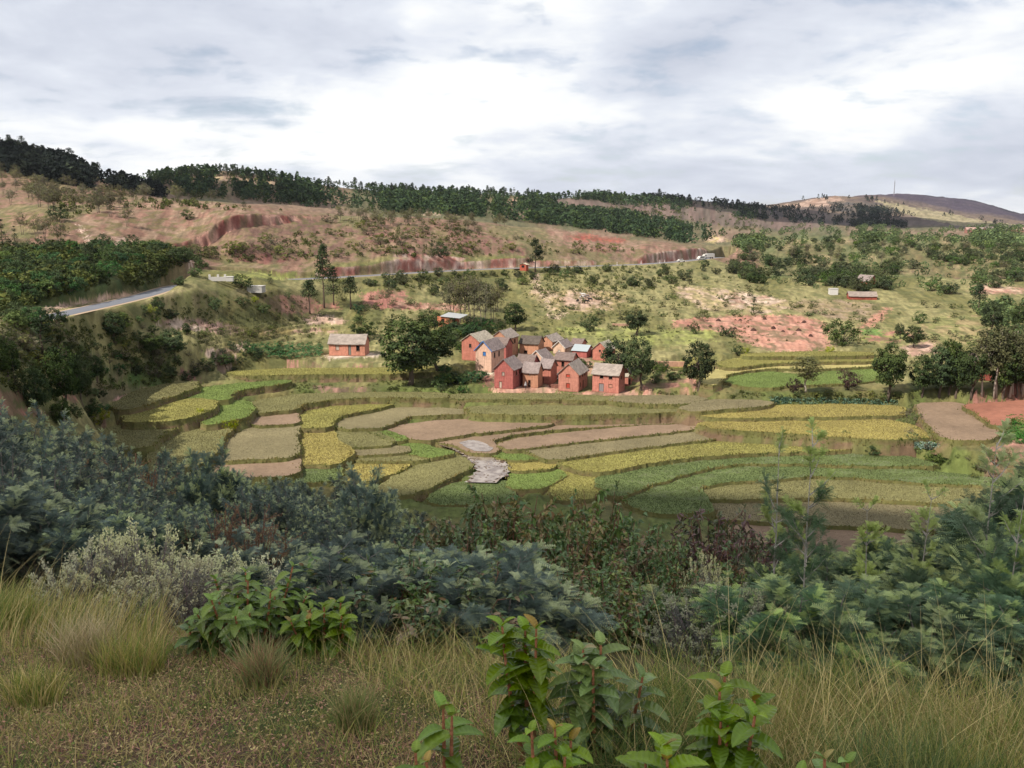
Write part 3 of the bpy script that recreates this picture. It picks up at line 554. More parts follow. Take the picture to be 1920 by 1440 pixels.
# (height, kind, crop height, outline in sight lines)
FIELDS = [
 (-39.0, OLV, .35, [(213,760),(260,733),(317,720),(363,715),(360,727),(320,742),(273,757),(233,768)]),
 (-40.0, YEL, .3, [(240,778),(283,767),(320,753),(367,748),(397,752),(390,770),(333,787),(247,791)]),
 (-40.2, LIM, .3, [(363,733),(393,725),(467,718),(540,713),(533,718),(443,732),(423,742),(420,750),(360,747)]),
 (-41.2, LIM, .3, [(413,752),(460,753),(467,767),(457,782),(393,795),(387,790),(410,773)]),
 (-41.3, OLV, .3, [(203,803),(247,793),(323,790),(327,797),(287,823),(273,837),(227,842),(195,840)]),
 (-42.3, OLV, .3, [(290,843),(327,817),(350,803),(400,797),(425,798),(420,810),(403,827),(400,843),(367,870),(290,885)]),
 (-43.2, GRY, .12, [(410,850),(417,840),(443,820),(477,800),(553,797),(547,820),(550,855),(412,863)]),
 (-43.8, BRN, .1, [(411,865),(551,858),(548,890),(410,895)]),
 (-42.7, BRN, .1, [(477,776),(550,774),(553,793),(482,797)]),
 (-42.0, OLV, .25, [(467,758),(493,750),(567,739),(700,736),(827,737),(833,746),(700,744),(620,748),(560,758),(545,768),(480,773)]),
 (-43.3, YEL, .35, [(560,800),(572,775),(590,766),(620,757),(640,755),(733,757),(693,768),(637,777),(617,788),(612,800)]),
 (-44.2, GOLD, .45, [(553,868),(552,830),(560,803),(612,803),(623,823),(650,843),(653,850),(627,870)]),
 (-44.8, GRN, .4, [(551,873),(627,872),(633,880),(620,900),(551,905)]),
 (-43.9, GRY, .1, [(632,797),(653,783),(693,772),(747,765),(813,764),(873,770),(880,775),(813,777),(760,780),(727,795),(707,802),(647,802)]),
 (-43.0, OLV, .2, [(877,763),(960,761),(1093,762),(1200,760),(1330,760),(1310,770),(1200,774),(1060,777),(893,775)]),
 (-42.3, OLV, .25, [(837,747),(847,740),(953,738),(1073,739),(1053,748),(987,748)]),
 (-42.2, OLV, .2, [(1080,741),(1160,743),(1130,751),(1060,749)]),
 (-42.1, GRY, .2, [(1145,752),(1163,743),(1300,742),(1318,748),(1290,756),(1230,757)]),
 (-41.9, GRY, .2, [(1280,765),(1330,750),(1440,752),(1434,760),(1380,764),(1300,771)]),
 (-44.5, BRN, .08, [(733,808),(760,797),(813,790),(893,787),(990,786),(1037,787),(1027,795),(960,803),(880,812),(827,820),(800,824),(760,822)]),
 (-45.0, BRN, .05, [(827,828),(860,818),(910,812),(993,802),(1053,795),(1280,787),(1290,791),(1080,801),(1027,805),(960,813),(920,823),(913,828),(927,842),(920,848),(887,847),(853,832)]),
 (-44.7, BRN, .08, [(943,833),(977,823),(1060,813),(1143,805),(1230,798),(1300,797),(1290,805),(1200,815),(1100,825),(1020,835),(960,841)]),
 (-45.0, GRY, .2, [(985,843),(1027,837),(1093,827),(1200,818),(1300,812),(1345,815),(1330,822),(1200,838),(1110,850),(1035,860),(1010,852)]),
 (-45.4, YEL, .45, [(1047,862),(1127,848),(1200,839),(1330,827),(1400,823),(1480,826),(1560,835),(1600,842),(1500,845),(1400,848),(1300,855),(1200,868),(1127,882),(1093,880)]),
 (-45.4, LIM, .3, [(923,850),(947,840),(977,843),(1023,858),(960,862)]),
 (-45.7, GOLD, .35, [(960,864),(1023,860),(1032,877),(967,882)]),
 (-46.1, LIM, .3, [(967,884),(1037,880),(1053,893),(1007,915),(963,915)]),
 (-46.2, YEL, .4, [(1040,903),(1060,884),(1120,884),(1127,900),(1107,932),(1050,935)]),
 (-44.4, OLV, .25, [(620,810),(657,805),(690,806),(735,826),(720,835),(657,837),(633,823)]),
 (-44.45, LIM, .35, [(692,806),(717,807),(762,823),(738,826)]),
 (-45.0, LIM, .35, [(762,828),(793,836),(847,850),(803,857),(759,846)]),
 (-44.75, GRY, .2, [(660,841),(755,838),(757,847),(670,853)]),
 (-45.1, OLV, .25, [(672,855),(773,849),(800,860),(763,863),(676,862)]),
 (-45.5, GOLD, .45, [(662,865),(760,863),(757,875),(727,889),(690,899),(632,899),(650,876)]),
 (-45.6, OLV, .25, [(805,867),(853,853),(880,867),(873,880),(837,893),(807,910),(760,926),(700,926),(756,889)]),
 (-46.3, GRN, .35, [(815,920),(860,907),(920,902),(957,905),(950,940),(820,945)]),
 (-42.6, GOLD, .45, [(1300,776),(1380,768),(1467,761),(1580,759),(1687,762),(1685,778),(1547,780),(1357,783)]),
 (-43.2, GOLD, .45, [(1317,793),(1413,790),(1513,786),(1660,787),(1713,800),(1747,818),(1663,823),(1547,816),(1447,809),(1347,804)]),
 (-46.0, GRN, .4, [(1125,905),(1135,893),(1200,875),(1280,862),(1380,853),(1547,848),(1680,853),(1760,872),(1613,872),(1480,867),(1380,867),(1320,876),(1270,889),(1228,903),(1150,930)]),
 (-46.4, GRN, .4, [(1170,925),(1228,906),(1290,891),(1347,875),(1480,870),(1613,876),(1713,883),(1870,899),(1870,909),(1713,902),(1580,892),(1513,890),(1447,897),(1347,903),(1303,912),(1303,923),(1320,940),(1330,960),(1240,960),(1190,948)]),
 (-46.8, OLV, .35, [(1310,920),(1347,909),(1463,901),(1547,897),(1697,908),(1890,920),(1890,945),(1820,945),(1697,937),(1563,930),(1413,933),(1340,934),(1320,933)]),
 (-47.3, GRY, .3, [(1325,942),(1413,938),(1563,934),(1713,942),(1860,955),(1870,980),(1820,997),(1663,987),(1563,981),(1413,974),(1355,970)]),
 (-47.8, BRN, .15, [(1380,985),(1413,983),(1563,985),(1713,996),(1860,1010),(1860,1060),(1613,1045),(1380,1045)]),
 # upper fields beside the village
 (-39.4, YEL, .3, [(433,697),(520,692),(600,691),(750,690),(850,687),(850,695),(740,701),(600,701),(450,704)]),
 (-39.0, YEL, .3, [(1347,681),(1390,671),(1513,670),(1633,668),(1633,677),(1513,678),(1440,681),(1367,690)]),
 (-39.7, TAN, .15, [(1318,716),(1323,700),(1347,693),(1413,687),(1513,684),(1643,678),(1640,686),(1513,692),(1447,690),(1390,695),(1355,703),(1335,722)]),
 (-40.2, LIM, .3, [(1362,713),(1390,701),(1440,697),(1500,703),(1640,690),(1645,712),(1600,718),(1480,722),(1437,727),(1390,723)]),
 (-38.2, YEL, .3, [(1400,664),(1520,659),(1630,661),(1630,666),(1513,668),(1400,668)]),
 (-39.4, YEL, .25, [(1255,684),(1300,672),(1330,672),(1318,682),(1270,690)]),
 # plots on the right
 (-41.9, BRN, .08, [(1727,757),(1800,755),(1860,788),(1863,810),(1847,823),(1780,824),(1737,785)]),
 (-41.2, 'red', .04, [(1813,760),(1920,752),(1980,752),(1980,800),(1890,780),(1872,800),(1840,775)]),
]
FCOL['red'] = (sunc(178,120,98), sunc(162,108,90))
def pad_mat():
    m, nt = new_mat('paddy_earth')
    a = N(nt, 'ShaderNodeAttribute', attribute_name='col'); tcn = N(nt, 'ShaderNodeTexCoord'); vec = tcn.outputs['Object']
    n1 = noise_(nt, vec, 1.2, 5, .7); n2 = noise_(nt, vec, .12, 4, .6); n3 = noise_(nt, vec, 5, 3, .7)
    f = math_(nt, 'MULTIPLY', math_(nt, 'MULTIPLY_ADD', n1, .9, .55), math_(nt, 'MULTIPLY', math_(nt, 'MULTIPLY_ADD', n2, 1.0, .5), math_(nt, 'MULTIPLY_ADD', n3, .5, .75)))
    c = mixc(nt, 1, a.outputs['Color'], N_val(nt, f), 'MULTIPLY')
    b = N(nt, 'ShaderNodeBsdfPrincipled'); b.inputs['Roughness'].default_value = .9; b.inputs['Specular IOR Level'].default_value = .15; lk(nt, c, b.inputs['Base Color'])
    bp = N(nt, 'ShaderNodeBump'); bp.inputs['Strength'].default_value = .7; bp.inputs['Distance'].default_value = .12
    lk(nt, n1, bp.inputs['Height']); lk(nt, bp.outputs[0], b.inputs['Normal'])
    o = N(nt, 'ShaderNodeOutputMaterial'); lk(nt, b.outputs[0], o.inputs['Surface']); return m
M_pad = pad_mat()
rice = {}            # crop blades gathered per kind
bankg = MB()
def poly_dense(P, step):
    out = []
    n = len(P)
    for i in range(n):
        a, b = P[i], P[(i+1) % n]; L = np.hypot(*(b-a)[:2]); k = max(1, int(L/step))
        for q in range(k): out.append(a+(b-a)*q/k)
    return np.array(out)
def smooth_poly(P, it=2):
    for _ in range(it):
        Q = np.roll(P, -1, 0); P = np.stack([P*.86+Q*.14, P*.14+Q*.86], 1).reshape(-1, 3)
    return P
TUFT_B = []
def blades(x, y, z, h, w, c, lean=.25, rng=RNG):
    """one bent two-piece blade for each position: arrays of vertices, quads, triangles, colours"""
    n = len(x); th = rng.uniform(0, 2*math.pi, n); ld = rng.uniform(0, 2*math.pi, n); le = h*lean*rng.uniform(.2, 1.6, n)
    dx = np.cos(th)*w; dy = np.sin(th)*w; lx = np.cos(ld)*le; ly = np.sin(ld)*le
    p = np.zeros((n, 5, 3))
    p[:, 0] = np.stack([x-dx, y-dy, z], -1); p[:, 1] = np.stack([x+dx, y+dy, z], -1)
    p[:, 2] = np.stack([x+dx*.8+lx*.35, y+dy*.8+ly*.35, z+h*.6], -1); p[:, 3] = np.stack([x-dx*.8+lx*.35, y-dy*.8+ly*.35, z+h*.6], -1)
    p[:, 4] = np.stack([x+lx, y+ly, z+h*rng.uniform(.85, 1.05, n)], -1)
    k = np.arange(n)[:, None]*5
    return p.reshape(-1, 3), k+np.array([0, 1, 2, 3]), k+np.array([3, 2, 4]), np.repeat(c, 5, 0)
PADS = []
for zf, kind, ch, P in FIELDS:
    P = np.array(P, float); W = on_plane(P[:, 0], P[:, 1], zf)
    W = smooth_poly(W, 1); W = poly_dense(W, .6)
    nrm = np.roll(W, -1, 0)-np.roll(W, 1, 0); nrm = np.stack([nrm[:, 1], -nrm[:, 0]], -1); nrm /= np.linalg.norm(nrm, axis=1)[:, None]+1e-9
    area = .5*np.sum(W[:, 0]*np.roll(W[:, 1], -1)-np.roll(W[:, 0], -1)*W[:, 1])
    if area < 0: nrm = -nrm
    wob = (fbm(W[:, 0]/2.2, W[:, 1]/2.2, 13, 3)-.5)*1.4+(fbm(W[:, 0]/.7, W[:, 1]/.7, 14, 2)-.5)*.5
    W[:, :2] += nrm*(wob[:, None]*.8+1.05)
    n = len(W); PADS.append((zf, kind, W))
    c1, c2 = FCOL[kind]
    # terrace surface with a low grassy rim, then the bank
    fc = sstep(-.25, .35, -(nrm[:, 0]*W[:, 0]+nrm[:, 1]*W[:, 1])/np.hypot(W[:, 0], W[:, 1]))      # the open, downhill side carries the bund
    rim = W+np.stack([nrm[:, 0]*.22, nrm[:, 1]*.22, fc*(.08+.07*RNG.random(n))-.03*(1-fc)], -1)
    mid_ = W+np.stack([nrm[:, 0]*.42, nrm[:, 1]*.42, -.45-.3*RNG.random(n)], -1)
    low = W+np.stack([nrm[:, 0]*.62, nrm[:, 1]*.62, -1.1-.1*RNG.random(n)], -1); bot = W+np.stack([nrm[:, 0]*1.7, nrm[:, 1]*1.7, np.full(n, -3.2)], -1)
    V = np.vstack([W, rim, mid_, low, bot]); i = np.arange(n); i2 = (i+1) % n
    Q = []
    for k in range(4):
        q = np.stack([k*n+i, k*n+i2, (k+1)*n+i2, (k+1)*n+i], -1); Q.append(q if area < 0 else q[:, ::-1])
    cn = fbm(W[:, 0]/3, W[:, 1]/3, 44, 3)[:, None]; bk1 = sunc(104,104,60)*(1-cn)+sunc(134,126,78)*cn
    bkf = lambda q: (lambda w_: sunc(128,104,82)*w_+sunc(116,116,70)*(1-w_))((sstep(.40, .66, fbm(W[:, 0]/5+q, W[:, 1]/5, 45, 4)+RNG.normal(0, .06, n)))[:, None])*RNG.uniform(.8, 1.2, (n, 1)); bk2 = bkf(0); bk3 = bkf(.5)
    cm = (np.asarray(c1)+c2)/2
    bk1 = bk1*fc[:, None]+cm*(1-fc[:, None]); CC = np.vstack([np.broadcast_to(cm, (n, 3)), bk1, bk1*.5+bk3*.5, bk2, bk3])
    me = bpy.data.meshes.new('paddy_field')
    top = [list(range(n))] if area > 0 else [list(range(n))[::-1]]
    me.from_pydata(V.tolist(), [], top+[list(map(int, q)) for qq in Q for q in qq])
    at = me.color_attributes.new('col', 'FLOAT_COLOR', 'POINT'); at.data.foreach_set('color', np.hstack([CC, np.ones((len(CC), 1))]).astype(np.float32).ravel())
    me.materials.append(M_pad); struct(ob('paddy_field', me))
    # crop
    dens = {GRY: 14.0, BRN: 4, 'red': .4, TAN: 2.0}.get(kind, 20)
    lo, hi = W[:, :2].min(0), W[:, :2].max(0); cnt = int(np.prod(hi-lo)*dens)
    if cnt > 0 and ch > .03:
        X = RNG.uniform(lo[0], hi[0], cnt); Y = RNG.uniform(lo[1], hi[1], cnt)
        Y = np.round(Y/.55)*.55+RNG.normal(0, .07, cnt) if kind in (GRY, BRN, OLV) else Y
        m = pip(X, Y, W[:, :2].tolist()); X, Y = X[m], Y[m]
        patch = fbm(X/5, Y/5, 71, 3); t = np.clip(fbm(X/9, Y/5, 70, 4)*3.2-1.1+RNG.normal(0, .15, len(X)), 0, 1)[:, None]
        cc = np.asarray(c1)*t+np.asarray(c2)*(1-t); cc = cc*RNG.uniform(.85, 1.15, (len(X), 1))*(.84+.32*fbm(X/2.5, Y/1.5, 69, 3))[:, None]
        if kind in (GRN,): 
            g = (fbm(X/3.5, Y/2, 72, 3) > .6)[:, None]; cc = np.where(g, sunc(150,158,118)*RNG.uniform(.8, 1.2, (len(X), 1)), cc)  # pale patches put glints of paddy water into the crop colour
        hh = .38*ch*RNG.uniform(.7, 1.25, len(X))*(.8+.4*patch)
        rice.setdefault('crop', []).append(blades(X, Y, np.full(len(X), zf), hh, .055, cc, .6))
    # grass tufts on the rim and down the bank
    per = np.concatenate([W]*15); nn = np.concatenate([nrm]*15); o_ = RNG.uniform(-.12, .72, len(per)); sel = RNG.random(len(per)) < .06+.5*np.concatenate([fc]*15)
    per, nn, o_ = per[sel], nn[sel], o_[sel]; zz_ = zf+np.interp(o_, [0, .22, .42, .62], [0, .1, -.5, -1.1])
    g = fbm(per[:, 0]/4, per[:, 1]/4, 46, 3)[:, None]
    cc = np.where(g > .56, sunc(140,128,84), np.where(g > .42, sunc(124,126,74), sunc(98,108,60)))*RNG.uniform(.7, 1.3, (len(per), 1))
    rice.setdefault('bank', []).append(blades(per[:, 0]+nn[:, 0]*o_+RNG.normal(0, .4, len(per)), per[:, 1]+nn[:, 1]*o_+RNG.normal(0, .12, len(per)), zz_-.05, RNG.uniform(.1, .5, len(per))*(.1+1.5*fbm(per[:, 0]/1.6, per[:, 1]/1.6, 47, 3)), .1, cc, .5))
def join_blades(L, name):
    V = np.vstack([l[0] for l in L]); off = np.cumsum([0]+[len(l[0]) for l in L])[:-1]
    Q = np.vstack([l[1]+o for l, o in zip(L, off)]); T = np.vstack([l[2]+o for l, o in zip(L, off)]); Cc = np.vstack([l[3] for l in L])
    o = ob(name, mesh_np(name, V, [Q, T], Cc, [M_grass])); return stuff(o)
join_blades(rice['crop'], 'rice_crop'); join_blades(rice['bank'], 'bank_grass')
# keep the ground sheet below every terrace
for zf, kind, W in PADS:
    lo, hi = W[:, :2].min(0)-9, W[:, :2].max(0)+9
    m = (TX > lo[0]) & (TX < hi[0]) & (TY > lo[1]) & (TY < hi[1]); ii = np.nonzero(m)
    ins = pip(TX[ii], TY[ii], W[:, :2].tolist())
    d = seg_dist(TX[ii], TY[ii], np.vstack([W, W[:1]])[::2])[0]
    d = np.where(ins, 0, d)
    cap = zf-.35-.55*np.clip(d/1.2, 0, 1)+np.clip(d-1.4, 0, 99)*.9+np.clip(d-2.6, 0, 99)*2.2
    HZ[ii] = np.minimum(HZ[ii], cap)
# ------------------------------------------------------------------ stream and pool
def water_mat():
    m, nt = new_mat('muddy_water')
    tcn = N(nt, 'ShaderNodeTexCoord'); n1 = noise_(nt, tcn.outputs['Object'], .5, 4)
    b = N(nt, 'ShaderNodeBsdfPrincipled'); b.inputs['Roughness'].default_value = .2; b.inputs['Specular IOR Level'].default_value = .8
    lk(nt, ramp(nt, n1, [(.38, sunc(118,98,84)), (.6, sunc(172,158,146))]), b.inputs['Base Color'])
    bp = N(nt, 'ShaderNodeBump'); bp.inputs['Strength'].default_value = .15; bp.inputs['Distance'].default_value = .05
    lk(nt, noise_(nt, tcn.outputs['Object'], 3, 3), bp.inputs['Height']); lk(nt, bp.outputs[0], b.inputs['Normal'])
    o = N(nt, 'ShaderNodeOutputMaterial'); lk(nt, b.outputs[0], o.inputs['Surface']); return m
M_water = water_mat()
def sheet(name, P, z, mat, c=(1, 1, 1), zs=None):
    P = np.array(P, float); W = on_plane(P[:, 0], P[:, 1], z); W = poly_dense(smooth_poly(W, 2), .8)
    W[:, :2] += ((np.stack([fbm(W[:, 0]/1.5, W[:, 1]/1.5, 3, 2), fbm(W[:, 0]/1.5, W[:, 1]/1.5, 4, 2)], -1))-.5)*.9
    me = bpy.data.meshes.new(name); me.from_pydata(W.tolist(), [], [list(range(len(W)))])
    at = me.color_attributes.new('col', 'FLOAT_COLOR', 'POINT'); at.data.foreach_set('color', np.tile([*c, 1], len(W)).astype(np.float32))
    me.materials.append(mat); return struct(ob(name, me)), W
zst = lambda v: np.interp(v, [822, 850, 905], [-45.12, -45.5, -46.05])
SL = np.array([(806,825),(835,838),(862,848),(882,861),(893,875),(889,889),(872,904)], float); SR = np.array([(818,822),(860,834),(901,844),(936,857),(955,871),(954,888),(930,905)], float)
def ribbon():
    k = np.linspace(0, 6, 61); L = np.stack([np.interp(k, range(7), SL[:, i]) for i in (0, 1)], -1); Rr = np.stack([np.interp(k, range(7), SR[:, i]) for i in (0, 1)], -1)
    for A in (L, Rr):
        for _ in range(10): A[1:-1] = A[1:-1]*.5+(A[:-2]+A[2:])*.25
    m = 9; V = []
    for q in np.linspace(0, 1, m):
        P = L*(1-q)+Rr*q; z = zst((L[:, 1]+Rr[:, 1])/2)+(.1 if q in (0, 1) else 0); W = on_plane(P[:, 0], P[:, 1], z)
        W[:, 0] += (fbm(W[:, 0]/2, W[:, 1]/1.3, 3+int(q*9), 3)-.5)*1.6*(q in (0, 1)); V.append(W)
    V = np.stack(V, 1); n = 61; a, b = np.meshgrid(np.arange(n-1), np.arange(m-1), indexing='ij')
    Q = np.stack([a*m+b, (a+1)*m+b, (a+1)*m+b+1, a*m+b+1], -1).reshape(-1, 4)[:, ::-1]
    struct(ob('stream', mesh_np('stream', V.reshape(-1, 3), Q, None, [M_water], smooth=True)))
    return V, np.vstack([V[:, 0], V[::-1, -1]])
VS, WS = ribbon()
m = (TX > WS[:, 0].min()-3) & (TX < WS[:, 0].max()+3) & (TY > WS[:, 1].min()-3) & (TY < WS[:, 1].max()+3); ii = np.nonzero(m)
ins = pip(TX[ii], TY[ii], WS[:, :2].tolist()); d = np.where(ins, 0, seg_dist(TX[ii], TY[ii], np.vstack([WS, WS[:1]]))[0])
HZ[ii] = np.minimum(HZ[ii], zst(proj(TX[ii], TY[ii], np.full(len(ii[0]), -45.6))[1])-.3+np.clip(d-.4, 0, 9)*1.2)
sheet('pool', [(858,830),(885,824),(905,829),(925,840),(917,846),(888,845)], -44.94, M_water)
clods = MB()
for k in range(460):
    a, b = RNG.integers(4, 60), RNG.integers(0, 8); P0 = VS[a, b]*(1-(q := RNG.random()))+VS[a, b+1]*q; x, y, z = P0
    edge = b in (0, 7)
    if not edge and fbm(np.array([x/1.6]), np.array([y/2.2]), 8, 2)[0] < .47: continue
    r = RNG.uniform(.08, .26)*(1.5 if edge else 1); an = np.sort(RNG.uniform(0, 6.28, 6))
    V = [(x+r*1.7*math.cos(w_)*RNG.uniform(.7, 1.2), y+r*math.sin(w_)*RNG.uniform(.7, 1.2), z-.05) for w_ in an]+[(x, y, z+r*.45)]
    clods.add(V, T=[(i, (i+1) % 6, 6) for i in range(6)], c=(sunc(92,74,62) if RNG.random() < .7 else sunc(170,156,146))*RNG.uniform(.7, 1.3))
stuff(ob('mud', clods.mesh('mud', M_bare)))
# ------------------------------------------------------------------ road with its pale verge
def strip(name, line, half, lift, mat, c):
    P = np.array(line); out = [P[0]]
    for a, b in zip(P[:-1], P[1:]):
        k = max(1, int(np.hypot(*(b-a)[:2])/4)); out += [a+(b-a)*(q+1)/k for q in range(k)]
    P = np.array(out); 
    for _ in range(6): P[1:-1] = P[1:-1]*.5+(P[:-2]+P[2:])*.25
    d = np.gradient(P, axis=0)[:, :2]; d /= np.linalg.norm(d, axis=1)[:, None]; nr = np.stack([-d[:, 1], d[:, 0]], -1)
    rows_ = [np.hstack([P[:, :2]+nr*o, (P[:, 2]+lift+dz)[:, None]]) for o, dz in zip(np.linspace(-half, half, 5), (-.04, 0, .05, 0, -.04))]
    n = len(P); V = np.vstack(rows_); i = np.arange(n-1)
    Q = np.vstack([np.stack([k*n+i, k*n+i+1, (k+1)*n+i+1, (k+1)*n+i], -1) for k in range(4)])[:, ::-1]
    return struct(ob(name, mesh_np(name, V, Q, np.broadcast_to(c, (len(V), 3)), [mat], smooth=True))), P
M_asph = plain_mat('asphalt', .85, 1.2, .14, .2, 30)
strip('verge', ROAD, 3.8, -.05, M_bare, sunc(205,178,150))
strip('road', ROAD, 2.75, .0, M_asph, sunc(130,132,140))
# ================================================================== HOUSES
def wall_mat(name, brick=True):
    """earth brick: colour from the mesh, courses, weathering and rain streaks"""
    m, nt = new_mat(name)
    a = N(nt, 'ShaderNodeAttribute', attribute_name='col'); tcn = N(nt, 'ShaderNodeTexCoord'); vec = tcn.outputs['Object']
    mp = N(nt, 'ShaderNodeMapping'); mp.inputs['Scale'].default_value = (3, 3, .35); lk(nt, vec, mp.inputs['Vector'])
    n1 = noise_(nt, vec, 1.3, 6, .7); n2 = noise_(nt, mp.outputs[0], 1, 4, .6); n3 = noise_(nt, vec, 9, 3, .7)
    wv = N(nt, 'ShaderNodeTexWave', wave_type='BANDS', bands_direction='Z'); wv.inputs['Scale'].default_value = 1.6; wv.inputs['Distortion'].default_value = .6; lk(nt, vec, wv.inputs['Vector'])
    f = math_(nt, 'MULTIPLY', math_(nt, 'MULTIPLY_ADD', n1, 1.3, .35), math_(nt, 'MULTIPLY', math_(nt, 'MULTIPLY_ADD', n2, .9, .55), math_(nt, 'MULTIPLY_ADD', n3, .4, .8)))
    f = math_(nt, 'MULTIPLY', f, math_(nt, 'MULTIPLY_ADD', wv.outputs['Fac'], .14, .93))
    c = mixc(nt, 1, a.outputs['Color'], N_val(nt, f), 'MULTIPLY')
    c = mixc(nt, ramp(nt, n1, [(.55, 0.0), (.75, .35)]), c, sunc(214,150,122))
    b = N(nt, 'ShaderNodeBsdfPrincipled'); b.inputs['Roughness'].default_value = .95; b.inputs['Specular IOR Level'].default_value = .1; lk(nt, c, b.inputs['Base Color'])
    bp = N(nt, 'ShaderNodeBump'); bp.inputs['Strength'].default_value = .5; bp.inputs['Distance'].default_value = .06
    lk(nt, math_(nt, 'ADD', n3, wv.outputs['Fac']), bp.inputs['Height']); lk(nt, bp.outputs[0], b.inputs['Normal'])
    o = N(nt, 'ShaderNodeOutputMaterial'); lk(nt, b.outputs[0], o.inputs['Surface']); return m
M_wall = wall_mat('earth_brick'); M_thatch = plain_mat('thatch', .95, 5, .45, .9, 14, .1, streak=(2.5, 2.5, .6)); M_metal = plain_mat('sheet_metal', .45, 2, .12, .15, 8, .5)
M_wood = plain_mat('painted_wood', .7, 8, .2); M_dark = plain_mat('dark_interior', 1, 2, .1)
def wall_face(mb, p0, ex, ez, w, h, holes, c, depth=.22, gable=0):
    """a wall from p0 along unit ex, w wide and h high, with recessed openings; outward normal = ex x ez. Adds a gable triangle of height `gable`"""
    p0, ex, ez = map(lambda q: np.array(q, float), (p0, ex, ez)); nrm = np.cross(ex, ez)
    xs = sorted({0, w, *[q for x0, z0, x1, z1 in holes for q in (x0, x1)]}); zs = sorted({0, h, *[q for x0, z0, x1, z1 in holes for q in (z0, z1)]})
    P = lambda x, z, d=0: p0+ex*x+ez*z-nrm*d
    for a, b in zip(xs[:-1], xs[1:]):
        for e, g in zip(zs[:-1], zs[1:]):
            mx, mz = (a+b)/2, (e+g)/2
            if any(x0 < mx < x1 and z0 < mz < z1 for x0, z0, x1, z1 in holes): continue
            mb.add([P(a, e), P(b, e), P(b, g), P(a, g)], [(0, 1, 2, 3)], c=c)
    for x0, z0, x1, z1 in holes:
        for (a, e), (b, g) in (((x0, z0), (x1, z0)), ((x1, z0), (x1, z1)), ((x1, z1), (x0, z1)), ((x0, z1), (x0, z0))):
            mb.add([P(a, e), P(a, e, depth), P(b, g, depth), P(b, g)], [(0, 1, 2, 3)], c=c)
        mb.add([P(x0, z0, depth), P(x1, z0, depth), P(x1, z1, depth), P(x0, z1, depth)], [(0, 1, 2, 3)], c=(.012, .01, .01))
    if gable: mb.add([P(0, h), P(w, h), P(w/2, h+gable)], T=[(0, 1, 2)], c=c)
    return P
RED_D, RED_O, ORG, PEACH, BRICK = sunc(184,102,94), sunc(200,124,104), sunc(208,148,116), sunc(230,186,160), sunc(196,120,102)
ROOF_G, ROOF_P, ROOF_D, ROOF_L = sunc(178,164,154), sunc(162,146,142), sunc(140,122,116), sunc(196,184,166)
def roof_slabs(mb, W, L, ze, zr, ov, th, c, along_y, jag=.05, metal=False):
    """two sloping slabs over a W (x) by L (y) block; ridge along y (gable to the front) or along x"""
    half = (W if along_y else L)/2; run = L if along_y else W
    slope = (zr-ze)/half
    nx, ny = 10, 14
    for sgn in (-1, 1):
        s = np.linspace(0, half+ov, nx+1); r = np.linspace(-ov*.8, run+ov*.8, ny+1)
        S, Rr = np.meshgrid(s, r, indexing='ij'); j = (0 if metal else 1)*(RNG.random(S.shape)-.5)*jag*2
        Z = zr-S*slope+.03+j*.8
        edge = (S > half+ov-.01); S = S+np.where(edge, RNG.random(S.shape)*jag*2*(not metal), 0); Rr = Rr+np.where((Rr == r[0]) | (Rr == r[-1]), (RNG.random(S.shape)-.5)*jag*2*(not metal), 0)
        sag = -.08*np.sin(np.pi*np.clip((Rr+ov)/(run+2*ov), 0, 1))*(not metal)
        def pos(S, Rr, Z):
            if along_y: return np.stack([W/2+sgn*S, Rr, Z], -1)
            return np.stack([Rr, L/2+sgn*S, Z], -1)
        top = pos(S, Rr, Z+th+sag).reshape(-1, 3); bot = pos(S, Rr, Z+sag).reshape(-1, 3); n = len(top); m = ny+1
        i, k = np.meshgrid(np.arange(nx), np.arange(ny), indexing='ij')
        q = np.stack([i*m+k, i*m+k+1, (i+1)*m+k+1, (i+1)*m+k], -1).reshape(-1, 4)
        flip = (sgn > 0) == along_y
        qt = q[:, ::-1] if flip else q
        Q = [qt, qt[:, ::-1]+n]
        bd = [(a*m, (a+1)*m) for a in range(nx)]+[((a+1)*m+ny, a*m+ny) for a in range(nx)]+[(nx*m+b+0, nx*m+b+1) for b in range(ny)]+[(b+1, b) for b in range(ny)]
        bq = np.array([(a, b, b+n, a+n) for a, b in bd]); Q.append(bq if flip else bq[:, ::-1])
        cc = np.asarray(c)*(1 if metal else 1)*np.repeat(RNG.uniform(.8, 1.2, (n, 1)) if not metal else np.ones((n, 1)), 1, 1)
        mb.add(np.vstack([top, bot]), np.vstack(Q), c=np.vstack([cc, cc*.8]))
HOUSES = []
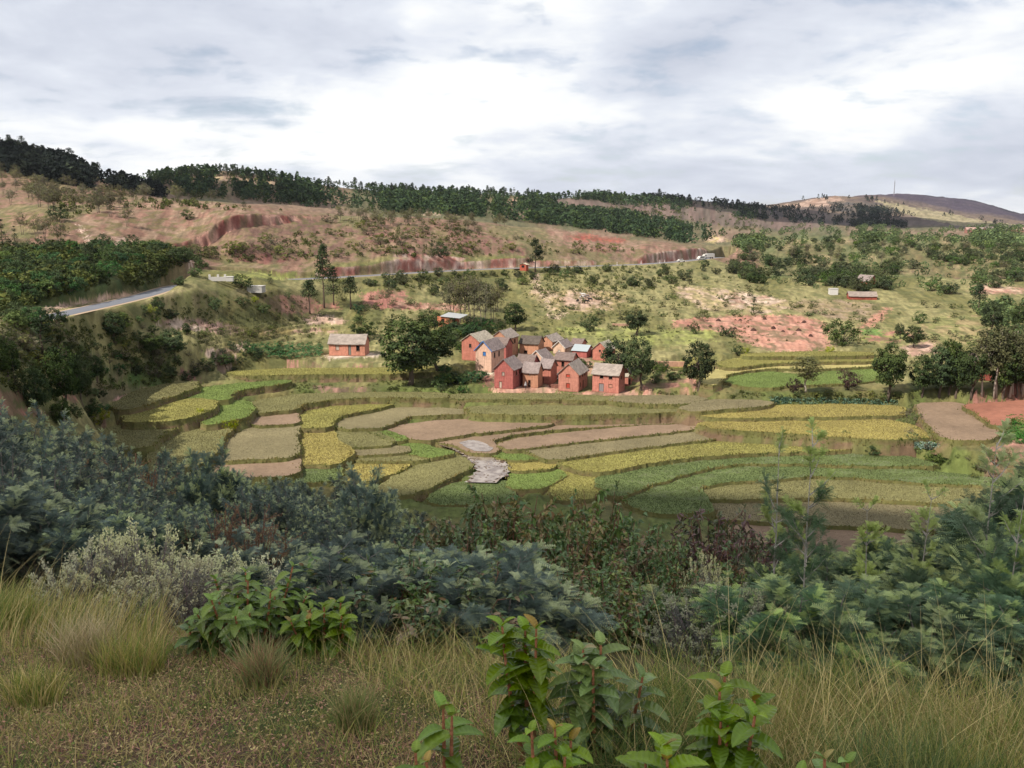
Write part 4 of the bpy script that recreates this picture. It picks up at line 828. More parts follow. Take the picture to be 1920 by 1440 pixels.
def house(label, P, yaw, W, L, he, hr, gable_front, wc, rc, front=(), right=(), ov=.35, th=.16, metal=False, name='mud_house', group=None, roof_label=None, trim=None, base=1.2):
    """P: front-left corner on the ground. front / right: openings (kind, x0, z0, x1, z1, colour)"""
    x, y, z = P; e = empty(name, (x, y, z), R(-yaw)); tag(e, label, 'house', group); HOUSES.append((x, y, z, W, L, yaw))
    mb = MB(); g = hr-he
    fh = [o[1:5] for o in front]; rh = [o[1:5] for o in right]
    c2 = np.asarray(wc)*1.2; c2 = c2*.9+.1*c2.mean()
    wall_face(mb, (0, 0, 0), (1, 0, 0), (0, 0, 1), W, he, fh, c2, gable=g if gable_front else 0)
    wall_face(mb, (W, 0, 0), (0, 1, 0), (0, 0, 1), L, he, rh, c2, gable=0 if gable_front else g)
    wall_face(mb, (W, L, 0), (-1, 0, 0), (0, 0, 1), W, he, [], c2, gable=g if gable_front else 0)
    wall_face(mb, (0, L, 0), (0, -1, 0), (0, 0, 1), L, he, [], c2, gable=0 if gable_front else g)
    mb.box((.04, .04, -base), (W-.04, L-.04, -.004), c=c2*.85)
    ob('wall', mb.mesh('wall', M_wall), e)
    rb = MB(); roof_slabs(rb, W, L, he, hr, ov, .04 if metal else th, rc, gable_front, metal=metal)
    ob('roof', rb.mesh('roof', M_metal if metal else M_thatch), e)
    for lst, fr in ((front, True), (right, False)):
        for o in lst:
            kind, x0, z0, x1, z1 = o[:5]; cc = o[5] if len(o) > 5 else None
            M = Matrix.Identity(4) if fr else Matrix.Translation((W, 0, 0)) @ Matrix.Rotation(math.pi/2, 4, 'Z')
            nm = 'door' if kind.startswith('door') else 'window'
            fb = MB(); fc = sunc(120,84,66); t = .07
            fb.box((x0, -.03, z0), (x0+t, .12, z1), fc, M); fb.box((x1-t, -.03, z0), (x1, .12, z1), fc, M); fb.box((x0+t+.001, -.03, z1-t), (x1-t-.001, .12, z1), fc, M)
            if nm == 'window': fb.box((x0-.06, -.10, z0-.08), (x1+.06, .05, z0-.002), sunc(170,140,120), M)
            w_ = ob(nm, fb.mesh(nm, M_wood), e)
            if cc is not None:
                sb = MB(); n = 2 if kind in ('door2', 'shut2') else 1
                ws = (x1-x0-2*t)/n
                for k in range(n): sb.box((x0+t+k*ws+.01, .06, z0+.01), (x0+t+(k+1)*ws-.01, .10, z1-t-.01), np.asarray(cc)*RNG.uniform(.85, 1.1), M)
                s_ = ob('shutter' if nm == 'window' else 'door_leaf', sb.mesh('shutter', M_wood), w_)
    if trim is not None:
        tb = MB()
        for sgn in (-1, 1):
            s = (hr-he)/(W/2); a = np.array([W/2, -ov*.8-.08, hr+.2]); b = np.array([W/2+sgn*(W/2+ov), -ov*.8-.08, hr+.2-(W/2+ov)*s])
            d = np.array([0, .07, 0]); dn = np.array([0, 0, -.24])
            tb.add([a, b, b+dn, a+dn, a+d, b+d, b+dn+d, a+dn+d], [(0,1,2,3), (7,6,5,4), (0,4,5,1), (3,2,6,7), (0,3,7,4), (1,5,6,2)], c=trim)
        ob('bargeboard', tb.mesh('bargeboard', M_wood), e)
    return e
def foot(u, v): return hit(u, v, 60)
def mpp(P): return math.hypot(P[1], P[2])/F          # metres per photo pixel at a point
DK = (.02, .016, .015)
def hpx(label, u0, v0, u1, eave_v, apex_v, yaw, L, gf, wc, rc, **k):
    """front wall from (u0, v0) to u1, eave and ridge read as photo rows"""
    P = foot(u0, v0); s = mpp(P); W = (u1-u0)*s/math.cos(R(yaw))
    he = (v0-eave_v)*s*1.02
    dep = (0 if gf else L/2)*s*0+0
    back = 0 if gf else (L/2*math.cos(R(yaw)))*(-P[2]/P[1])/P[1]*F*1.0
    hr = (v0-back*.9-apex_v)*s*1.02
    # pull the pad level
    c, sn = math.cos(R(-yaw)), math.sin(R(-yaw))
    cx, cy = W/2*c-L/2*sn, W/2*sn+L/2*c
    P = np.array(P); 
    k.setdefault('front', ()); k.setdefault('right', ())
    fr = [(o[0], o[1]*W, o[2]*he, o[3]*W, o[4]*he, *o[5:]) for o in k.pop('front')]
    if gf and not k['right'] and u1-u0 > 22: k['right'] = [('win', .28, .62, .40, .84), ('win', .62, .62, .74, .84)]
    rt = [(o[0], o[1]*L, o[2]*he, o[3]*L, o[4]*he, *o[5:]) for o in k.pop('right')]
    flatten(P[0]+cx, P[1]+cy, P[2]-.15, max(W, L)*.6, max(W, L)*.6+2.5)
    return house(label, P, yaw, W, L, max(he, 1.2), max(hr, he+.6), gf, wc, rc, front=fr, right=rt, **k)
VG = 'houses of the village'
GRW, BLU, REDS = sunc(150,140,140), sunc(70,140,215), sunc(206,84,66)
# front row
hpx('tall dark red gabled house at the village front, pale door, grey thatch', 927,726.6,962,691,674,20,7,True,RED_D,ROOF_P,group=VG,
    front=[('door',.25,0,.40,.34,sunc(220,196,178)),('win',.40,.66,.55,.85,sunc(190,170,160))])
hpx('narrow orange-brown house with open dark doorway between two dark red houses', 980,724.5,1008,696,679,22,3.4,False,ORG*.9,ROOF_P,group=VG,
    front=[('door',.36,0,.53,.45),('win',.40,.76,.50,.88,sunc(230,214,196))])
hpx('red house with scarlet cloth below its eave and dark doorway', 1011,717.5,1032,688,673,24,4.2,False,RED_O*.95,ROOF_P,group=VG,
    front=[('door',.1,0,.38,.42)])
hpx('large orange gabled house at the village front with two red shutters', 1047,732,1083.5,700,682,19,8.6,True,sunc(206,136,116),ROOF_G,group=VG,
    front=[('win',.37,.80,.58,1.0-.02,REDS),('win',.38,.18,.58,.46,REDS)], right=[('win',.12,.72,.2,.9,DK),('win',.4,.72,.48,.9,DK),('win',.66,.72,.74,.9,DK),('win',.16,.2,.24,.46,DK),('door',.45,0,.55,.5,sunc(120,60,50))])
hpx('orange-red house at the village corner with two upper windows and double door', 1110.5,732.5,1157,699,681,27,4.2,False,sunc(206,130,112),ROOF_G,group=VG,
    front=[('win',.28,.72,.42,.94),('win',.62,.72,.76,.94),('door2',.25,0,.44,.45,GRW),('win',.62,.28,.76,.45,sunc(210,150,130))], right=[('win',.3,.7,.45,.88,DK)])
hpx('low red shed with flat grey top, right of the corner house', 1168,722.5,1177,706,702,27,2.5,False,RED_O,ROOF_L,group=VG,ov=.1,right=[('door',.2,0,.7,.75)])
# second row
hpx('peach gabled house with blue bargeboards and blue shutter', 892,695.5,921.5,656,640,23,8.2,True,PEACH,ROOF_P,group=VG,trim=BLU,
    front=[('win',.46,.74,.66,.93,BLU)], right=[('win',.2,.62,.3,.86,DK),('win',.55,.62,.65,.86,DK)], roof_label=None)
hpx('broad grey roof of a red house wedged behind the two front red houses', 968,716,998,681,664.5,22,4.6,False,RED_D,ROOF_D,group=VG)
hpx('small peach house with white trim on its gable, in the middle of the village', 991,690,1020,672,657,28,5.2,True,PEACH,ROOF_P,group=VG,trim=sunc(235,228,220),th=.12)
hpx('red house with dark upper doorway, behind the orange gabled house', 1040,704,1072,673,660.5,22,4.2,False,RED_O*.95,ROOF_D,group=VG,
    front=[('win',.38,.55,.55,.88)])
# back row
hpx('red gabled house with light straw roof at the village left edge', 866,674,899,639,626.5,24,9,True,RED_O,ROOF_L,group=VG,
    front=[('win',.42,.66,.56,.86,DK)])
hpx('tall dark red gabled house behind the blue trimmed one', 922,668,951,633,621,24,7.5,True,ORG*.95,ROOF_G,group=VG)
hpx('low thatched annex leaning against the tall dark red house', 929,672,949,645,633,28,3.6,False,RED_D,ROOF_D,group=VG)
hpx('orange house with mossy dark roof behind the village centre', 974,664,1009,643,629.5,20,5,False,ORG,sunc(110,100,92),group=VG,front=[('win',.24,.1,.42,.36)])
hpx('orange gabled house at the back of the village with grey-lilac roof', 1011,656,1035,639,629.5,26,7.4,True,ORG,ROOF_G,group=VG)
hpx('small cream gabled house with white trim beside the back orange house', 1037,662,1058,650,639.5,26,5.5,True,sunc(226,188,160),ROOF_P,group=VG,trim=sunc(235,228,220),front=[('door',.42,0,.62,.55,sunc(235,230,222))])
hpx('dark roofed low house at the far back of the village', 1071,657,1089,644,635,26,4,False,BRICK,ROOF_D,group=VG)
hpx('red house under a pale blue metal roof', 1073,668,1099,656,645.5,28,4.4,False,RED_D,sunc(182,192,196),group=VG,metal=True)
hpx('red gabled house standing apart at the village right, beside the dark tree', 1111,674,1137,654,642,27,6,True,RED_O,ROOF_L*.95,group=VG,front=[('win',.42,.75,.56,.95,DK)])
hpx('red brick gable half hidden by the tree right of the corner house', 1163,715,1180,698,688,20,5,True,sunc(206,120,92),ROOF_P,group=VG)
# houses apart from the village
hpx('long single storey brick house with grey roof, alone on the left terrace', 617,666,685,644,627,4,5.5,False,sunc(220,146,120),ROOF_G,name='brick_house',
    front=[('win',.19,.45,.29,.85,sunc(225,205,190)),('door',.54,.02,.62,.86,sunc(150,150,140)),('win',.76,.38,.86,.84)])
def hut():
    P = foot(820, 611); s = mpp(P); flatten(P[0]+3, P[1]+3, P[2]-.1, 5, 8)
    e = empty('brick_hut', P, R(-26)); tag(e, 'orange brick hut with flat white metal roof and dark porch, above the village', 'house')
    mb = MB(); W, L, h = 5.2, 4.6, 3.0
    wall_face(mb, (0, 0, 0), (1, 0, 0), (0, 0, 1), W, h, [(1.4, 1.35, 2.6, 2.3)], sunc(222,140,106)); wall_face(mb, (W, 0, 0), (0, 1, 0), (0, 0, 1), L, h, [(.8, 0, 2.2, 2.2)], sunc(222,140,106))
    wall_face(mb, (W, L, 0), (-1, 0, 0), (0, 0, 1), W, h, [], sunc(222,140,106)); wall_face(mb, (0, L, 0), (0, -1, 0), (0, 0, 1), L, h, [], sunc(222,140,106)); mb.box((.04, .04, -1.2), (W-.04, L-.04, -.004), sunc(200,126,98))
    ob('wall', mb.mesh('wall', M_wall), e)
    rb = MB(); rb.add([(1.2, -.5, h+.05), (W+3.0, -.5, h-.25), (W+3.0, L+.4, h+.35), (1.2, L+.4, h+.75), (1.2, -.5, h+.11), (W+3.0, -.5, h-.19), (W+3.0, L+.4, h+.41), (1.2, L+.4, h+.81)], [(3,2,1,0), (4,5,6,7), (0,1,5,4), (1,2,6,5), (2,3,7,6), (3,0,4,7)], c=sunc(196,198,200)); ob('roof', rb.mesh('roof', M_metal), e)
    for yy in (-.2, L-.1):
        pb = MB(); pb.box((W+2.7, yy, -.6), (W+2.85, yy+.15, h-.26 if yy < 0 else h+.3), sunc(120,100,84)); ob('post', pb.mesh('post', M_wood), e)
    fb = MB(); fb.box((W+.02, -.3, -.6), (W+4.6, L, -.15), sunc(226,206,180)); ob('terrace', fb.mesh('terrace', M_bare), e)
    wb = MB(); wb.box((1.36, -.04, 1.26), (2.64, .06, 1.345), sunc(200,180,160)); ob('window', wb.mesh('window', M_wood), e)
hut()
def kiosk():
    P = foot(974.5, 507); e = empty('roadside_kiosk', P, R(-24)); tag(e, 'tiny red brick kiosk with pale roof beside the road pine', 'kiosk'); flatten(P[0]+1, P[1]+1, P[2]-.1, 2.2, 4)
    mb = MB(); W, L, h = 2.9, 2.6, 2.5
    wall_face(mb, (0, 0, 0), (1, 0, 0), (0, 0, 1), W, h, [(.8, 1.2, 2.1, 2.2)], sunc(196,104,84)); wall_face(mb, (W, 0, 0), (0, 1, 0), (0, 0, 1), L, h, [], sunc(196,104,84)); wall_face(mb, (W, L, 0), (-1, 0, 0), (0, 0, 1), W, h, [], sunc(196,104,84)); wall_face(mb, (0, L, 0), (0, -1, 0), (0, 0, 1), L, h, [], sunc(196,104,84)); mb.box((.03, .03, -1), (W-.03, L-.03, -.004), sunc(180,96,76)); ob('wall', mb.mesh('wall', M_wall), e)
    rb = MB(); roof_slabs(rb, W, L, h, h+.55, .35, .1, sunc(222,206,180), True); ob('roof', rb.mesh('roof', M_thatch), e)
kiosk()
hpx('brick house alone on the green slope right of the road end', 1630,536,1647,527,517.5,-30,7,True,sunc(196,104,80),ROOF_P,name='brick_house',right=())
hpx('long low house with wide grey roof below the bushy right slope', 1592,561,1640,557,547,12,7,False,sunc(178,88,70),sunc(168,152,142),name='brick_house')
hpx('red brick gable glimpsed behind the pale gum trunks', 1815,712,1856,690,669,8,6,True,sunc(178,92,78),ROOF_D,name='brick_house',front=[('win',.52,.55,.72,.85,(.05,.08,.03))])
for i, (u0, v0, u1, e_, a_, lab) in enumerate(((1812,437,1829,431,427,'pinkish house with pale roof in the far hamlet, leftmost'),(1838,436,1846,431,427,'narrow brick house in the middle of the far hamlet'),(1848,436,1862,430,426,'wide red brick house in the middle of the far hamlet'),(1900,435,1924,431,427.5,'long pink roofed house at the right end of the far hamlet'))):
    hpx(lab, u0, v0, u1, e_, a_, 10, 8, False, sunc(176,124,112), sunc(196,160,150) if i in (0, 3) else ROOF_P, name='brick_house', group='far hamlet', th=.3)
# ------------------------------------------------------------------ small built things
def boxthing(name, label, cat, u, v, w, d, h, yaw, c, mat=None, group=None, cap=None):
    P = foot(u, v); e = empty(name, P, R(-yaw)); tag(e, label, cat, group)
    mb = MB(); mb.box((0, 0, -.6), (w, d, h), c); ob('body', mb.mesh('body', mat or M_bare), e)
    if cap is not None: cb = MB(); cb.box((-.12, -.12, h+.002), (w+.12, d+.12, h+.16), cap); ob('slab', cb.mesh('slab', mat or M_bare), e)
    return e
WH = sunc(238,232,226)
boxthing('family_tomb', 'white rectangular tomb with flat slab on the knoll by the road', 'tomb', 463,545,4.4,3,1.2,6,WH*.7,cap=WH*.8)
def tombwall():
    P = foot(391, 524); e = empty('tomb_enclosure', P, R(6), .8); tag(e, 'low white walled tomb with three upright posts on the knoll', 'tomb')
    mb = MB(); mb.box((0, 0, -.6), (6.6, .3, .7), WH*.85); mb.box((0, 3, -.6), (6.6, 3.3, .7), WH*.8); ob('wall', mb.mesh('wall', M_bare), e)
    for x in (0, 2.9, 5.3): pb = MB(); pb.box((x, -.02, .702), (x+.7, .5, 1.7), WH); ob('post', pb.mesh('post', M_bare), e)
    sb = MB(); sb.box((6.3, -1.6, -.6), (8.6, .6, .9), WH*.9); sb.box((6.2, -1.7, .902), (8.7, .7, 1.06), WH); ob('chest', sb.mesh('chest', M_bare), e)
tombwall()
boxthing('water_tank', 'white square tank standing on the right slope above the long roof', 'tank', 1556,553,3.2,3,2.4,5,WH,cap=WH*.8)
boxthing('mud_wall', 'broken pale mud wall right of the big village tree', 'wall', 1227,687,8.5,.8,1.3,6,sunc(214,166,140),M_wall)
boxthing('mud_wall', 'short crumbling pale wall on the terrace right of the village', 'wall', 1148,611,6.5,.6,.7,4,sunc(216,172,148),M_wall)
boxthing('stone_wall', 'low stone heap wall in the yard between the red and orange houses', 'wall', 1030,726,3.4,.8,.7,12,sunc(150,104,92),M_wall)
def ring(label, u, v, r):
    P = foot(u, v); mb = MB(); th = np.linspace(0, 2*math.pi, 25); k = 8; V = []; Q = []
    for i in range(24):
        for j in range(k):
            a = 2*math.pi*j/k; rr = r+math.cos(a)*r*.3; V.append((math.cos(th[i])*rr, math.sin(a)*.2, math.sin(th[i])*rr))
    for i in range(24):
        for j in range(k): Q.append((i*k+j, ((i+1) % 24)*k+j, ((i+1) % 24)*k+(j+1) % k, i*k+(j+1) % k))
    mb.add(V, Q, c=WH); o = ob('concrete_ring', mb.mesh('concrete_ring', M_bare, True)); o.location = (P[0], P[1], P[2]+r*1.22); o.rotation_euler = (R(-14), 0, R(-15)); tag(o, label, 'ring')
ring('white concrete ring leaning by the doorway of the red house', 1022,718,.52)
ring('white concrete ring beside the left edge of the large orange house', 1044,711,.5)
P = foot(1021, 719); mb = MB(); mb.box((0, 0, 0), (1.1, .05, .75), sunc(214,36,60))
e = ob('cloth', mb.mesh('cloth', M_wood)); e.location = (foot(1012, 717.5)+np.array([.25, -.25, 2.75])); e.rotation_euler = (0, 0, R(-24)); tag(e, 'scarlet cloth hung on the front of a red house', 'cloth')
mb = MB(); mb.box((0, 0, 0), (9.0, .6, 3.8), sunc(196,178,150))
# dark manure heaps on the red field
for k, (u, v) in enumerate(((1332,613),(1347,602),(1388,601),(1434,598),(1413,620),(1450,615),(1508,605),(1497,620),(1290,612),(1468,622),(1378,617),(1520,630))):
    P = foot(u, v); r = RNG.uniform(.7, 1.1); mb = MB(); n = 9; V = [(r*math.cos(a)*RNG.uniform(.8, 1.2), r*math.sin(a)*RNG.uniform(.8, 1.2), -.1) for a in np.linspace(0, 6.283, n, endpoint=False)]
    V += [(.55*x, .55*y, r*.5*RNG.uniform(.8, 1.1)) for x, y, z in V]+[(0, 0, r*.85)]
    mb.add(V, [(i, (i+1) % n, n+(i+1) % n, n+i) for i in range(n)], [(n+i, n+(i+1) % n, 2*n) for i in range(n)], c=sunc(82,54,46))
    tag(ob('manure_heap', mb.mesh('manure_heap', M_bare), loc=P), 'small dark manure heap on the terraced red field', 'heap', 'manure heaps on the red field')
# guard posts along the road end
for u in (1157,1202,1237,1246,1279,1338.5):
    P = hit(u, {1157:498,1202:495.5,1237:494,1246:493.5,1279:491,1338.5:484.5}[u], 100); mb = MB(); mb.box((-.16, -.16, -.3), (.16, .16, 1.7), WH); mb.box((-.17, -.17, 1.1), (.17, .17, 1.3), sunc(180,60,50))
    tag(ob('guard_post', mb.mesh('guard_post', M_bare), loc=P), 'white post with red band on the outer road edge', 'post', 'guard posts along the road')
# radio mast on the far dark hill
P = hit(1676, 368, 3000); e = empty('radio_mast', P); tag(e, 'thin lattice mast on the summit of the far dark hill', 'mast')
mb = MB(); H = 46
for a in (0, 2.09, 4.19): mb.tube([(1.6*math.cos(a), 1.6*math.sin(a), -2), (.7*math.cos(a), .7*math.sin(a), H)], .35, 4, sunc(170,160,170))
for k in range(12):
    z0 = k*H/12; 
    for a in (0, 2.09, 4.19): mb.tube([(1.5*math.cos(a), 1.5*math.sin(a), z0), (1.2*math.cos(a+2.09), 1.2*math.sin(a+2.09), z0+H/12)], .2, 4, sunc(180,170,176))
ob('lattice', mb.mesh('lattice', M_bare), e); mb = MB(); mb.tube([(0, 0, H-1), (0, 0, H+8)], .3, 5, sunc(190,180,184)); ob('antenna', mb.mesh('antenna', M_bare), e)
# ================================================================== VEHICLES, PERSON, CATTLE
def vehicle(name, label, u, v, yaw, kind, c):
    P = foot(u, v); e = empty(name, P+np.array([0, 0, .02]), R(yaw)); tag(e, label, kind)
    L, Wd, H = {'van': (4.9, 1.9, 2.2), 'car': (4.4, 1.75, 1.5), 'truck': (7.5, 2.3, 3.0)}[kind]
    prof = {'van': [(-.5,.25),(-.5,.95),(-.46,1),(.25,1),(.38,.62),(.5,.5),(.5,.2)], 'car': [(-.5,.25),(-.5,.6),(-.4,.65),(-.3,1),(.12,1),(.28,.64),(.48,.56),(.5,.25)], 'truck': [(.24,.15),(.24,.85),(.28,.9),(.42,.9),(.48,.55),(.5,.5),(.5,.15)]}[kind]
    mb = MB(); n = len(prof); V = [(x*L, s*Wd/2*(1 if z < .7 else .9), z*H) for s in (-1, 1) for x, z in prof]
    mb.add(V, [(i, (i+1) % n, n+(i+1) % n, n+i) for i in range(n)], c=c); me = bpy.data.meshes.new('b')
    bm_f = [list(range(n)), list(range(n, 2*n))[::-1]]
    for f in bm_f:
        for i in range(1, n-1): mb.T.append(np.array([[f[0], f[i], f[i+1]]]))
    ob('body', mb.mesh('body', M_metal), e)
    if kind == 'truck':
        cb = MB(); cb.box((-L/2, -Wd/2, .9), (L*.22, Wd/2, H), sunc(236,232,226)); ob('cargo_box', cb.mesh('cargo_box', M_metal), e)
    for s in (-1, 1):
        gb = MB(); x0, x1, z0, z1 = {'van': (-.4, .25, .62, .9), 'car': (-.28, .14, .66, .94), 'truck': (.3, .42, .55, .82)}[kind]
        yy = s*(Wd/2*.97+.012); gb.add([(x0*L, yy, z0*H), (x1*L, yy, z0*H), (x1*L*.92, yy, z1*H), (x0*L, yy, z1*H)], [(0, 1, 2, 3)] if s < 0 else [(3, 2, 1, 0)], c=(.02, .025, .03))
        ob('side_window', gb.mesh('side_window', M_metal), e)
    for sx in (-.32, .32):
        for s in (-1, 1):
            wb = MB(); a = np.linspace(0, 2*math.pi, 13)[:-1]; r = .34 if kind != 'truck' else .48
            V = [(sx*L+r*math.cos(q), s*(Wd/2-.08)+w_, r+r*math.sin(q)) for w_ in (-.12, .12) for q in a]
            wb.add(V, [(i, (i+1) % 12, 12+(i+1) % 12, 12+i) for i in range(12)], [t for f in (0, 12) for t in [(f, f+i, f+i+1) if f else (f, f+i+1, f+i) for i in range(1, 11)]], c=(.02, .02, .02)); ob('wheel', wb.mesh('wheel', M_bare), e)
vehicle('parked_car', 'white car below the red cutting on the road', 1277, 491.5, 12, 'car', WH)
vehicle('van', 'white van with dark side, climbing the road bend', 1314, 487.5, 215, 'van', WH)
vehicle('truck', 'white box truck farthest along the road bend', 1328, 485, 205, 'truck', WH*.95)
def skinned(name, joints, bones, radii, mat, c, sub=1):
    """one continuous skin over a skeleton"""
    me = bpy.data.meshes.new(name); me.from_pydata(joints, bones, []); o = bpy.data.objects.new(name, me); col.objects.link(o)
    sk = o.modifiers.new('s', 'SKIN'); sk.use_smooth_shade = True
    for i, r in enumerate(radii): me.skin_vertices[0].data[i].radius = (r, r) if not hasattr(r, '__len__') else r
    me.skin_vertices[0].data[0].use_root = True
    if sub: s = o.modifiers.new('u', 'SUBSURF'); s.levels = sub; s.render_levels = sub
    dg = bpy.context.evaluated_depsgraph_get(); m2 = bpy.data.meshes.new_from_object(o.evaluated_get(dg)); bpy.data.objects.remove(o)
    at = m2.color_attributes.new('col', 'FLOAT_COLOR', 'POINT'); 
    co_ = np.zeros(len(m2.vertices)*3); m2.vertices.foreach_get('co', co_); co_ = co_.reshape(-1, 3)
    cc = c(co_) if callable(c) else np.broadcast_to(c, (len(co_), 3)); at.data.foreach_set('color', np.hstack([cc, np.ones((len(co_), 1))]).astype(np.float32).ravel())
    m2.materials.clear(); m2.materials.append(mat); m2.name = name; return m2
def person():
    P = foot(985.5, 730); e = empty('person', P, R(25)); tag(e, 'person in white shirt and dark trousers standing in the village yard', 'person')
    J = [(0,0,.95),(0,0,1.15),(0,-.01,1.38),(0,-.02,1.50),(0,-.03,1.60),(0,-.02,1.70),(-.2,0,1.40),(-.27,-.02,1.13),(-.27,-.14,.90),(-.27,-.19,.82),(.2,0,1.40),(.27,0,1.13),(.26,-.1,.88),(.26,-.14,.80),(-.1,0,.88),(-.12,-.03,.5),(-.13,0,.09),(-.14,-.14,.04),(.1,0,.88),(.12,.02,.5),(.12,.05,.09),(.13,-.09,.04)]
    B = [(0,1),(1,2),(2,3),(3,4),(4,5),(2,6),(6,7),(7,8),(8,9),(2,10),(10,11),(11,12),(12,13),(0,14),(14,15),(15,16),(16,17),(0,18),(18,19),(19,20),(20,21)]
    Rr = [.13,.13,.14,.055,.095,.085,.07,.05,.038,.035,.07,.05,.038,.035,.095,.065,.045,.04,.095,.065,.045,.04]
    def cf(v):
        out = np.tile(sunc(96,60,46), (len(v), 1)); out[(v[:, 2] > .92) & (v[:, 2] < 1.47)] = sunc(240,236,240); out[(v[:, 2] <= .95) & (np.abs(v[:, 0]) < .235)] = sunc(58,56,70); out[(v[:, 2] < .08)] = sunc(60,44,40); out[v[:, 2] > 1.66] = (.02, .016, .014)
        return out
    ob('body', skinned('body', J, B, Rr, M_bare, cf), e)
    hb = MB(); hb.tube([(0, -.02, 1.70), (0, -.02, 1.715), (0, -.02, 1.73), (0, -.02, 1.84)], [.2, .2, .11, .09], 10, sunc(232,226,222)); ob('hat', hb.mesh('hat', M_bare), e)
person()
def zebu(label, u, v, rz, c, graze=True, sc=1.0, patch=None):
    P = foot(u, v); e = empty('zebu', P, R(rz), sc); tag(e, label, 'zebu', 'zebu on the bare patch')
    hz = .55 if graze else 1.35
    J = [(0,0,1.0),(.45,0,1.02),(.75,0,1.05),(-.5,0,1.05),(-.8,0,1.02),(.62,0,1.38),(1.1,0,hz*.5+.62),(1.35,0,hz),(1.55,0,hz-.16),
         (.55,.2,.75),(.55,.2,.4),(.52,.2,.04),(.55,-.2,.75),(.62,-.2,.4),(.6,-.2,.04),(-.72,.2,.72),(-.82,.2,.42),(-.78,.2,.04),(-.72,-.2,.72),(-.76,-.2,.42),(-.70,-.2,.04),(-.95,0,.9),(-1.0,0,.4)]
    B = [(0,1),(1,2),(0,3),(3,4),(1,5),(2,6),(6,7),(7,8),(2,9),(9,10),(10,11),(2,12),(12,13),(13,14),(4,15),(15,16),(16,17),(4,18),(18,19),(19,20),(4,21),(21,22)]
    Rr = [.34,.34,.3,.31,.24,.13,.17,.14,.09,.13,.08,.06,.13,.08,.06,.14,.08,.06,.14,.08,.06,.04,.03]
    cf = (lambda v: np.where((fbm(v[:, 0]*2+7, v[:, 2]*2, 5, 2) > .5)[:, None], c, patch)) if patch is not None else c
    ob('body', skinned('body', J, B, Rr, M_bare, cf), e)
    for s in (-1, 1):
        hb = MB(); hb.tube([(1.3, s*.09, hz+.1), (1.32, s*.3, hz+.22), (1.36, s*.36, hz+.5)], [.035, .03, .008], 5, sunc(200,190,170)); ob('horn', hb.mesh('horn', M_bare), e)
BLK = (.018, .016, .017)
zebu('black zebu grazing at the front of the bare patch, facing right', 1099.5, 569, 10, BLK)
zebu('black zebu at the right end of the bare patch, head raised', 1106.5, 565, 150, BLK, False)
zebu('dark zebu standing apart at the left of the bare patch', 1083, 567, 60, BLK, True, .9)
zebu('white zebu at the back of the bare patch', 1094, 556, 170, sunc(236,232,228), False)
zebu('black and white zebu behind the grazing black one', 1091.5, 560, 15, BLK, True, .95, sunc(230,226,222))
zebu('greyish zebu beside the white one, grazing', 1101, 558.5, 200, sunc(150,142,140), True, .95)
# ================================================================== TREES AND SHRUBS OF THE VALLEY AND HILLS
def rand_dir(n, rng=RNG):
    v = rng.normal(size=(n, 3)); return v/(np.linalg.norm(v, axis=1)[:, None]+1e-9)
def leaves(cen, size, cols, up=.3, aspect=.55, out=None, rng=RNG):
    """one leaf-shaped quad (a folded diamond) for each centre, turned at random"""
    n = len(cen); nrm = rand_dir(n, rng); nrm[:, 2] = np.abs(nrm[:, 2])+up
    if out is not None: nrm = nrm+out*.8
    nrm /= np.linalg.norm(nrm, axis=1)[:, None]; a = np.cross(nrm, rand_dir(n, rng)); a /= np.linalg.norm(a, axis=1)[:, None]+1e-9; b = np.cross(nrm, a)
    s = np.broadcast_to(size, (n,))[:, None]*rng.uniform(.7, 1.3, (n, 1))
    V = np.stack([cen-a*s, cen+b*s*aspect, cen+a*s, cen-b*s*aspect], 1).reshape(-1, 3)
    Q = np.arange(n*4).reshape(n, 4); return V, Q, np.repeat(cols, 4, 0)
def clump_cols(n_cl, per, c1, c2, rng, spread=.22):
    t = rng.random((n_cl, 1)); base = np.asarray(c1)*t+np.asarray(c2)*(1-t)
    c = np.repeat(base, per, 0); return c*rng.uniform(1-spread, 1+spread, (len(c), 1))
def crown(mb, rng, cen, rad, n_cl, per, cl_r, leaf, c1, c2, shell=.55, low=-.8, aspect=.55):
    """foliage clumps through an ellipsoid crown with uneven outline"""
    cen = np.asarray(cen, float); rad = np.asarray(rad, float); P = []
    lob = rand_dir(7, rng); amp_ = rng.uniform(-.28, .22, 7)
    while len(P) < n_cl:
        d = rand_dir(1, rng)[0]; r = rng.random()**(1/3)
        if r < shell and rng.random() < .75: continue
        if d[2]*r < low: continue
        k = 1+sum(a*max(0, float(np.dot(d, l)))**3 for a, l in zip(amp_, lob))
        P.append(cen+d*r*k*rad)
    P = np.array(P); pos = np.repeat(P, per, 0); off = rand_dir(len(pos), rng)*(rng.random((len(pos), 1))**.5)*cl_r*np.repeat(rng.uniform(.6, 1.35, n_cl), per)[:, None]
    off[:, 2] *= .75; o = (pos-cen)/rad
    V, Q, Cc = leaves(pos+off, leaf, clump_cols(n_cl, per, c1, c2, rng), out=o, aspect=aspect, rng=rng); mb.add(V, Q, c=Cc); return P
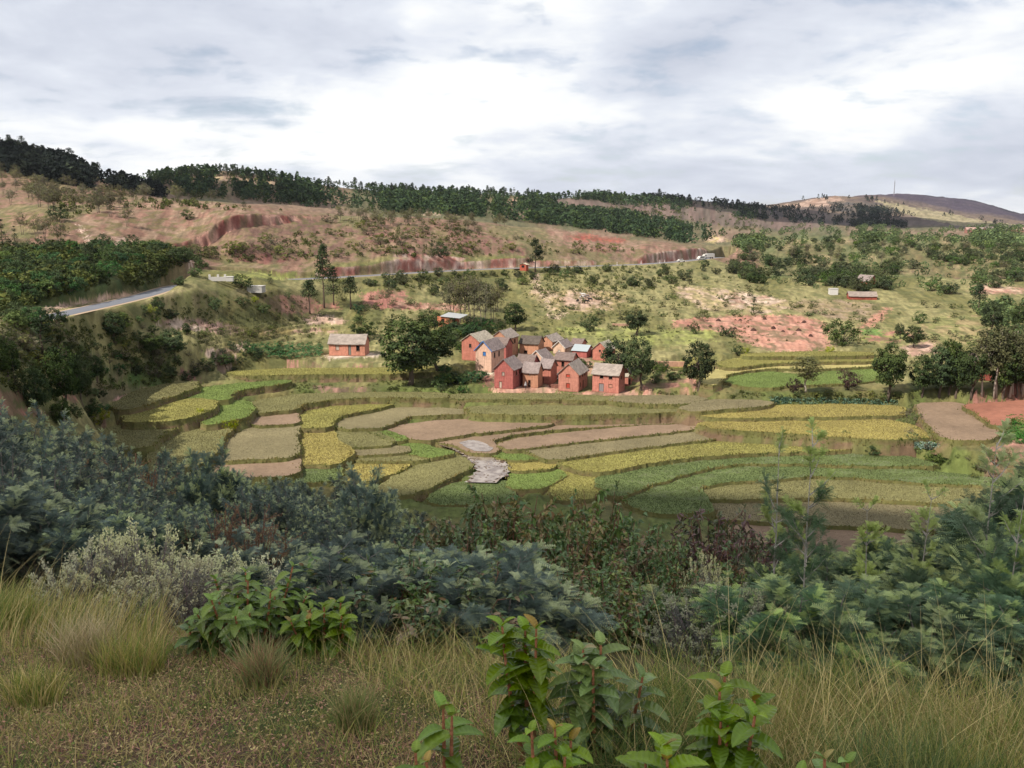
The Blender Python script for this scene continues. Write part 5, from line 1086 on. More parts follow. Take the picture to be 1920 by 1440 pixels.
def limbs(mb, rng, base, top, r0, tips, c, wig=.03, k=6):
    """trunk with a bend, and limbs that leave it towards the clumps"""
    base = np.array(base, float); top = np.array(top, float); n = 7; t = np.linspace(0, 1, n)[:, None]
    tr = base*(1-t)+top*t; tr[1:-1, :2] += rng.normal(0, wig, (n-2, 2)); mb.tube(tr, r0*np.linspace(1.15, .35, n)+np.array([.35, .08]+[0]*(n-2))*r0, k, c)
    for q in tips:
        i = int(np.clip(rng.uniform(.45, .95)*(n-1), 1, n-1)); a = tr[i]; m = (a+q)/2+np.array([0, 0, -.05])*np.linalg.norm(q-a)
        mb.tube([a, m, q], [r0*.38, r0*.24, r0*.08], 4, c)
def stemob(rootname, build, cr_mat, loc=(0, 0, -900)):
    """a proto: Empty > trunk, crown"""
    tb, cb = MB(), MB(); build(tb, cb); e = empty(rootname, loc)
    if tb.V: ob('trunk', tb.mesh('trunk', M_bark, True), e)
    ob('crown', cb.mesh('crown', cr_mat), e); return e
protos = {}
def P_broad(seed, w=.46, c1=sunc(60,76,50), c2=sunc(98,114,68), trunk=.24, per=46, n=110, leaf=.026, low=-.75):
    def b(tb, cb):
        rng = np.random.default_rng(seed); P = crown(cb, rng, (0, 0, .6), (w, w, .42), n, per, .10, leaf, c1, c2, low=low)
        limbs(tb, rng, (0, 0, -.05), (rng.normal(0, .03), rng.normal(0, .03), .72), .035, P[rng.choice(len(P), 16)], sunc(120,104,92))
    return b
def P_gum(seed, w=.2, c1=sunc(92,96,66), c2=sunc(126,124,88), n=66, per=28, bark=sunc(216,200,184), nst=2):
    def b(tb, cb):
        rng = np.random.default_rng(seed)
        for s in range(nst):
            a = rng.uniform(0, 6.28); dx, dy = math.cos(a)*w*.35*(nst > 1), math.sin(a)*w*.35*(nst > 1)
            P = crown(cb, rng, (dx, dy, .66), (w, w, .33), n, per, .085, .021, c1, c2, shell=.3, aspect=.4)
            limbs(tb, rng, (dx*.3, dy*.3, -.03), (dx, dy, .93), .013, P[rng.choice(len(P), 14)], bark, .012, 5)
    return b
def P_pine(seed, w=.2, c1=sunc(52,66,48), c2=sunc(84,100,64), bare=.2, n=9, gaps=0, per=150, lf=.028):
    def b(tb, cb):
        rng = np.random.default_rng(seed); limbs(tb, rng, (0, 0, -.04), (rng.normal(0, .012), rng.normal(0, .012), .97), .018, np.zeros((0, 3)), sunc(110,92,80), .006)
        for z in np.linspace(bare, .98, n):
            if gaps and rng.random() < gaps: continue
            R_ = w*(1-(z-bare)/(1.05-bare))**.75*rng.uniform(.75, 1.15)+.02; k = max(3, int(6*R_/w+2))
            for a in rng.uniform(0, 6.28)+np.arange(k)*6.28/k+rng.normal(0, .2, k):
                L = R_*rng.uniform(.7, 1.15); tip = np.array([math.cos(a)*L, math.sin(a)*L, z+L*.18]); tb.tube([(0, 0, z), tip*.6+np.array([0, 0, z*.4]), tip], [.006, .004, .002], 3, sunc(100,84,72))
                m = int(per/n*9/k); t = rng.uniform(.35, 1.05, (m, 1)); pos = np.array([0, 0, z])*(1-t)+tip*t+rng.normal(0, .016+.02*R_/w, (m, 3))
                V, Q, Cc = leaves(pos, lf, clump_cols(1, m, c1, c2, rng, .3), aspect=.3, rng=rng); cb.add(V, Q, c=Cc)
    return b
def P_umb(seed):          # pine with a few flat tufts, as beside the kiosk
    def b(tb, cb):
        rng = np.random.default_rng(seed); limbs(tb, rng, (0, 0, -.05), (.06, 0, .95), .022, np.zeros((0, 3)), sunc(90,74,64), .012)
        for z, x, r in ((.93,.04,.14),(.82,-.06,.16),(.74,.14,.15),(.62,.02,.13),(.6,.24,.12),(.46,-.02,.2),(.42,.2,.15),(.35,-.2,.14),(.52,.12,.1)):
            c = np.array([x, rng.normal(0, .05), z]); tb.tube([(0, 0, z-.08), (c+np.array([0, 0, z-.08]))/2*[1, 1, 1], c], [.01, .007, .004], 4, sunc(90,74,64)) if abs(x) > .05 else None
            pos = c+rand_dir(300, rng)*rng.random((300, 1))**.4*np.array([r, r, r*.5]); V, Q, Cc = leaves(pos, .024, clump_cols(12, 25, sunc(34,50,36), sunc(58,78,46), rng, .3), aspect=.3, rng=rng); cb.add(V, Q, c=Cc)
    return b
def P_shrub(seed, c1, c2, w=.75, n=46, per=34, leaf=.045, shell=.45, bark=sunc(120,104,88), aspect=.5, open_=0):
    def b(tb, cb):
        rng = np.random.default_rng(seed); P = crown(cb, rng, (0, 0, .52), (w, w, .5), n, per, .17 if not open_ else .13, leaf, c1, c2, shell=shell, low=-.95, aspect=aspect)
        for q in P[rng.choice(len(P), 9)]: tb.tube([(rng.normal(0, .05), rng.normal(0, .05), -.08), q*.5+np.array([0, 0, .05]), q], [.022, .014, .005], 4, bark)
    return b
DG1, DG2, MG1, MG2 = sunc(64,78,52), sunc(98,112,70), sunc(86,104,64), sunc(126,142,84)
OG1, OG2, GY1, GY2 = sunc(104,112,62), sunc(146,146,84), sunc(112,106,88), sunc(150,140,112)
for k in range(4): protos['broad', k] = stemob('broadleaf_tree', P_broad(100+k, w=(.44, .5, .4, .55)[k]), M_far)
for k in range(4): protos['gum', k] = stemob('gum_tree', P_gum(120+k, w=(.2, .26, .17, .3)[k], nst=(2, 2, 1, 3)[k]), M_far)
for k in range(3): protos['grey', k] = stemob('grey_tree', P_gum(130+k, w=.34, c1=GY1, c2=sunc(138,138,92), n=40, per=24, bark=sunc(150,134,120), nst=2), M_far)
for k in range(5): protos['pine', k] = stemob('pine_tree', P_pine(140+k, w=(.2, .26, .22, .3, .24)[k], bare=(.12, .3, .5, .08, .55)[k], n=(10, 9, 7, 10, 6)[k], gaps=.12), M_far)
protos['umb', 0] = stemob('pine_tree', P_umb(7), M_far)
for k in range(4): protos['bush', k] = stemob('bush', P_shrub(150+k, (DG1, MG1, DG1, sunc(56,88,56))[k], (MG1, MG2, DG2, sunc(92,128,74))[k]), M_far)
for k in range(4): protos['shrub', k] = stemob('shrub', P_shrub(160+k, (OG1, GY1, MG1, OG1)[k], (OG2, GY2, MG2, sunc(128,124,80))[k], open_=1, n=40, per=26, leaf=.04), M_far)
for k in range(4): protos['scrub', k] = stemob('scrub_bush', P_shrub(170+k, (DG1, sunc(70,84,60), MG1, sunc(84,92,66))[k], (DG2, sunc(112,118,80), sunc(100,122,62), sunc(120,124,86))[k], w=.7), M_far)  # bushes and shrubs of the slopes, not true trees
for k in range(2): protos['yellow', k] = stemob('flowering_shrub', P_shrub(180+k, sunc(190,190,40), sunc(130,146,56), n=50, per=30), M_far)
for k in range(2): protos['purple', k] = stemob('purple_bush', P_shrub(190+k, sunc(66,50,52), sunc(98,76,70), n=44, per=30), M_far)
for k in range(4): protos['openshrub', k] = stemob('open_shrub', P_shrub(200+k, (sunc(92,98,60), sunc(76,88,54), OG1, MG1)[k], (sunc(128,128,80), sunc(110,120,70), GY2, MG2)[k], open_=1, n=36, per=26, leaf=.045), M_far)  # ordinary grey-olive open shrubs, not a thorny kind
used = set(); PLACED = []
def plant(kind, k, P, H, label, cat='tree', group=None, wx=1.0, rz=None):
    key = (kind, k); rz = RNG.uniform(0, 6.28) if rz is None else rz; sc = (H*wx, H*wx, H)
    if key in used: r = dup(protos[key], P, rz, sc)
    else:
        used.add(key); r = protos[key]; r.location = P; r.rotation_euler = (0, 0, rz); r.scale = sc
    for p_ in ('group',):
        if p_ in r and not group: del r[p_]
    tag(r, label, cat, group); PLACED.append((P[0], P[1])); return r
def tree_px(kind, k, u, v, vtop, label, wx=1.0, cat='tree', group=None, dmin=40):
    P = hit(u, v, dmin); H = (v-vtop)*mpp(P)*1.03; return plant(kind, k, P-np.array([0, 0, .1]), H, label, cat, group, wx, rz=RNG.uniform(-.6, .6))
# ---- single trees one can pick out
tree_px('broad',0,768,722,603,'great dark round mango tree left of the village, thick trunk, broad shadow',1.04)
tree_px('broad',1,815,700,598,'dark round tree just behind the great mango tree, left of the straw roofed house',.85)
tree_px('broad',1,1200,730,634,'tall dark tree right of the corner house, roots in the yard',.62)
tree_px('broad',3,1160,715,640,'spreading dark green tree between the orange corner house and the apart red house',.85)
tree_px('broad',0,1310,730,643,'dark crowned tree on two white trunks, right of the village',.72)
tree_px('gum',2,1511,738,668,'slender tree with pale trunk standing before the yellow field edge',2.2)
tree_px('broad',2,1665,746,643,'dark tall tree left of the dense thicket on the right',.72)
tree_px('broad',0,965,620,570,'fresh green round tree above the tall dark red house',.95)
tree_px('broad',2,1195,629,582,'round tree with clear shadow on the open slope above the mud wall',1.05)
tree_px('bush',1,1106,620,588,'loose green bush on the slope left of the lone round tree',.9,'bush')
tree_px('bush',2,1574,648,597,'big round dark bush at the right end of the red field',.85,'bush')
tree_px('pine',0,1413,588,555,'small upright conifer above the red field',1.0)
tree_px('pine',3,1293,534,514,'tiny pine on the open slope below the road bend',1.2)
tree_px('umb',0,1003,510,449,'tall tufted pine beside the road kiosk',.78)
tree_px('pine',3,810,483,452,'left of two dark conifers on the bank above the road cutting',.8)
tree_px('bush',0,827,483,456,'right of two dark conifers on the bank above the road cutting',.75,'bush')
tree_px('pine',2,608,577,467,'tallest slender pine left of the red plots below the road',.75)
tree_px('pine',1,626,572,503,'slender pine right of the tallest slender pine',.9)
tree_px('pine',4,581,588,528,'small round topped pine on a thin pale stem',1.3)
tree_px('pine',4,658,580,522,'umbrella shaped dark pine right of the slender pines',1.35)
tree_px('bush',3,672,588,568,'small dark bush at the foot of the umbrella shaped pine',.8,'bush')
tree_px('grey',0,728,577,536,'small bare branched tree before the brown plot',.8)
tree_px('bush',0,680,632,596,'leafy dark green bush behind the long single storey house',1.0,'bush')
tree_px('bush',2,805,607,578,'round bush left of the white roofed hut',1.1,'bush')
tree_px('pine',0,735,612,588,'small conifer up the slope from the great mango tree',.8)
tree_px('pine',3,507,532,510,'dark conifer at the left start of the visible road',1.1)
tree_px('bush',0,455,540,516,'dark bush between the white tombs',1.2,'bush')
tree_px('pine',0,430,584,562,'dark narrow conifer on the grassy knoll slope',.8); tree_px('bush',1,403,580,556,'green bush left of the narrow conifer on the knoll slope',.8,'bush')
tree_px('bush',2,454,573,555,'green bush right of the narrow conifer on the knoll slope',1.1,'bush'); tree_px('bush',1,494,586,567,'round green bush at the left of the brown plot',1.0,'bush')
for i, (u, v, t, kk, w_) in enumerate(((848,600,530,0,.8),(866,604,524,1,.8),(885,606,522,2,.85),(905,610,528,0,.8),(922,606,535,1,.7),(876,585,515,2,.9),(898,580,518,0,.9),(930,585,530,1,.8),(852,570,520,2,.8))):
    tree_px('grey', kk, u, v, t, 'thin grey-green tree in the grove above the white roofed hut', w_, group='grey grove above the hut')
for i, (u, v, t, kk, w_) in enumerate(((1841,740,618,2,1.0),(1862,742,610,0,.8),(1868,741,628,2,1.1),(1893,740,612,1,.7),(1899,738,640,2,.9),(1915,738,615,0,.8),(1945,738,620,1,.8))):
    tree_px('gum', kk, u, v, t, 'tall gum tree with pale bare trunk and thin crown at the right edge', w_, group='gum trees at the right edge')
for u, v, t, w_, lab in ((1822,744,650,.6,'dark leafy tree filling the gap left of the gum trunks'),(1880,744,645,.55,'dark leafy tree between the two clusters of gum trunks'),(1728,742,668,.62,'dark leafy tree at the left end of the thicket by the gum trees'),(1760,743,654,.6,'dark leafy tree in the middle of the thicket by the gum trees'),(1792,743,662,.6,'dark leafy tree at the right end of the thicket by the gum trees'),(1780,736,640,.5,'dark taller tree at the back of the thicket by the gum trees'),(1905,742,660,.5,'dark leafy tree among the rightmost gum trunks')):
    tree_px('broad', int(u) % 4, u, v, t, lab, w_*1.15)
tree_px('purple',0,1590,731,693,'dark purplish bush right of the slender pale trunked tree',.8,'bush')
tree_px('purple',1,1490,736,708,'dark bush at the foot of the slender pale trunked tree',.8,'bush')
tree_px('broad',3,1860,628,568,'broad dark tree behind the gum trees',.7); tree_px('pine',4,1834,590,536,'umbrella pine on the right slope behind the gum trees',1.1)
tree_px('broad',2,1908,620,572,'dark tree at the far right edge behind the gum trees',.7); tree_px('broad',0,1712,652,612,'dark green tree left of the yellowish patch on the right',1.0)
tree_px('broad',1,1687,636,607,'small brownish tree beside the red plots on the right',.7); tree_px('bush',1,1724,607,582,'light green young tree on the right dry slope',.8)
tree_px('pine',0,1652,606,587,'small tree beside the upper end of the red track',.8); tree_px('bush',2,1302,626,602,'dark bush left of the red field',.6,'bush')
tree_px('bush',0,1354,630,611,'left of two dark bushes at the lower edge of the red field',.7,'bush'); tree_px('bush',2,1370,632,612,'right of two dark bushes at the lower edge of the red field',.7,'bush')
tree_px('bush',1,1382,664,643,'green bush below the red field',.8,'bush')
tree_px('bush',2,1586,832,806,'lone dark bush on the bank between the golden and green fields',.7,'bush'); tree_px('bush',0,1636,856,836,'dark bush at the end of the golden strip',1.0,'bush')
tree_px('purple',0,1345,842,826,'small dark bush on the terrace bank',1.2,'bush') if False else None
for u, v, t in ((974,784,772),(1072,788,772),(1154,784,771)): tree_px('purple', 1, u, v, t, 'small dark shrub on the paddy bank below the village', .9, 'shrub', 'shrubs on the paddy bank')
for u, v, t, lab in ((432,812,786,'yellow flowering shrub on the bank between the left paddies'),(371,790,767,'yellow flowering shrub left of the bright green paddy'),(186,796,765,'yellow flowering shrub at the foot of the near left trees'),(280,591,570,'yellow flowering shrub below the left road'),(478,566,555,'small yellow flowering shrub on the knoll'),(1556,662,648,'yellow flowering shrub under the red field'),(1398,664,650,'small yellow flowering shrub below the red field bush')):
    tree_px('yellow', int(u) % 2, u, v, t, lab, .85, 'shrub')
tree_px('bush',1,1757,866,843,'green bush under the corner of the bare brown plot on the right',1.5,'bush')
# ---- left: trees on the near spur
for u, v, t, kk, w_, lab, kd in ((83,690,590,0,1.25,'dark conifer shaped tree on the near left spur','pine'),(15,712,640,1,.6,'dark bushy tree at the left edge of the picture','broad'),(30,740,672,3,.45,'black-green upright tree near the left edge','pine'),(70,782,690,0,.55,'olive leafy tree on the spur, left of three','broad'),(125,775,655,1,.5,'olive leafy tree on the spur, middle of three','broad'),(155,758,668,3,.42,'olive leafy tree on the spur, right of three','broad'),(120,808,745,2,.6,'small dark tree below the leafy spur trees','broad'),(182,715,668,0,.5,'narrow dark tree right of the leafy spur trees','broad'),
        (213,640,587,0,.75,'blackish dense tree below the left road','broad'),(287,668,624,2,.9,'left of two dark round trees above the left paddies','broad'),(327,672,620,1,.85,'right of two dark round trees above the left paddies','broad'),(350,628,606,0,.7,'small dark tree beside the pale plot','broad'),(425,690,664,3,1.1,'dark bush under the pale earth bank','broad')):
    tree_px(kd, kk, u, v, t, lab, w_*1.2)
for u, v, t, kk in ((207,406,360,0),(113,466,412,1),(70,452,404,2),(85,452,408,0),(238,425,386,1),(95,440,400,1),(42,440,398,2)): tree_px('grey', kk, u, v, t, 'grey spreading tree on the brown hill at left', .8, group='grey trees on the left hill')
for u, v, t, kk, lab in ((107,413,388,0,'dark green bush among the grey trees on the left hill'),(5,458,414,3,'dark conifer at the left edge of the brown hill'),(28,452,425,3,'small dark conifer left of the grey hill trees'),(352,411,394,0,'single small dark conifer on the brown hill above the gully'),(457,389,369,3,'dark conifer on the crest above the gully')): tree_px('pine' if kk else 'bush', kk, u, v, t, lab, 1.0)
# ---- scattered plants by zone
def scatter(poly, n, kind, ks, h, label, group, cat='shrub', wx=(.8, 1.2), dmin=60, sep=.0, patch=0):
    us = [p[0] for p in poly]; vs = [p[1] for p in poly]; got = 0; tries = 0; out = []
    while got < n and tries < n*12:
        m = (n-got)*2+4; tries += m
        U = RNG.uniform(min(us), max(us), m); V = RNG.uniform(min(vs), max(vs), m); ok = pip(U, V, poly); U, V = U[ok], V[ok]
        for P in hits(U, V, dmin):
            if got >= n or np.isnan(P[0]): continue
            if any(math.hypot(P[0]-x, P[1]-y) < max(W, L)*.75+1.2 for x, y, z, W, L, yw in HOUSES): continue
            if patch and fbm(P[:1]/22, P[1:2]/40, 33, 3)[0] < patch: continue
            if sep and any(math.hypot(P[0]-x, P[1]-y) < sep for x, y in out): continue
            if seg_dist(P[:1], P[1:2], ROAD)[0][0] < 6: continue
            out.append((P[0], P[1])); H = RNG.uniform(*h)
            if kind is not None: plant(kind, int(RNG.choice(ks)), P-np.array([0, 0, .12]), H, label, cat, group, RNG.uniform(*wx))
            got += 1
    return out
Z_LB = [(0,470),(90,466),(250,463),(345,470),(352,490),(330,505),(285,532),(250,538),(170,543),(100,556),(60,574),(0,586)]
scatter([(95,610),(250,640),(262,700),(240,735),(205,790),(150,800),(130,770),(170,715),(120,690)], 46, 'bush', (0, 1, 2, 3), (.9, 2.1), 'mixed green bush on the flank of the left spur above the paddies', 'bushes on the flank of the left spur', 'bush')
scatter([(240,500),(350,478),(392,500),(340,535),(262,547)], 26, 'bush', (0, 1, 2), (1.5, 3.2), 'green bush behind the grassy knoll, above the hidden road bend', 'bushes behind the knoll', 'bush')
scatter([(20,600),(100,597),(112,612),(30,618)], 14, 'bush', (0, 1, 3), (2, 3.6), 'green bush hiding the left end of the road', 'bushes at the left end of the road', 'bush')
scatter(Z_LB, 150, 'bush', (0, 1, 2, 3), (2.2, 4.6), 'dense green bush on the hillside above the left road', 'green bushes above the left road', 'bush')
scatter([(300,470),(360,468),(480,452),(640,408),(760,405),(900,430),(1000,455),(1180,470),(1100,482),(960,480),(740,478),(600,485),(460,492),(380,492)], 110, 'shrub', (0, 1, 3, 0), (1.4, 4), 'straggling olive shrub on the brown slope above the road', 'shrubs on the brown slope above the road')
scatter([(640,392),(760,388),(880,410),(980,432),(940,444),(800,430),(680,430),(600,420)], 60, 'grey', (0, 1, 2), (4, 7.5), 'olive-grey tree in the open woodland under the pine forest', 'open woodland under the pine forest', 'tree')
scatter([(0,330),(120,345),(300,366),(420,380),(380,384),(250,388),(180,402),(120,398),(0,395)], 70, 'grey', (0, 1, 2), (5, 9), 'pale olive tree below the dark ridge forest', 'pale trees below the dark ridge forest', 'tree')
scatter([(640,525),(760,518),(960,510),(1180,503),(1340,492),(1370,520),(1300,545),(1180,540),(1020,530),(960,545),(840,560),(700,540)], 80, 'scrub', (0, 1, 2, 3), (1.6, 4.2), 'grey-green shrub on the bank below the road', 'shrubs on the bank below the road')
scatter([(0,600),(110,600),(200,600),(300,625),(430,690),(330,715),(200,690),(60,700),(0,690)], 95, 'shrub', (0, 1, 2), (1.0, 2.6), 'low grey-green shrub on the left spur', 'low shrubs on the left spur')
scatter([(180,590),(262,565),(340,580),(300,620),(260,640),(200,622)], 16, 'bush', (0, 1), (1.2, 2.6), 'green bush on the slope below the left road', 'green bushes below the left road', 'bush')
scatter([(300,690),(380,660),(470,640),(600,640),(600,660),(460,690),(400,712),(330,720)], 26, 'bush', (0, 2), (1.0, 2.4), 'dark bush on the banks above the left paddies', 'dark bushes above the left paddies', 'bush')
scatter([(830,720),(840,640),(868,640),(880,690),(905,715),(925,735),(880,738),(830,735),(800,712)], 26, 'bush', (0, 1, 3), (1.6, 3.4), 'leafy bush on the bank between the mango tree and the village', 'bushes left of the village', 'bush')
scatter([(830,614),(930,610),(960,618),(910,628),(860,636),(820,640)], 22, 'bush', (0, 1, 3), (2, 4), 'leafy bush behind the straw roofed house', 'bushes behind the village', 'bush')
scatter([(1090,655),(1110,668),(1105,690),(1078,690),(1075,668)], 9, 'scrub', (1, 2), (1.4, 2.6), 'brownish garden shrub before the metal roofed house', 'garden shrubs in the village')
scatter([(1215,690),(1290,695),(1280,718),(1200,722)], 12, 'bush', (1, 2), (1.4, 3), 'green bush right of the village', 'bushes right of the village', 'bush')
scatter([(1050,520),(1340,520),(1500,560),(1640,590),(1340,600),(1230,625),(1060,610),(1000,580)], 130, 'openshrub', (0, 1, 2, 3), (.8, 2.6), 'small shrub dotted over the dry slope above the village', 'shrubs on the dry slope')
scatter([(1360,500),(1400,465),(1500,450),(1650,455),(1800,460),(1920,455),(1920,540),(1840,560),(1700,560),(1640,550),(1560,540),(1440,540),(1370,520)], 190, 'scrub', (0, 1, 2, 3), (3, 6.5), 'grey-green tall bush on the wooded right slope', 'wooded right slope', 'tree', dmin=200, patch=.47)
scatter([(1400,735),(1720,738),(1720,752),(1480,748),(1390,742)], 26, 'shrub', (0, 2), (.7, 1.6), 'green plant on the strip between the pale trunked tree and the golden field', 'plants above the golden fields')
scatter([(1690,770),(1720,765),(1735,800),(1770,835),(1720,850),(1690,800)], 18, 'shrub', (0, 1, 2), (.8, 2.0), 'green shrub on the bank right of the golden fields', 'bank right of the golden fields')
scatter([(1650,850),(1920,850),(1920,960),(1850,950),(1800,880),(1700,862)], 26, 'shrub', (1, 2, 3), (.6, 1.7), 'low shrub beside the lower right paddies', 'low shrubs beside the right paddies')
scatter([(380,585),(500,560),(700,548),(860,590),(830,610),(720,640),(600,630),(430,650),(350,640)], 60, 'openshrub', (0, 1, 2, 3), (.8, 2.4), 'small shrub on the old terraces above the brick house', 'shrubs on the old terraces')
scatter([(1500,600),(1700,570),(1900,580),(1900,640),(1740,660),(1640,650)], 45, 'openshrub', (0, 1, 2, 3), (.8, 2.4), 'small shrub on the dry slope before the gum trees', 'shrubs before the gum trees')
scatter([(1380,470),(1480,440),(1700,440),(1920,440),(1920,520),(1700,500),(1500,500)], 40, 'grey', (0, 1, 2), (4, 8), 'pale olive tree rising from the wooded right slope', 'pale trees on the wooded right slope', 'tree', dmin=300)
# ---- woods far off: one mass each
def low_tree(rng, n, cone, lf, c1, c2):
    z = rng.random(n)**(.8 if cone else 1); r = (1-z)**.8*.24+.02 if cone else np.sqrt(np.clip(1-(2*z-1)**2, 0, 1))*.36
    a = rng.uniform(0, 6.28, n); pos = np.stack([np.cos(a)*r, np.sin(a)*r, .1+z*.88], -1)
    d = rand_dir(n, rng); b = np.cross(d, rand_dir(n, rng)); b /= np.linalg.norm(b, axis=1)[:, None]+1e-9
    V = np.stack([pos-d*lf, pos+d*lf*.6+b*lf*.7, pos+d*lf*.5-b*lf*.7], 1).reshape(-1, 3); t = rng.random((n, 1))
    return V, np.repeat((np.asarray(c1)*t+np.asarray(c2)*(1-t))*rng.uniform(.8, 1.2, (n, 1)), 3, 0)
def wood(name, polys, h, c1, c2, cone=True, nt=44, lf=.13, dmin=400, dens=None):
    rng = np.random.default_rng(len(name)*7+int(polys[0][0][0][0])+900); LT = [low_tree(rng, nt, cone and q_ % 5 < 3, lf, c1, c2) for q_ in range(10)]; VV, CC = [], []
    for poly, n, *hh in polys:
        us = [p[0] for p in poly]; vs = [p[1] for p in poly]
        U = rng.uniform(min(us), max(us), n*6); V = rng.uniform(min(vs), max(vs), n*6); ok = pip(U, V, poly); U, V = U[ok], V[ok]
        H = hits(U[:int(n*2.2)], V[:int(n*2.2)], dmin); H = H[~np.isnan(H[:, 0])]; h_ = hh[0] if hh else h
        k_ = H[:, 1]/40; g_ = fbm(H[:, 0]/k_, H[:, 1]/k_/2, 5, 4)+rng.normal(0, .07, len(H)); H = H[rng.random(len(H)) < .10+.9*sstep(.43, .60, g_)][:int(n*1.15)]
        for P in H:
            v, c = LT[rng.integers(10)]; a = rng.uniform(0, 6.28); s = h_[0]+(h_[1]-h_[0])*rng.beta(1.6, 2.2)*1.25; R2 = np.array([[math.cos(a), -math.sin(a), 0], [math.sin(a), math.cos(a), 0], [0, 0, 1]])
            VV.append((v*[s*rng.uniform(.8, 1.7), s*rng.uniform(.8, 1.7), s])@R2.T+P-[0, 0, .3]); CC.append(c*rng.uniform(.6, 1.4)*(1.0 if rng.random() < .8 else (np.array([1.35, 1.25, .95]) if cone else np.array([1.1, 1.08, .95]))))
    V = np.vstack(VV); stuff(ob(name, mesh_np(name, V, np.arange(len(V)).reshape(-1, 3), np.vstack(CC), [M_far])))
PD1, PD2 = sunc(30,40,36), sunc(52,66,46)
RIDGE = [(-60,262),(0,281),(60,292),(100,303),(200,338),(300,364),(310,372),(240,362),(150,352),(60,335),(0,322),(-60,310)]
wood('ridge_forest', [(RIDGE, 900)], (7, 12), sunc(30,38,38), sunc(52,62,52))
wood('pine_forest', [([(520,352),(600,346),(700,356),(850,362),(1000,367),(1060,372),(1010,385),(1080,396),(1200,406),(1340,432),(1370,440),(1300,458),(1180,442),(1060,425),(940,412),(820,402),(740,400),(640,392),(570,388),(540,370)], 1900), ([(265,338),(367,325),(433,323),(500,333),(560,341),(560,346),(500,340),(433,331),(367,332),(280,343)], 170), ([(300,345),(360,335),(420,345),(520,350),(560,372),(540,386),(440,372),(360,366)], 150), ([(1020,366),(1240,371),(1400,388),(1400,396),(1240,380),(1030,374)], 260), ([(1090,372),(1240,376),(1400,395),(1480,402),(1400,412),(1300,400),(1160,386)], 200)], (6, 11), sunc(50,66,50), sunc(86,100,70))
wood('far_forest', [([(1200,371),(1300,376),(1400,387),(1500,393),(1460,400),(1340,392),(1240,380)], 240), ([(1440,392),(1560,384),(1660,392),(1720,405),(1640,412),(1540,405),(1460,402)], 300), ([(1380,404),(1500,408),(1700,420),(1700,428),(1560,424),(1440,414)], 260), ([(1560,370),(1640,372),(1720,388),(1780,400),(1900,424),(1880,428),(1760,404),(1640,380)], 60), ([(1490,374),(1560,369),(1575,372),(1500,379)], 30)], (7, 12), sunc(34,46,50), sunc(60,72,60), dmin=900)
wood('valley_wood', [([(1360,455),(1480,425),(1560,422),(1700,428),(1850,428),(1920,425),(1920,470),(1780,462),(1600,455),(1460,462),(1400,475)], 520), ([(1380,500),(1440,462),(1560,462),(1760,470),(1920,470),(1920,535),(1800,560),(1600,545),(1460,545),(1380,520)], 300, (1.5, 4)), ([(1820,575),(1920,565),(1920,600),(1850,605)], 60, (2, 4)), ([(1850,590),(1920,590),(1920,640),(1860,635)], 40, (2, 4))], (4, 8), sunc(72,90,64), sunc(120,134,88), cone=False, nt=70, lf=.12, dmin=200)
wood('scrub', [([(0,600),(200,600),(330,680),(330,720),(150,740),(0,730)], 500, (.5, 1.3)), (Z_LB, 420, (1.5, 3.5)), ([(300,470),(480,455),(700,410),(960,440),(1200,470),(960,482),(700,482),(400,495)], 420, (.6, 1.8)), ([(620,530),(960,508),(1340,495),(1380,530),(1200,545),(960,560),(700,545)], 420, (.5, 1.6)), ([(280,560),(500,545),(700,590),(960,530),(1340,520),(1640,570),(1640,650),(1200,640),(820,640),(480,650),(340,650)], 1500, (.25, .9)), ([(430,705),(720,705),(830,715),(900,738),(560,738),(430,722)], 260, (.3, .8)), ([(1180,735),(1700,738),(1720,756),(1300,744)], 160, (.3, .9)), ([(100,352),(420,384),(540,396),(300,392),(120,410)], 160, (1, 2.5)), ([(280,340),(440,330),(560,350),(600,390),(440,376),(300,370)], 260, (1.5, 4)), ([(1000,385),(1200,405),(1380,435),(1560,425),(1400,410),(1200,390)], 300, (2, 4))], (1, 2), sunc(70,84,50), sunc(112,116,70), cone=False, nt=46, lf=.16, dmin=60)
# skyline pines that stand out
for u, v, t, kd, kk, lab in ((133,318,279,'umb',0,'tall tufted pine breaking the left ridge line'),(43,296,258,'pine',1,'pine on the highest part of the left ridge line'),(19,292,256,'pine',2,'thin pine near the left edge of the ridge line'),(666,356,334,'pine',4,'round headed pine sticking out above the far forest'),(1236,374,355,'pine',4,'lone round tree on the far crest'),(677,357,341,'pine',4,'flat headed pine beside the round headed one on the far crest')):
    P = hit(u, v, 500); plant(kd, kk, P, (v-t)*mpp(P), lab, 'tree', None, 1.1)
for poly, n in (([(270,341),(367,328),(433,326),(500,336),(560,343),(560,346),(430,331),(280,345)], 60), ([(580,348),(720,359),(850,363),(1000,368),(1100,370),(1000,372),(700,364)], 70), ([(0,283),(100,305),(200,340),(290,362),(200,345),(100,312),(0,292)], 60)):
    scatter(poly, n, 'pine', (0, 1, 3, 2), (7, 12) if n != 60 or poly[0][0] else (8, 13), {60: 'pine on the crest of the brown hill' if poly[0][0] else 'dark pine along the crest of the left ridge', 70: 'pine along the crest of the far forest'}[n], 'skyline pines '+str(poly[0][0]), 'tree', (.8, 1.2), 500)
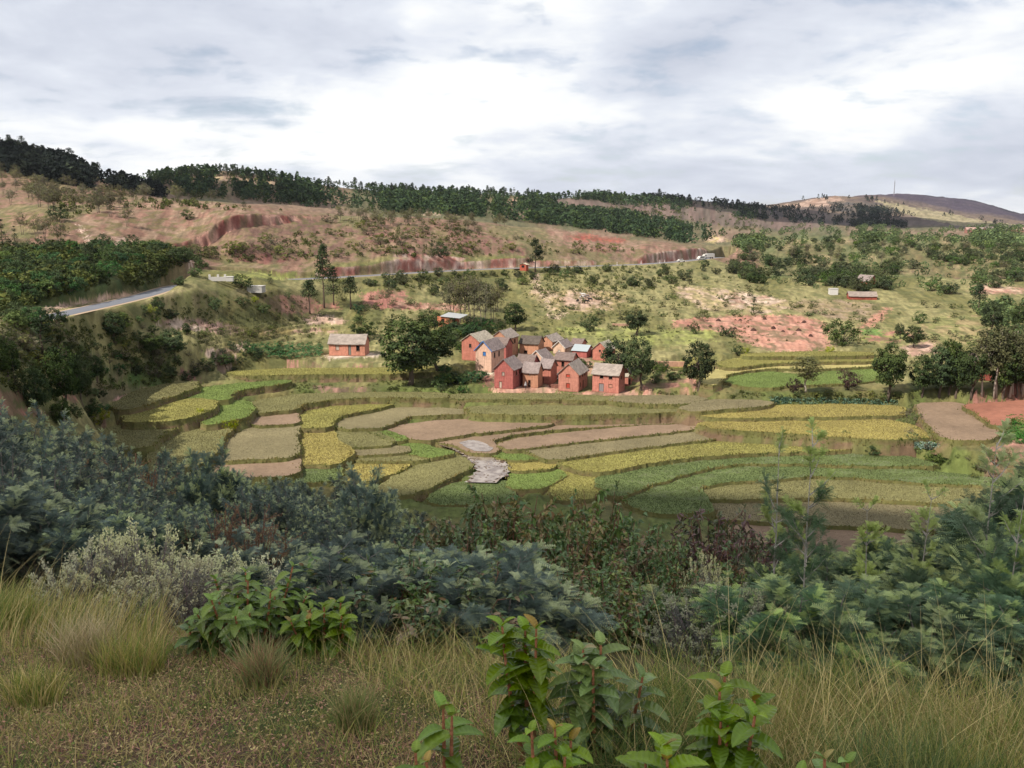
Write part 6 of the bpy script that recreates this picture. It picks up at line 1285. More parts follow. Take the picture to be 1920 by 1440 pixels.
# crops grown in rows: manioc by the brick house, cabbages
def leafy_rows(name, poly, n, h, c1, c2, dm=60, lf=.16):
    us = [p[0] for p in poly]; vs = [p[1] for p in poly]; U = RNG.uniform(min(us), max(us), n*3); V = RNG.uniform(min(vs), max(vs), n*3); ok = pip(U, V, poly)
    H = hits(U[ok][:n], V[ok][:n], dm); H = H[~np.isnan(H[:, 0])]; m = 14
    pos = np.repeat(H, m, 0)+rand_dir(len(H)*m)*[.35, .35, .2]; pos[:, 2] += np.repeat(RNG.uniform(*h, len(H)), m); t = RNG.random((len(pos), 1))
    Vv, Q, Cc = leaves(pos, lf, (np.asarray(c1)*t+np.asarray(c2)*(1-t)), up=.8); stuff(ob(name, mesh_np(name, Vv, Q, Cc, [M_far])))
leafy_rows('manioc_crop', [(462,652),(520,648),(604,650),(606,672),(540,676),(470,668)], 420, (.5, 1.3), sunc(58,110,58), sunc(92,146,78))
leafy_rows('vegetable_crop', [(1443,746),(1560,748),(1683,752),(1683,760),(1560,758),(1450,758)], 300, (.1, .35), sunc(52,92,66), sunc(150,176,150))
leafy_rows('cabbage_crop', [(1648,829),(1773,834),(1770,842),(1650,841)], 240, (.1, .3), sunc(60,104,84), sunc(176,200,180), lf=.18)
leafy_rows('green_crop', [(1880,782),(1920,775),(1960,775),(1960,830),(1880,835),(1868,815)], 420, (.1, .4), sunc(58,104,52), sunc(100,142,66))
# ================================================================== THE NEAR BANK: wattle, leafy bushes, guava, grass
def npt(u, v, D):
    a, dy, dz = ray(u, v); x = float(a/dy*D); return np.array([x, D, float(ground(x, D)[0])]), float(D*dz/dy)
def unit(v): return v/(np.linalg.norm(v, axis=-1, keepdims=True)+1e-9)
def fronds(mb, p, d, L, K, pl, w, cols, rng, droop=.25):
    """feather leaves: a row of narrow leaflets on both sides of a midrib"""
    n = len(p); d = unit(d); s = unit(np.cross(d, np.array([0, 0, 1.])+rng.normal(0, .35, (n, 3)))); L = np.broadcast_to(L, (n,))
    t = (np.arange(K)+.7)/K; VV, CC = [], []
    for k in range(K):
        base = p+d*(L*t[k])[:, None]; base = base-np.array([0, 0, 1])*(droop*L*t[k]**2)[:, None]
        ln = pl*(.55+.9*t[k]*(1.25-t[k]))*L/L.mean()
        for sg in (-1, 1):
            q = unit(s*sg*.85+d*.55+np.array([0, 0, -.15])); tip = base+q*ln[:, None]
            VV.append(np.stack([base-d*w*.5, base+d*w*.5, tip+d*w*.45, tip-d*w*.3], 1)); CC.append(cols*rng.uniform(.9, 1.1, (n, 1)))
    V = np.stack(VV, 1).reshape(-1, 3); Cc = np.repeat(np.stack(CC, 1).reshape(-1, 3), 4, 0)
    mb.add(V, np.arange(len(V)).reshape(-1, 4), c=Cc)
def shoot(tb, rng, a, b, r, c, bend=.1, k=4):
    m = (a+b)/2+rng.normal(0, bend, 3)*np.linalg.norm(b-a)*.5; P = np.array([a, a*.25+m*.5+b*.25, b]); tb.tube([a, P[1], b], [r, r*.7, r*.25], k, c); return P
def wattle(seed, near, c1, c2, tip, W=.62, nst=8, nsh=7, nf=15, fs=.1):
    """unit bush: many stems, each with shoots that carry feather leaves; about 1 high"""
    rng = np.random.default_rng(seed); tb, fb = MB(), MB(); bark = shc(104,98,92)
    for s in range(nst):
        a = rng.uniform(0, 6.28); r = W*math.sqrt(rng.random()); top = np.array([math.cos(a)*r, math.sin(a)*r, (rng.uniform(.62, .95) if s % 4 else rng.uniform(.95, 1.22))*(1-.35*(r/W)**2)])
        base = np.array([math.cos(a)*r*.15, math.sin(a)*r*.15, -.06]); S = shoot(tb, rng, base, top, .014, bark)
        for h in range(nsh):
            f = rng.uniform(.25, 1); o = base*(1-f)+top*f; dd = unit(np.array([math.cos(a), math.sin(a), .5])+rng.normal(0, .7, 3)+[0, 0, .5]); ln = rng.uniform(.14, .32)*(1.15-.4*f)
            e = o+dd*ln; e[2] = max(e[2], .05); shoot(tb, rng, o, e, .005, bark, k=3)
            t = np.sort(rng.random(nf))*.95+.1; pos = o*(1-t)[:, None]+e*t[:, None]; ang = np.arange(nf)*2.4+rng.uniform(0, 6); sd = unit(np.cross(dd, [.2, .1, 1.])); s2 = np.cross(dd, sd)
            dr = sd*np.cos(ang)[:, None]+s2*np.sin(ang)[:, None]+dd*(.35+.9*t[:, None])+[0, 0, .25]
            mixv = rng.random((nf, 1))*.45+.55*rng.random(); cols = np.asarray(c1)*(1-mixv)+np.asarray(c2)*mixv
            y = ((t > .86)*(rng.random() < .75))[:, None]; cols = np.where(y, np.asarray(tip), cols)*rng.uniform(.8, 1.2, (nf, 1))
            if near: fronds(fb, pos, dr, rng.uniform(.8, 1.25, nf)*fs, 8, fs*.27, fs*.06, cols, rng)
            else: fronds(fb, pos, dr, rng.uniform(.8, 1.25, nf)*fs, 4, fs*.3, fs*.12, cols, rng)
    return tb, fb
def sapling(seed, c1, c2, tip, n=13):
    """unit sapling: one pale straight stem, rising side twigs, sparse feathers"""
    rng = np.random.default_rng(seed); tb, fb = MB(), MB(); bark = shc(150,142,134); top = np.array([rng.normal(0, .05), rng.normal(0, .05), 1.]); tb.tube([(0, 0, -.04), top*.5+[rng.normal(0, .02), 0, 0], top], [.006, .0045, .0015], 5, bark)
    for k in range(n):
        f = rng.uniform(.28, .98); o = top*f; a = k*2.4+rng.normal(0, .3); dd = unit(np.array([math.cos(a), math.sin(a), rng.uniform(.6, 1.3)])); ln = rng.uniform(.1, .26)*(1.2-.7*f); e = o+dd*ln; tb.tube([o, (o+e)/2+[0, 0, -.01], e], [.004, .003, .0015], 3, bark)
        nf = 30 if f < .7 else 20; t = rng.uniform(.3, 1.05, nf); pos = o*(1-t)[:, None]+e*t[:, None]; dr = dd*.8+rand_dir(nf, rng)*.8+[0, 0, .2]
        up = (f > .72) or (rng.random() < .3); cols = (np.asarray(tip) if up else np.asarray(c1)*.5+np.asarray(c2)*.5)*rng.uniform(.75, 1.25, (nf, 1))
        fronds(fb, pos, dr, rng.uniform(.045, .075, nf)*(.75 if up else 1.1), 8, .016, .0028, cols, rng)
    return tb, fb
def leaf8(mb, p, d, up, L, W, cols, fold=.18, droop=.25, rib=None):
    """oval pointed leaves folded along the midrib"""
    n = len(p); d = unit(d); s = unit(np.cross(d, up)); nn = np.cross(s, d); L = np.broadcast_to(L, (n,))[:, None]; W = np.broadcast_to(W, (n,))[:, None]
    def pt(t, w, z): return p+d*L*t+s*W*w+nn*(z*W)-np.array([0, 0, 1])*(droop*L*t*t)
    V = np.stack([pt(0, 0, 0), pt(.28, .42, fold), pt(.66, .40, fold), pt(1, 0, 0), pt(.66, -.40, fold), pt(.28, -.42, fold), pt(.28, 0, 0), pt(.66, 0, 0)], 1).reshape(-1, 3); k = np.arange(n)[:, None]*8
    mb.add(V, np.vstack([k+[1, 6, 7, 2], k+[5, 4, 7, 6]]), np.vstack([k+[0, 6, 1], k+[2, 7, 3], k+[0, 5, 6], k+[4, 3, 7]]), c=np.repeat(cols, 8, 0))
def leafy(seed, pal, W=.62, nst=24, nsh=7, nl=17, L=.07, wl=.034, bark=shc(110,80,66)):
    rng = np.random.default_rng(seed); tb, fb = MB(), MB(); pal = np.array(pal)
    for s in range(nst):
        a = rng.uniform(0, 6.28); r = W*math.sqrt(rng.random()); top = np.array([math.cos(a)*r, math.sin(a)*r, rng.uniform(.6, 1)*(1-.4*(r/W)**2)]); base = np.array([math.cos(a)*r*.2, math.sin(a)*r*.2, -.06]); shoot(tb, rng, base, top, .013, bark); tone = pal[rng.integers(len(pal))]
        for h in range(nsh):
            f = rng.uniform(.2, 1); o = base*(1-f)+top*f; dd = unit(np.array([math.cos(a), math.sin(a), .6])+rng.normal(0, .7, 3)); e = o+dd*rng.uniform(.12, .28); shoot(tb, rng, o, e, .004, bark, k=3)
            t = rng.random(nl)*1.0; pos = o*(1-t)[:, None]+e*t[:, None]; dr = dd*.5+rand_dir(nl, rng)+[0, 0, -.15]; cols = np.where((rng.random((nl, 1)) < .6), tone, pal[rng.integers(len(pal), size=nl)])*rng.uniform(.7, 1.3, (nl, 1))
            leaf8(fb, pos, dr, rand_dir(nl, rng)+[0, 0, 1.2], rng.uniform(.7, 1.2, nl)*L, wl, cols)
    return tb, fb
def greyshrub(seed, pale, grey, W=.75, n=150):
    rng = np.random.default_rng(seed); tb, fb = MB(), MB(); bark = shc(120,104,104)
    for s in range(n):
        a = rng.uniform(0, 6.28); r = W*math.sqrt(rng.random()); top = np.array([math.cos(a)*r, math.sin(a)*r, rng.uniform(.45, 1)*(1-.5*(r/W)**2.2)]); base = np.array([math.cos(a)*r*.3, math.sin(a)*r*.3, -.05]); shoot(tb, rng, base, top, .007, bark, .15, 3)
        m = 64; t = 1-rng.random(m)**1.6*.6; pos = base*(1-t)[:, None]+top*t[:, None]+rng.normal(0, .014, (m, 3)); tip_ = (t > .88)[:, None]
        cols = np.where(tip_, np.asarray(pale), np.asarray(grey))*rng.uniform(.75, 1.25, (m, 1)); leaf8(fb, pos, rand_dir(m, rng)+[0, 0, .9], rand_dir(m, rng), np.where(t > .88, .03, .036), .016, cols, droop=0)
    return tb, fb
def leaf_big(mb, p, d, up, L, W, col, rng):
    """one large ribbed leaf: side veins pressed in, margins waved, blade arched"""
    n, m = 15, 5; t = np.linspace(0, 1, n); w = np.linspace(-1, 1, m); T, Wd = np.meshgrid(t, w, indexing='ij'); d = d/np.linalg.norm(d); s = np.cross(d, up); s /= np.linalg.norm(s)+1e-9; nn = np.cross(s, d)
    half = W*np.sin(np.pi*np.clip(T, 0, 1)**.85)**.62*(1-.15*T); arch = rng.uniform(.25, .75)
    z = np.abs(Wd)*half*.38-arch*L*T*T*.55+.0011*((np.arange(n) % 2)[:, None]*2-1)*(np.abs(Wd) > .2)*(L/.12)
    V = p+d*(T*L*(1-.12*arch*T))[..., None]+s*(Wd*half)[..., None]+nn*z[..., None]-np.array([0, 0, 1])*(arch*.25*L*T*T)[..., None]
    c = np.asarray(col)*(1+.07*((np.arange(n) % 2)[:, None, None]*2-1)*(np.abs(Wd) > .2)[..., None]); c = np.where((np.abs(Wd) < .1)[..., None], np.asarray(col)*1.25+.015, c)
    i, j = np.meshgrid(np.arange(n-1), np.arange(m-1), indexing='ij'); q = np.stack([i*m+j, (i+1)*m+j, (i+1)*m+j+1, i*m+j+1], -1).reshape(-1, 4); mb.add(V.reshape(-1, 3), q, c=c.reshape(-1, 3))
def guava(seed, H, spread, nst, L, dens=9, cA=shc(48,72,27), cB=shc(88,112,40), young=shc(124,112,62)):
    """several leaning stems with opposite pairs of large leaves and a pale or reddish tip"""
    rng = np.random.default_rng(seed); tb, fb = MB(), MB(); bark = shc(140,92,66)
    for s in range(nst):
        a = rng.uniform(0, 6.28) if nst > 1 else 0; r = spread*(.35+.65*rng.random())*(s > 0); top = np.array([math.cos(a)*r, math.sin(a)*r, H*(.97 if s < 2 else rng.uniform(.62, .95))]); base = np.array([math.cos(a)*.03, math.sin(a)*.03, -.05]); m = (base+top)/2+np.array([math.cos(a), math.sin(a), -.2])*r*.2
        tt = np.linspace(0, 1, 7)[:, None]; C_ = base*(1-tt)**2+2*m*tt*(1-tt)+top*tt**2; tb.tube(C_, np.linspace(.011, .004, 7), 6, bark)
        k = int(dens*rng.uniform(.8, 1.2)); phi = rng.uniform(0, 6)
        for q in range(k):
            f = .25+.75*((q+1)/k)**.7; o = base*(1-f)**2+2*m*f*(1-f)+top*f**2; ax = unit(2*(1-f)*(m-base)+2*f*(top-m)); sd = unit(np.cross(ax, [.3, .2, 1.]) if abs(ax[2]) < .95 else np.array([1., 0, 0])); s2 = np.cross(ax, sd); phi += 1.57+rng.normal(0, .2)
            for sg in (0, math.pi):
                d = sd*math.cos(phi+sg)+s2*math.sin(phi+sg); up_ = rng.uniform(.0, .45) if f < .85 else rng.uniform(.3, .8) if q < k-1 else 1.4; sz = L*rng.uniform(.8, 1.15)*(1 if f < .93 else .92 if q < k-1 else .55)
                c = cA*(1-f)+cB*f if q < k-1 else (young if rng.random() < .3 else cB*1.1); c = c*rng.uniform(.75, 1.2)
                if f > .5 and rng.random() < .5: c = c*np.array([1.12, 1.0, .8])
                leaf_big(fb, o, unit(d+ax*up_+[0, 0, rng.uniform(-.25, .2)]), unit(ax+np.array([0, 0, .6])), sz, sz*.29, c, rng)
    return tb, fb
def finish(name, tf, mat, foliage='foliage'):
    tb, fb = tf; e = empty(name, (0, 0, -900)); ob('stems', tb.mesh('stems', M_bark), e); ob(foliage, fb.mesh(foliage, mat), e); return e
BL1, BL2, TIP = shc(44,57,54), shc(104,118,107), shc(150,158,118)
GW1, GW2, TIPG = shc(48,66,50), shc(98,116,86), shc(142,152,98)
for k in range(3): protos['wn', k] = finish('wattle_bush', wattle(300+k, True, BL1, BL2, TIP, nst=16, nsh=13, nf=24, fs=.115), M_wattle)
for k in range(4): protos['wf', k] = finish('wattle_bush', wattle(310+k, False, BL1, BL2*.95, TIP*.9, nst=20, nsh=13, nf=24, fs=.062), M_wattle)
for k in range(3): protos['wg', k] = finish('green_wattle', wattle(320+k, True, GW1, GW2, TIPG, nst=14, nsh=13, nf=24, fs=.115), M_wattle)
for k in range(3): protos['sap', k] = finish('wattle_sapling', sapling(330+k, GW1, GW2, TIPG, (13, 18, 22)[k]), M_wattle)
PAL = [shc(72,92,54), shc(92,112,64), shc(106,116,66), shc(116,98,70), shc(76,98,60)]; PALR = [shc(88,96,56), shc(92,104,58), shc(116,104,66), shc(76,92,52), shc(116,92,68), shc(78,96,56)]; PALP = [shc(92,68,66), shc(84,64,58), shc(104,76,74), shc(78,84,54), shc(70,76,50)]
for k in range(3): protos['lf', k] = finish('leafy_bush', leafy(340+k, (PAL, PALR, PAL)[k]), M_gloss)
protos['lfp', 0] = finish('leafy_bush', leafy(345, PALP, L=.08, wl=.026), M_gloss); protos['brn', 0] = finish('dry_shrub', leafy(347, [shc(112,86,60), shc(98,76,52), shc(122,104,66)], L=.03, wl=.013, nst=30, nsh=7, nl=18), M_leaf)
for k in range(3): protos['gs', k] = finish('grey_shrub', greyshrub(350+k, shc(180,178,142), shc(116,114,102)), M_leaf)
protos['gd', 0] = finish('grey_shrub', greyshrub(360, shc(138,138,110), shc(92,90,84)), M_leaf)
for k in range(2): protos['wd', k] = finish('wattle_bush', wattle(370+k, True, BL1*.6, BL2*.7, TIP*.75, nst=16, nsh=13, nf=24, fs=.11), M_wattle)
def near(kind, k, u, vtop, D, label, cat='bush', group=None, wx=1.0, hmin=.5):
    P, zt = npt(u, vtop, D); H = max(hmin, zt-P[2]); key = (kind, k); base = {'wn': 1.08, 'wf': 1.1, 'wg': 1.08, 'wd': 1.05}.get(kind, .95); H /= base
    sxy = H*wx if kind in ('sap',) else max(H*wx, .75*wx)
    return plant(kind, k, P, H, label, cat, group, sxy/H)
# the blue-green thicket on the left
edge = lambda u: np.interp(u, [-80,0,100,180,250,330,400,480,560,640,700,760,810,850], [755,780,800,825,858,866,874,880,884,896,908,922,950,985])
GL = {34:('blue-green wattle at the upper rim of the left thicket','wattle at the rim of the left thicket'), 24:('blue-green wattle in the upper part of the left thicket','wattle in the upper left thicket'), 16:('blue-green wattle in the middle of the left thicket','wattle in the middle of the left thicket'), 11.5:('blue-green wattle in the lower part of the left thicket','wattle in the lower left thicket'), 8.6:('dark blue-green wattle at the foot of the left thicket','wattle at the foot of the left thicket')}
for D, dv, st, kd, wx in ((42,-14,58,'wf',.8),(34,0,52,'wf',.8),(24,34,66,'wf',.9),(16,78,84,'wf',1.0),(11.5,125,100,'wn',1.15),(8.6,196,118,'wn',1.3)):
    for u in np.arange(-110, 840, st):
        if D < 9 and not (520 < u): continue
        if D > 40 and u > 420: continue
        uu = u+RNG.uniform(-.35, .35)*st; lab, g = GL[34 if D > 30 else D]
        near(kd, int(RNG.integers(4 if kd == 'wf' else 3)), uu, edge(uu)+dv+RNG.uniform(-16, 26), D*RNG.uniform(.92, 1.08), lab, 'bush', g, wx)
for u, v, D, lab in ((820,1048,7.4,'bright blue-green feathery wattle at the centre, before the leafy bushes'),(752,1085,7.2,'blue-green wattle left of the central feathery one'),(868,1118,6.9,'low blue-green wattle right of the central feathery one'),(800,1130,6.7,'low dark wattle under the central feathery one'),(395,846,30,'thin blue-green wattle reaching up before the left paddies'),(690,893,22,'wattle with raised tip before the golden paddy')):
    near('wn', int(u) % 3, u, v, D, lab, 'bush', None, 1.0 if D < 9 else .6)
for u, v in ((620,1165),(700,1172),(780,1180),(860,1195),(940,1205)): near('wd' if u < 700 else 'lf' if u < 900 else 'wn', int(u) % 2, u, v, 5.1, 'lowest '+('dark wattle' if u < 700 else 'russet leafy bush' if u < 900 else 'blue-green wattle')+' where the turf begins', 'bush', 'lowest bushes along the turf '+str(int(u < 700)+2*int(u > 900)), 1.0)
for u, v in ((1470,1190),(1560,1185),(1660,1190),(1760,1200),(1850,1205),(1940,1205)): near('wg', int(u) % 3, u, v, 5.2, 'green feathery wattle standing in the tall grass', 'bush', 'green wattle in the tall grass', 1.1)
for u, v in ((575,1105),(640,1120),(705,1135),(770,1150),(845,1165),(905,1185)): near('wd' if u < 720 else 'wn', int(u) % 2, u, v, 5.7, ('dark' if u < 720 else 'blue-green')+' low wattle along the upper edge of the turf', 'bush', 'low wattle along the turf edge'+(' at left' if u < 720 else ' at right'), 1.1)
for u, v, D, lab in ((395,952,11,'left of two brown dry shrubs in the blue-green thicket'),(465,945,11.2,'right of two brown dry shrubs in the blue-green thicket'),(120,850,26,'brownish shrub in the upper left thicket'),(235,850,27,'brown-green shrub at the rim of the left thicket')): near('brn', 0, u, v, D, lab, 'shrub', None, .7)
# leafy bushes in the middle
for u, v, D, k in ((862,968,11.5,0),(905,935,12.5,1),(960,918,12.8,1),(1012,935,11.8,0),(1075,968,10.5,1),(1128,930,13,2),(1182,965,11.5,0),(1240,990,11,2),(1300,1010,10.5,0),(1275,1065,9,1),(1205,1050,9,0),(1120,1040,8.8,2),(1040,1040,8.6,0),(955,1030,8.9,1),(895,1015,9.6,2),(985,1110,7.4,2),(1080,1120,7.2,0),(1170,1110,7.5,1),(1285,1120,7.4,2),(1350,1080,8.4,0),(925,1105,7.7,0),(1230,1150,6.6,0)):
    near('lf', k, u, v, D, 'glossy green and russet leafy bush in the middle of the near bank', 'bush', 'leafy bushes in the middle of the near bank', .8)
near('lfp',0,1340,948,12,'dark purple leaved bush above the right wattle','bush',None,.75); near('lfp',0,1395,985,11,'low purple brown bush right of the dark purple one','bush',None,.75)
near('lf',1,1122,912,14,'dark twiggy bush standing above the other leafy bushes','bush',None,.45)
for u, v, D in ((1000,1190,5.9),(1075,1200,5.8),(930,1180,6.1),(1140,1195,5.7),(880,1190,6.0)): near('lf', int(u) % 3, u, v, D, 'low leafy bush behind the tall middle guava', 'bush', 'low leafy bushes behind the middle guava', .9)
# the greener wattle on the right with saplings
edr = lambda u: np.interp(u, [1370,1420,1500,1600,1700,1760,1820,1870,1960], [1080,1050,1030,1035,1015,1000,1010,960,930])
for D, dv, st, wx in ((13,-8,70,1.0),(9.6,20,88,1.1),(7.4,72,104,1.2),(6.0,135,118,1.25)):
    for u in np.arange(1400, 2250, st):
        uu = u+RNG.uniform(-.3, .3)*st; near('wg', int(RNG.integers(3)), uu, edr(uu)+dv+RNG.uniform(-16, 26), D*RNG.uniform(.94, 1.06), 'green feathery wattle on the right of the near bank, '+('upper rim' if D > 12 else 'middle height' if D > 7 else 'next to the tall grass'), 'bush', 'green wattle on the right, '+('upper rim' if D > 12 else 'middle' if D > 7 else 'by the tall grass'), wx)
for u, v, D, k, lab in ((1525,846,8.2,2,'tallest pale stemmed wattle sapling before the green paddies'),(1462,850,8.6,0,'thin forked wattle sapling left of the tallest one'),(1640,962,7.6,1,'short pale stemmed wattle sapling under the lower right paddies'),(1868,852,7.4,2,'tall wattle sapling near the right edge'),(1730,940,8,1,'bushy topped wattle sapling left of the right edge'),(1905,940,6.8,1,'wattle sapling at the right edge, lower than its neighbour')):
    near('sap', k, u, v, D, lab, 'sapling', None, .8)
# grey shrubs
for u, v, D, k, w_, lab in ((245,985,6.9,0,.95,'largest grey-green small leaved shrub behind the left grass'),(165,1010,6.7,1,.9,'yellowish grey shrub left of the largest grey one'),(370,1040,6.3,2,.95,'grey shrub between the largest grey one and the guava'),(480,1050,6.5,0,.9,'grey shrub behind the left guava plant'),(330,1100,5.8,1,.9,'low grey shrub at the edge of the left grass'),(755,1160,6.0,2,.9,'small grey shrub at the foot of the central wattle'),(1322,1018,9.4,0,.5,'pale grey shrub between the leafy bushes and right wattle'),(1215,1130,6.2,1,.7,'pale flowering grey shrub right of the middle guava'),(1340,1185,5.4,2,.9,'low silvery shrub above the right guava'),(1420,1200,5.4,0,.8,'silvery shrub behind the tall grass')):
    near('gs' if u < 600 or u == 1322 else 'gd', k if u < 600 or u == 1322 else 0, u, v+(0 if u < 600 else 22), D, lab, 'shrub', None, w_)
# guava plants with big ribbed leaves
def guava_at(seed, u, v, D, vtop, spread, nst, L, dens, label):
    P, _ = npt(u, v, D); zt = npt(u, vtop, D)[1]; H = max(.18, (zt-P[2])*.86); e = finish('guava_plant', guava(seed, H, spread, nst, L, dens), M_gloss); e.location = P; tag(e, label, 'plant')
guava_at(401,1005,1300,2.95,1128,.12,4,.115,11,'tall guava plant with russet tip leaves in the middle foreground')
guava_at(402,1125,1300,2.9,1160,.15,6,.11,10,'guava plant leaning right, beside the tallest foreground one')
guava_at(403,1345,1400,2.62,1248,.17,6,.11,9,'guava plant with arched leaves in the right foreground grass')
guava_at(404,848,1400,2.6,1308,.06,2,.115,4,'small guava seedling left of the tall middle guava')
guava_at(405,1250,1440,2.35,1385,.12,4,.12,6,'low guava plant at the bottom edge under the right guava')
guava_at(406,1545,1440,2.4,1385,.08,3,.09,4,'low guava sprout with reddish tip at the bottom right')
guava_at(407,1040,1420,2.5,1330,.1,4,.09,6,'dark guava plant at the bottom edge under the tallest one')
guava_at(408,470,1180,4.6,1062,.36,16,.1,9,'bushy guava plant in front of the grey shrubs')
guava_at(409,610,1200,4.5,1120,.18,9,.1,8,'smaller guava plant right of the bushy one')
guava_at(410,380,1200,4.5,1150,.16,5,.1,6,'low guava plant left of the bushy one')
guava_at(411,800,1440,2.35,1395,.08,3,.08,4,'guava leaves at the bottom edge, left of the middle')
# ------------------------------------------------------------------ grass
def long_blades(x, y, h, w, c, lean, seg=4, ldir=None):
    n = len(x); z = ground(x, y)-.02; th = RNG.uniform(0, 6.28, n); ld = RNG.uniform(0, 6.28, n) if ldir is None else ldir+RNG.normal(0, .7, n); le = h*lean*RNG.uniform(.2, 1.5, n); VV = []
    for k in range(seg+1):
        t = k/seg; ww = w*(1-t)**.7*.5; cx = x+np.cos(ld)*le*t**1.8; cy = y+np.sin(ld)*le*t**1.8; cz = z+h*t*(1-.18*np.minimum(1.6, le/h)*t)
        VV += [np.stack([cx-np.cos(th)*ww, cy-np.sin(th)*ww, cz], -1), np.stack([cx+np.cos(th)*ww, cy+np.sin(th)*ww, cz], -1)]
    V = np.stack(VV, 1).reshape(-1, 3); b = np.arange(n)[:, None]*(2*seg+2); Q = np.vstack([b+np.array([2*k, 2*k+1, 2*k+3, 2*k+2]) for k in range(seg)])
    return V, Q, np.zeros((0, 3), int), np.repeat(c, 2*seg+2, 0)
def gcol(n, *pal): 
    p = np.array(pal); return p[RNG.integers(len(p), size=n)]*RNG.uniform(.7, 1.3, (n, 1))
STRAW, STRAW2, GOL, GG, GD, PINK = shc(184,168,126), shc(156,140,102), shc(142,138,84), shc(104,118,68), shc(72,90,54), shc(168,130,116)
def region(n, poly, D0, D1, f=None):
    """random near-bank points under a sight-line outline"""
    t = RNG.uniform(-1., 1., n*3); D = np.sqrt(RNG.uniform(D0**2, D1**2, n*3)); x = t*D; z = ground(x, D); u, v = proj(x, D, z); ok = pip(u, v, poly)
    if f is not None: ok &= f(x, D)
    return x[ok][:n*2], D[ok][:n*2]
turf = []
TP = [(-900,1090),(0,1110),(120,1125),(300,1170),(400,1200),(560,1205),(700,1205),(860,1215),(1000,1235),(1120,1260),(1150,1560),(-900,1560)]
x, y = region(85000, TP, 2.1, 6); pn = fbm(x/.35, y/.35, 12, 3)[:, None]; k = len(x)
cc = np.where(pn > .56, gcol(k, STRAW, STRAW2, PINK, GOL), np.where(pn > .42, gcol(k, STRAW2, GOL, GG, PINK, STRAW2), gcol(k, GG, GD, GOL, STRAW2)))
cc = cc*.82; turf.append(long_blades(x, y, RNG.uniform(.02, .075, k), .005, cc, 1.3, 2))
x, y = region(7000, TP, 2.1, 6, lambda x, y: fbm(x/.5, y/.5, 17, 2) > .55); turf.append(long_blades(x, y, RNG.uniform(.08, .2, len(x)), .004, gcol(len(x), GOL, GG, STRAW2), .5, 3))
x, y = region(30000, TP, 2.1, 6); c_ = np.stack([x, y, ground(x, y)+RNG.uniform(0, .02, len(x))], -1)      # dry and green leaf litter lying in the turf
V, Q, Cc = leaves(c_, .0075, gcol(len(x), STRAW, PINK, GG, GD, STRAW2), up=1.2, aspect=.45); turf.append((V, Q, np.zeros((0, 3), int), Cc))
join_blades(turf, 'turf_grass')
tall = []
TR = [(1150,1320),(1230,1290),(1320,1300),(1450,1300),(1600,1320),(1760,1350),(1990,1370),(2800,1400),(2800,1620),(1030,1520),(1090,1400)]
x, y = region(30000, TR, 2.0, 5.2); k = len(x); pn = fbm(x/.6, y/.6, 22, 3)[:, None]; cc = .85*np.where(pn > .54, gcol(k, STRAW, STRAW2, GOL, GG), gcol(k, GOL, GG, GG, STRAW2, GD))
cl = fbm(x/.22, y/.22, 23, 3); tall.append(long_blades(x, y, RNG.uniform(.08, .42, k)*(.35+1.25*cl)*np.interp(y, [2, 2.6, 4.5], [.8, 1, .8]), .0038, cc, .8, 4))
x, y = region(700, TR, 2.2, 5.4); tall.append(long_blades(x, y, RNG.uniform(.35, .72, len(x)), .003, gcol(len(x), STRAW, STRAW*1.2), .55, 5))
TL = [(-90,1070),(0,1090),(90,1125),(200,1140),(300,1180),(310,1245),(200,1240),(60,1220),(-90,1250)]
x, y = region(9000, TL, 3.4, 7); k = len(x); tall.append(long_blades(x, y, RNG.uniform(.15, .4, k), .005, gcol(k, STRAW, GOL, STRAW2, GG), .5, 4, .3))
x, y = region(160, TL, 3.4, 7); tall.append(long_blades(x, y, RNG.uniform(.4, .75, len(x)), .004, gcol(len(x), STRAW, STRAW), .6, 5, .4))
TM = [(600,1215),(760,1222),(900,1232),(1120,1265),(1160,1360),(1060,1420),(960,1450),(820,1350),(700,1300)]
x, y = region(9000, TM, 2.3, 5.5); k = len(x); tall.append(long_blades(x, y, RNG.uniform(.1, .3, k), .004, gcol(k, STRAW2, GOL, STRAW, GG), .8, 4))
join_blades(tall, 'tall_grass')
def tussock(u, v, D, n, h, r, pal, label, lean=.5):
    P, _ = npt(u, v, D); a = RNG.uniform(0, 6.28, n); q = r*np.sqrt(RNG.random(n)); x = P[0]+np.cos(a)*q; y = P[1]+np.sin(a)*q
    V, Q, T, Cc = long_blades(x, y, h*RNG.uniform(.5, 1.1, n), .0045, gcol(n, *pal), lean, 4); V = V-P
    o = ob('grass_tussock', mesh_np('grass_tussock', V, Q, Cc, [M_grass])); o.location = P; tag(o, label, 'grass')
tussock(60,1250,3.6,700,.2,.10,(GOL, GG, STRAW),'yellow-green grass tussock at the left edge of the turf'); tussock(240,1210,4.1,900,.23,.15,(GOL, GG, STRAW2),'broad green grass tussock before the grey shrubs')
tussock(160,1190,4.3,700,.3,.14,(STRAW, STRAW2, GOL),'straw coloured tussock left of the broad green one'); tussock(490,1240,3.9,700,.26,.08,(shc(150,110,80), GOL, GG),'russet based grass tussock below the bushy guava'); tussock(5,1100,5.2,700,.38,.18,(GOL, GG),'tall green tussock at the left edge by the thicket')
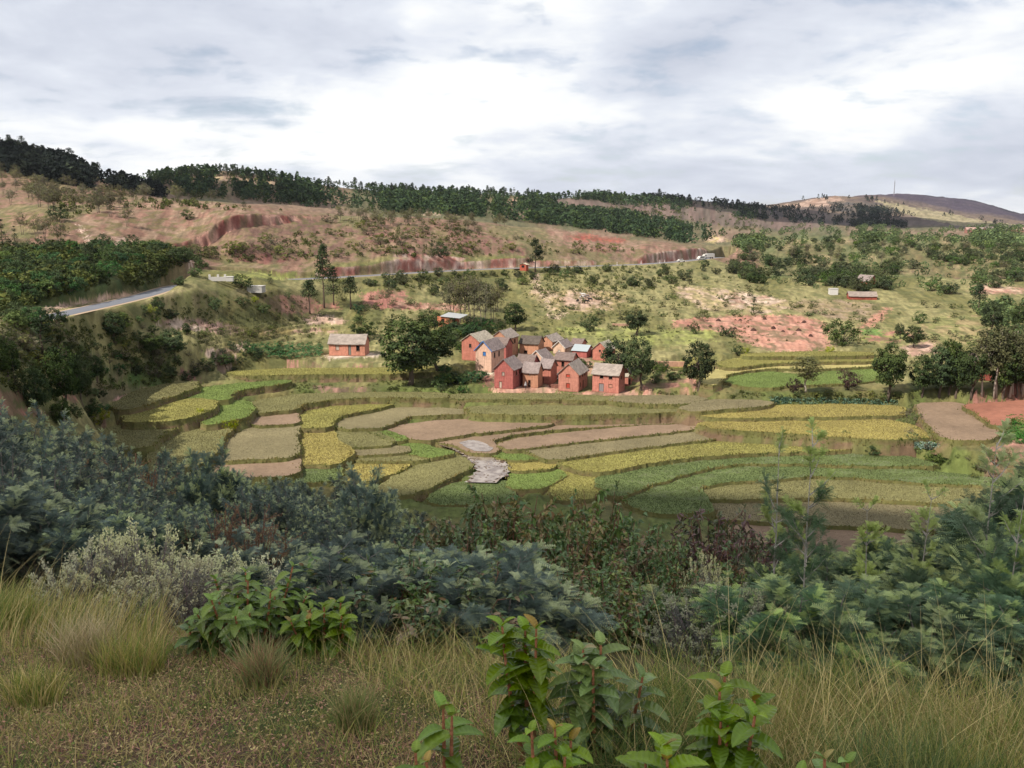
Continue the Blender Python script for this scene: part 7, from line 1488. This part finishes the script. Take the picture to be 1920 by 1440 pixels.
tussock(665,1320,3.3,500,.22,.07,(shc(120,130,84), GG, STRAW2),'small grey-green tussock in the middle of the turf'); tussock(270,1390,2.65,160,.14,.03,(GOL, GG),'tiny upright tuft in the left turf'); tussock(1700,1400,2.7,1200,.34,.22,(GG, GD, GOL),'dark green tussock in the bottom right grass'); tussock(1820,1420,2.6,1200,.34,.2,(GG, GD, GOL),'dark green tussock in the bottom right corner'); tussock(1150,1370,2.8,1200,.3,.2,(GD, GG, GD),'dark drooping tussock under the leaning guava', 1.1); tussock(450,1430,2.45,400,.14,.1,(GOL, STRAW2, GG),'short tussock at the bottom edge of the turf')
# ================================================================== CLOUDS overhead (they cast the shade that lies on the near bank and on the far hills)
cm_, nt = new_mat('cloud'); b = N(nt, 'ShaderNodeBsdfDiffuse'); b.inputs[0].default_value = (.85, .86, .88, 1); tr = N(nt, 'ShaderNodeBsdfTransparent'); mx = N(nt, 'ShaderNodeMixShader'); mx.inputs[0].default_value = .2; lk(nt, b.outputs[0], mx.inputs[1]); lk(nt, tr.outputs[0], mx.inputs[2])
o = N(nt, 'ShaderNodeOutputMaterial'); lk(nt, mx.outputs[0], o.inputs['Surface'])
def cloud(target, alt, rx, ry, rz, seed):
    s = (alt-target[2])/sdir.z; c = Vector(target)+sdir*s
    n, m = 72, 36; a = np.linspace(0, 2*math.pi, n, endpoint=False); e = np.linspace(-math.pi/2, math.pi/2, m)
    A, E = np.meshgrid(a, e); d = np.stack([np.cos(E)*np.cos(A), np.cos(E)*np.sin(A), np.sin(E)], -1)
    k = .72+.55*fbm(d[..., 0]*2.2+d[..., 2]*1.3+seed, d[..., 1]*2.2+seed, seed, 4)
    V = d*k[..., None]*[rx, ry, rz]; V[..., 2] = np.where(V[..., 2] < 0, V[..., 2]*.35, V[..., 2])
    i, j = np.meshgrid(np.arange(m-1), np.arange(n), indexing='ij'); j2 = (j+1) % n
    q = np.stack([i*n+j, i*n+j2, (i+1)*n+j2, (i+1)*n+j], -1).reshape(-1, 4)
    o = ob('cloud', mesh_np('cloud', V.reshape(-1, 3), q, None, [cm_], smooth=True)); o.location = c; struct(o)
cloud((0, 38, -15), 420, 130, 92, 30, 3)
cloud((620, 1750, 30), 1500, 620, 260, 90, 5)
cloud((-330, 800, 40), 900, 150, 120, 40, 9)
cloud((2200, 4600, 80), 2600, 900, 700, 200, 12)
# ================================================================== the air
hm, nt = new_mat('haze_air'); pv = N(nt, 'ShaderNodeVolumePrincipled'); pv.inputs['Color'].default_value = (.86, .9, 1, 1); pv.inputs['Density'].default_value = 2.6e-5; pv.inputs['Anisotropy'].default_value = .2
o = N(nt, 'ShaderNodeOutputMaterial'); lk(nt, pv.outputs[0], o.inputs['Volume'])
mb = MB(); mb.box((-230000, -400, -60), (230000, 25000, 330)); stuff(ob('haze', mb.mesh('haze', hm)))
scn.cycles.volume_bounces = 0
for key, e in protos.items():
    if key not in used:
        for c_ in list(e.children): bpy.data.objects.remove(c_)
        bpy.data.objects.remove(e)
build_ground()
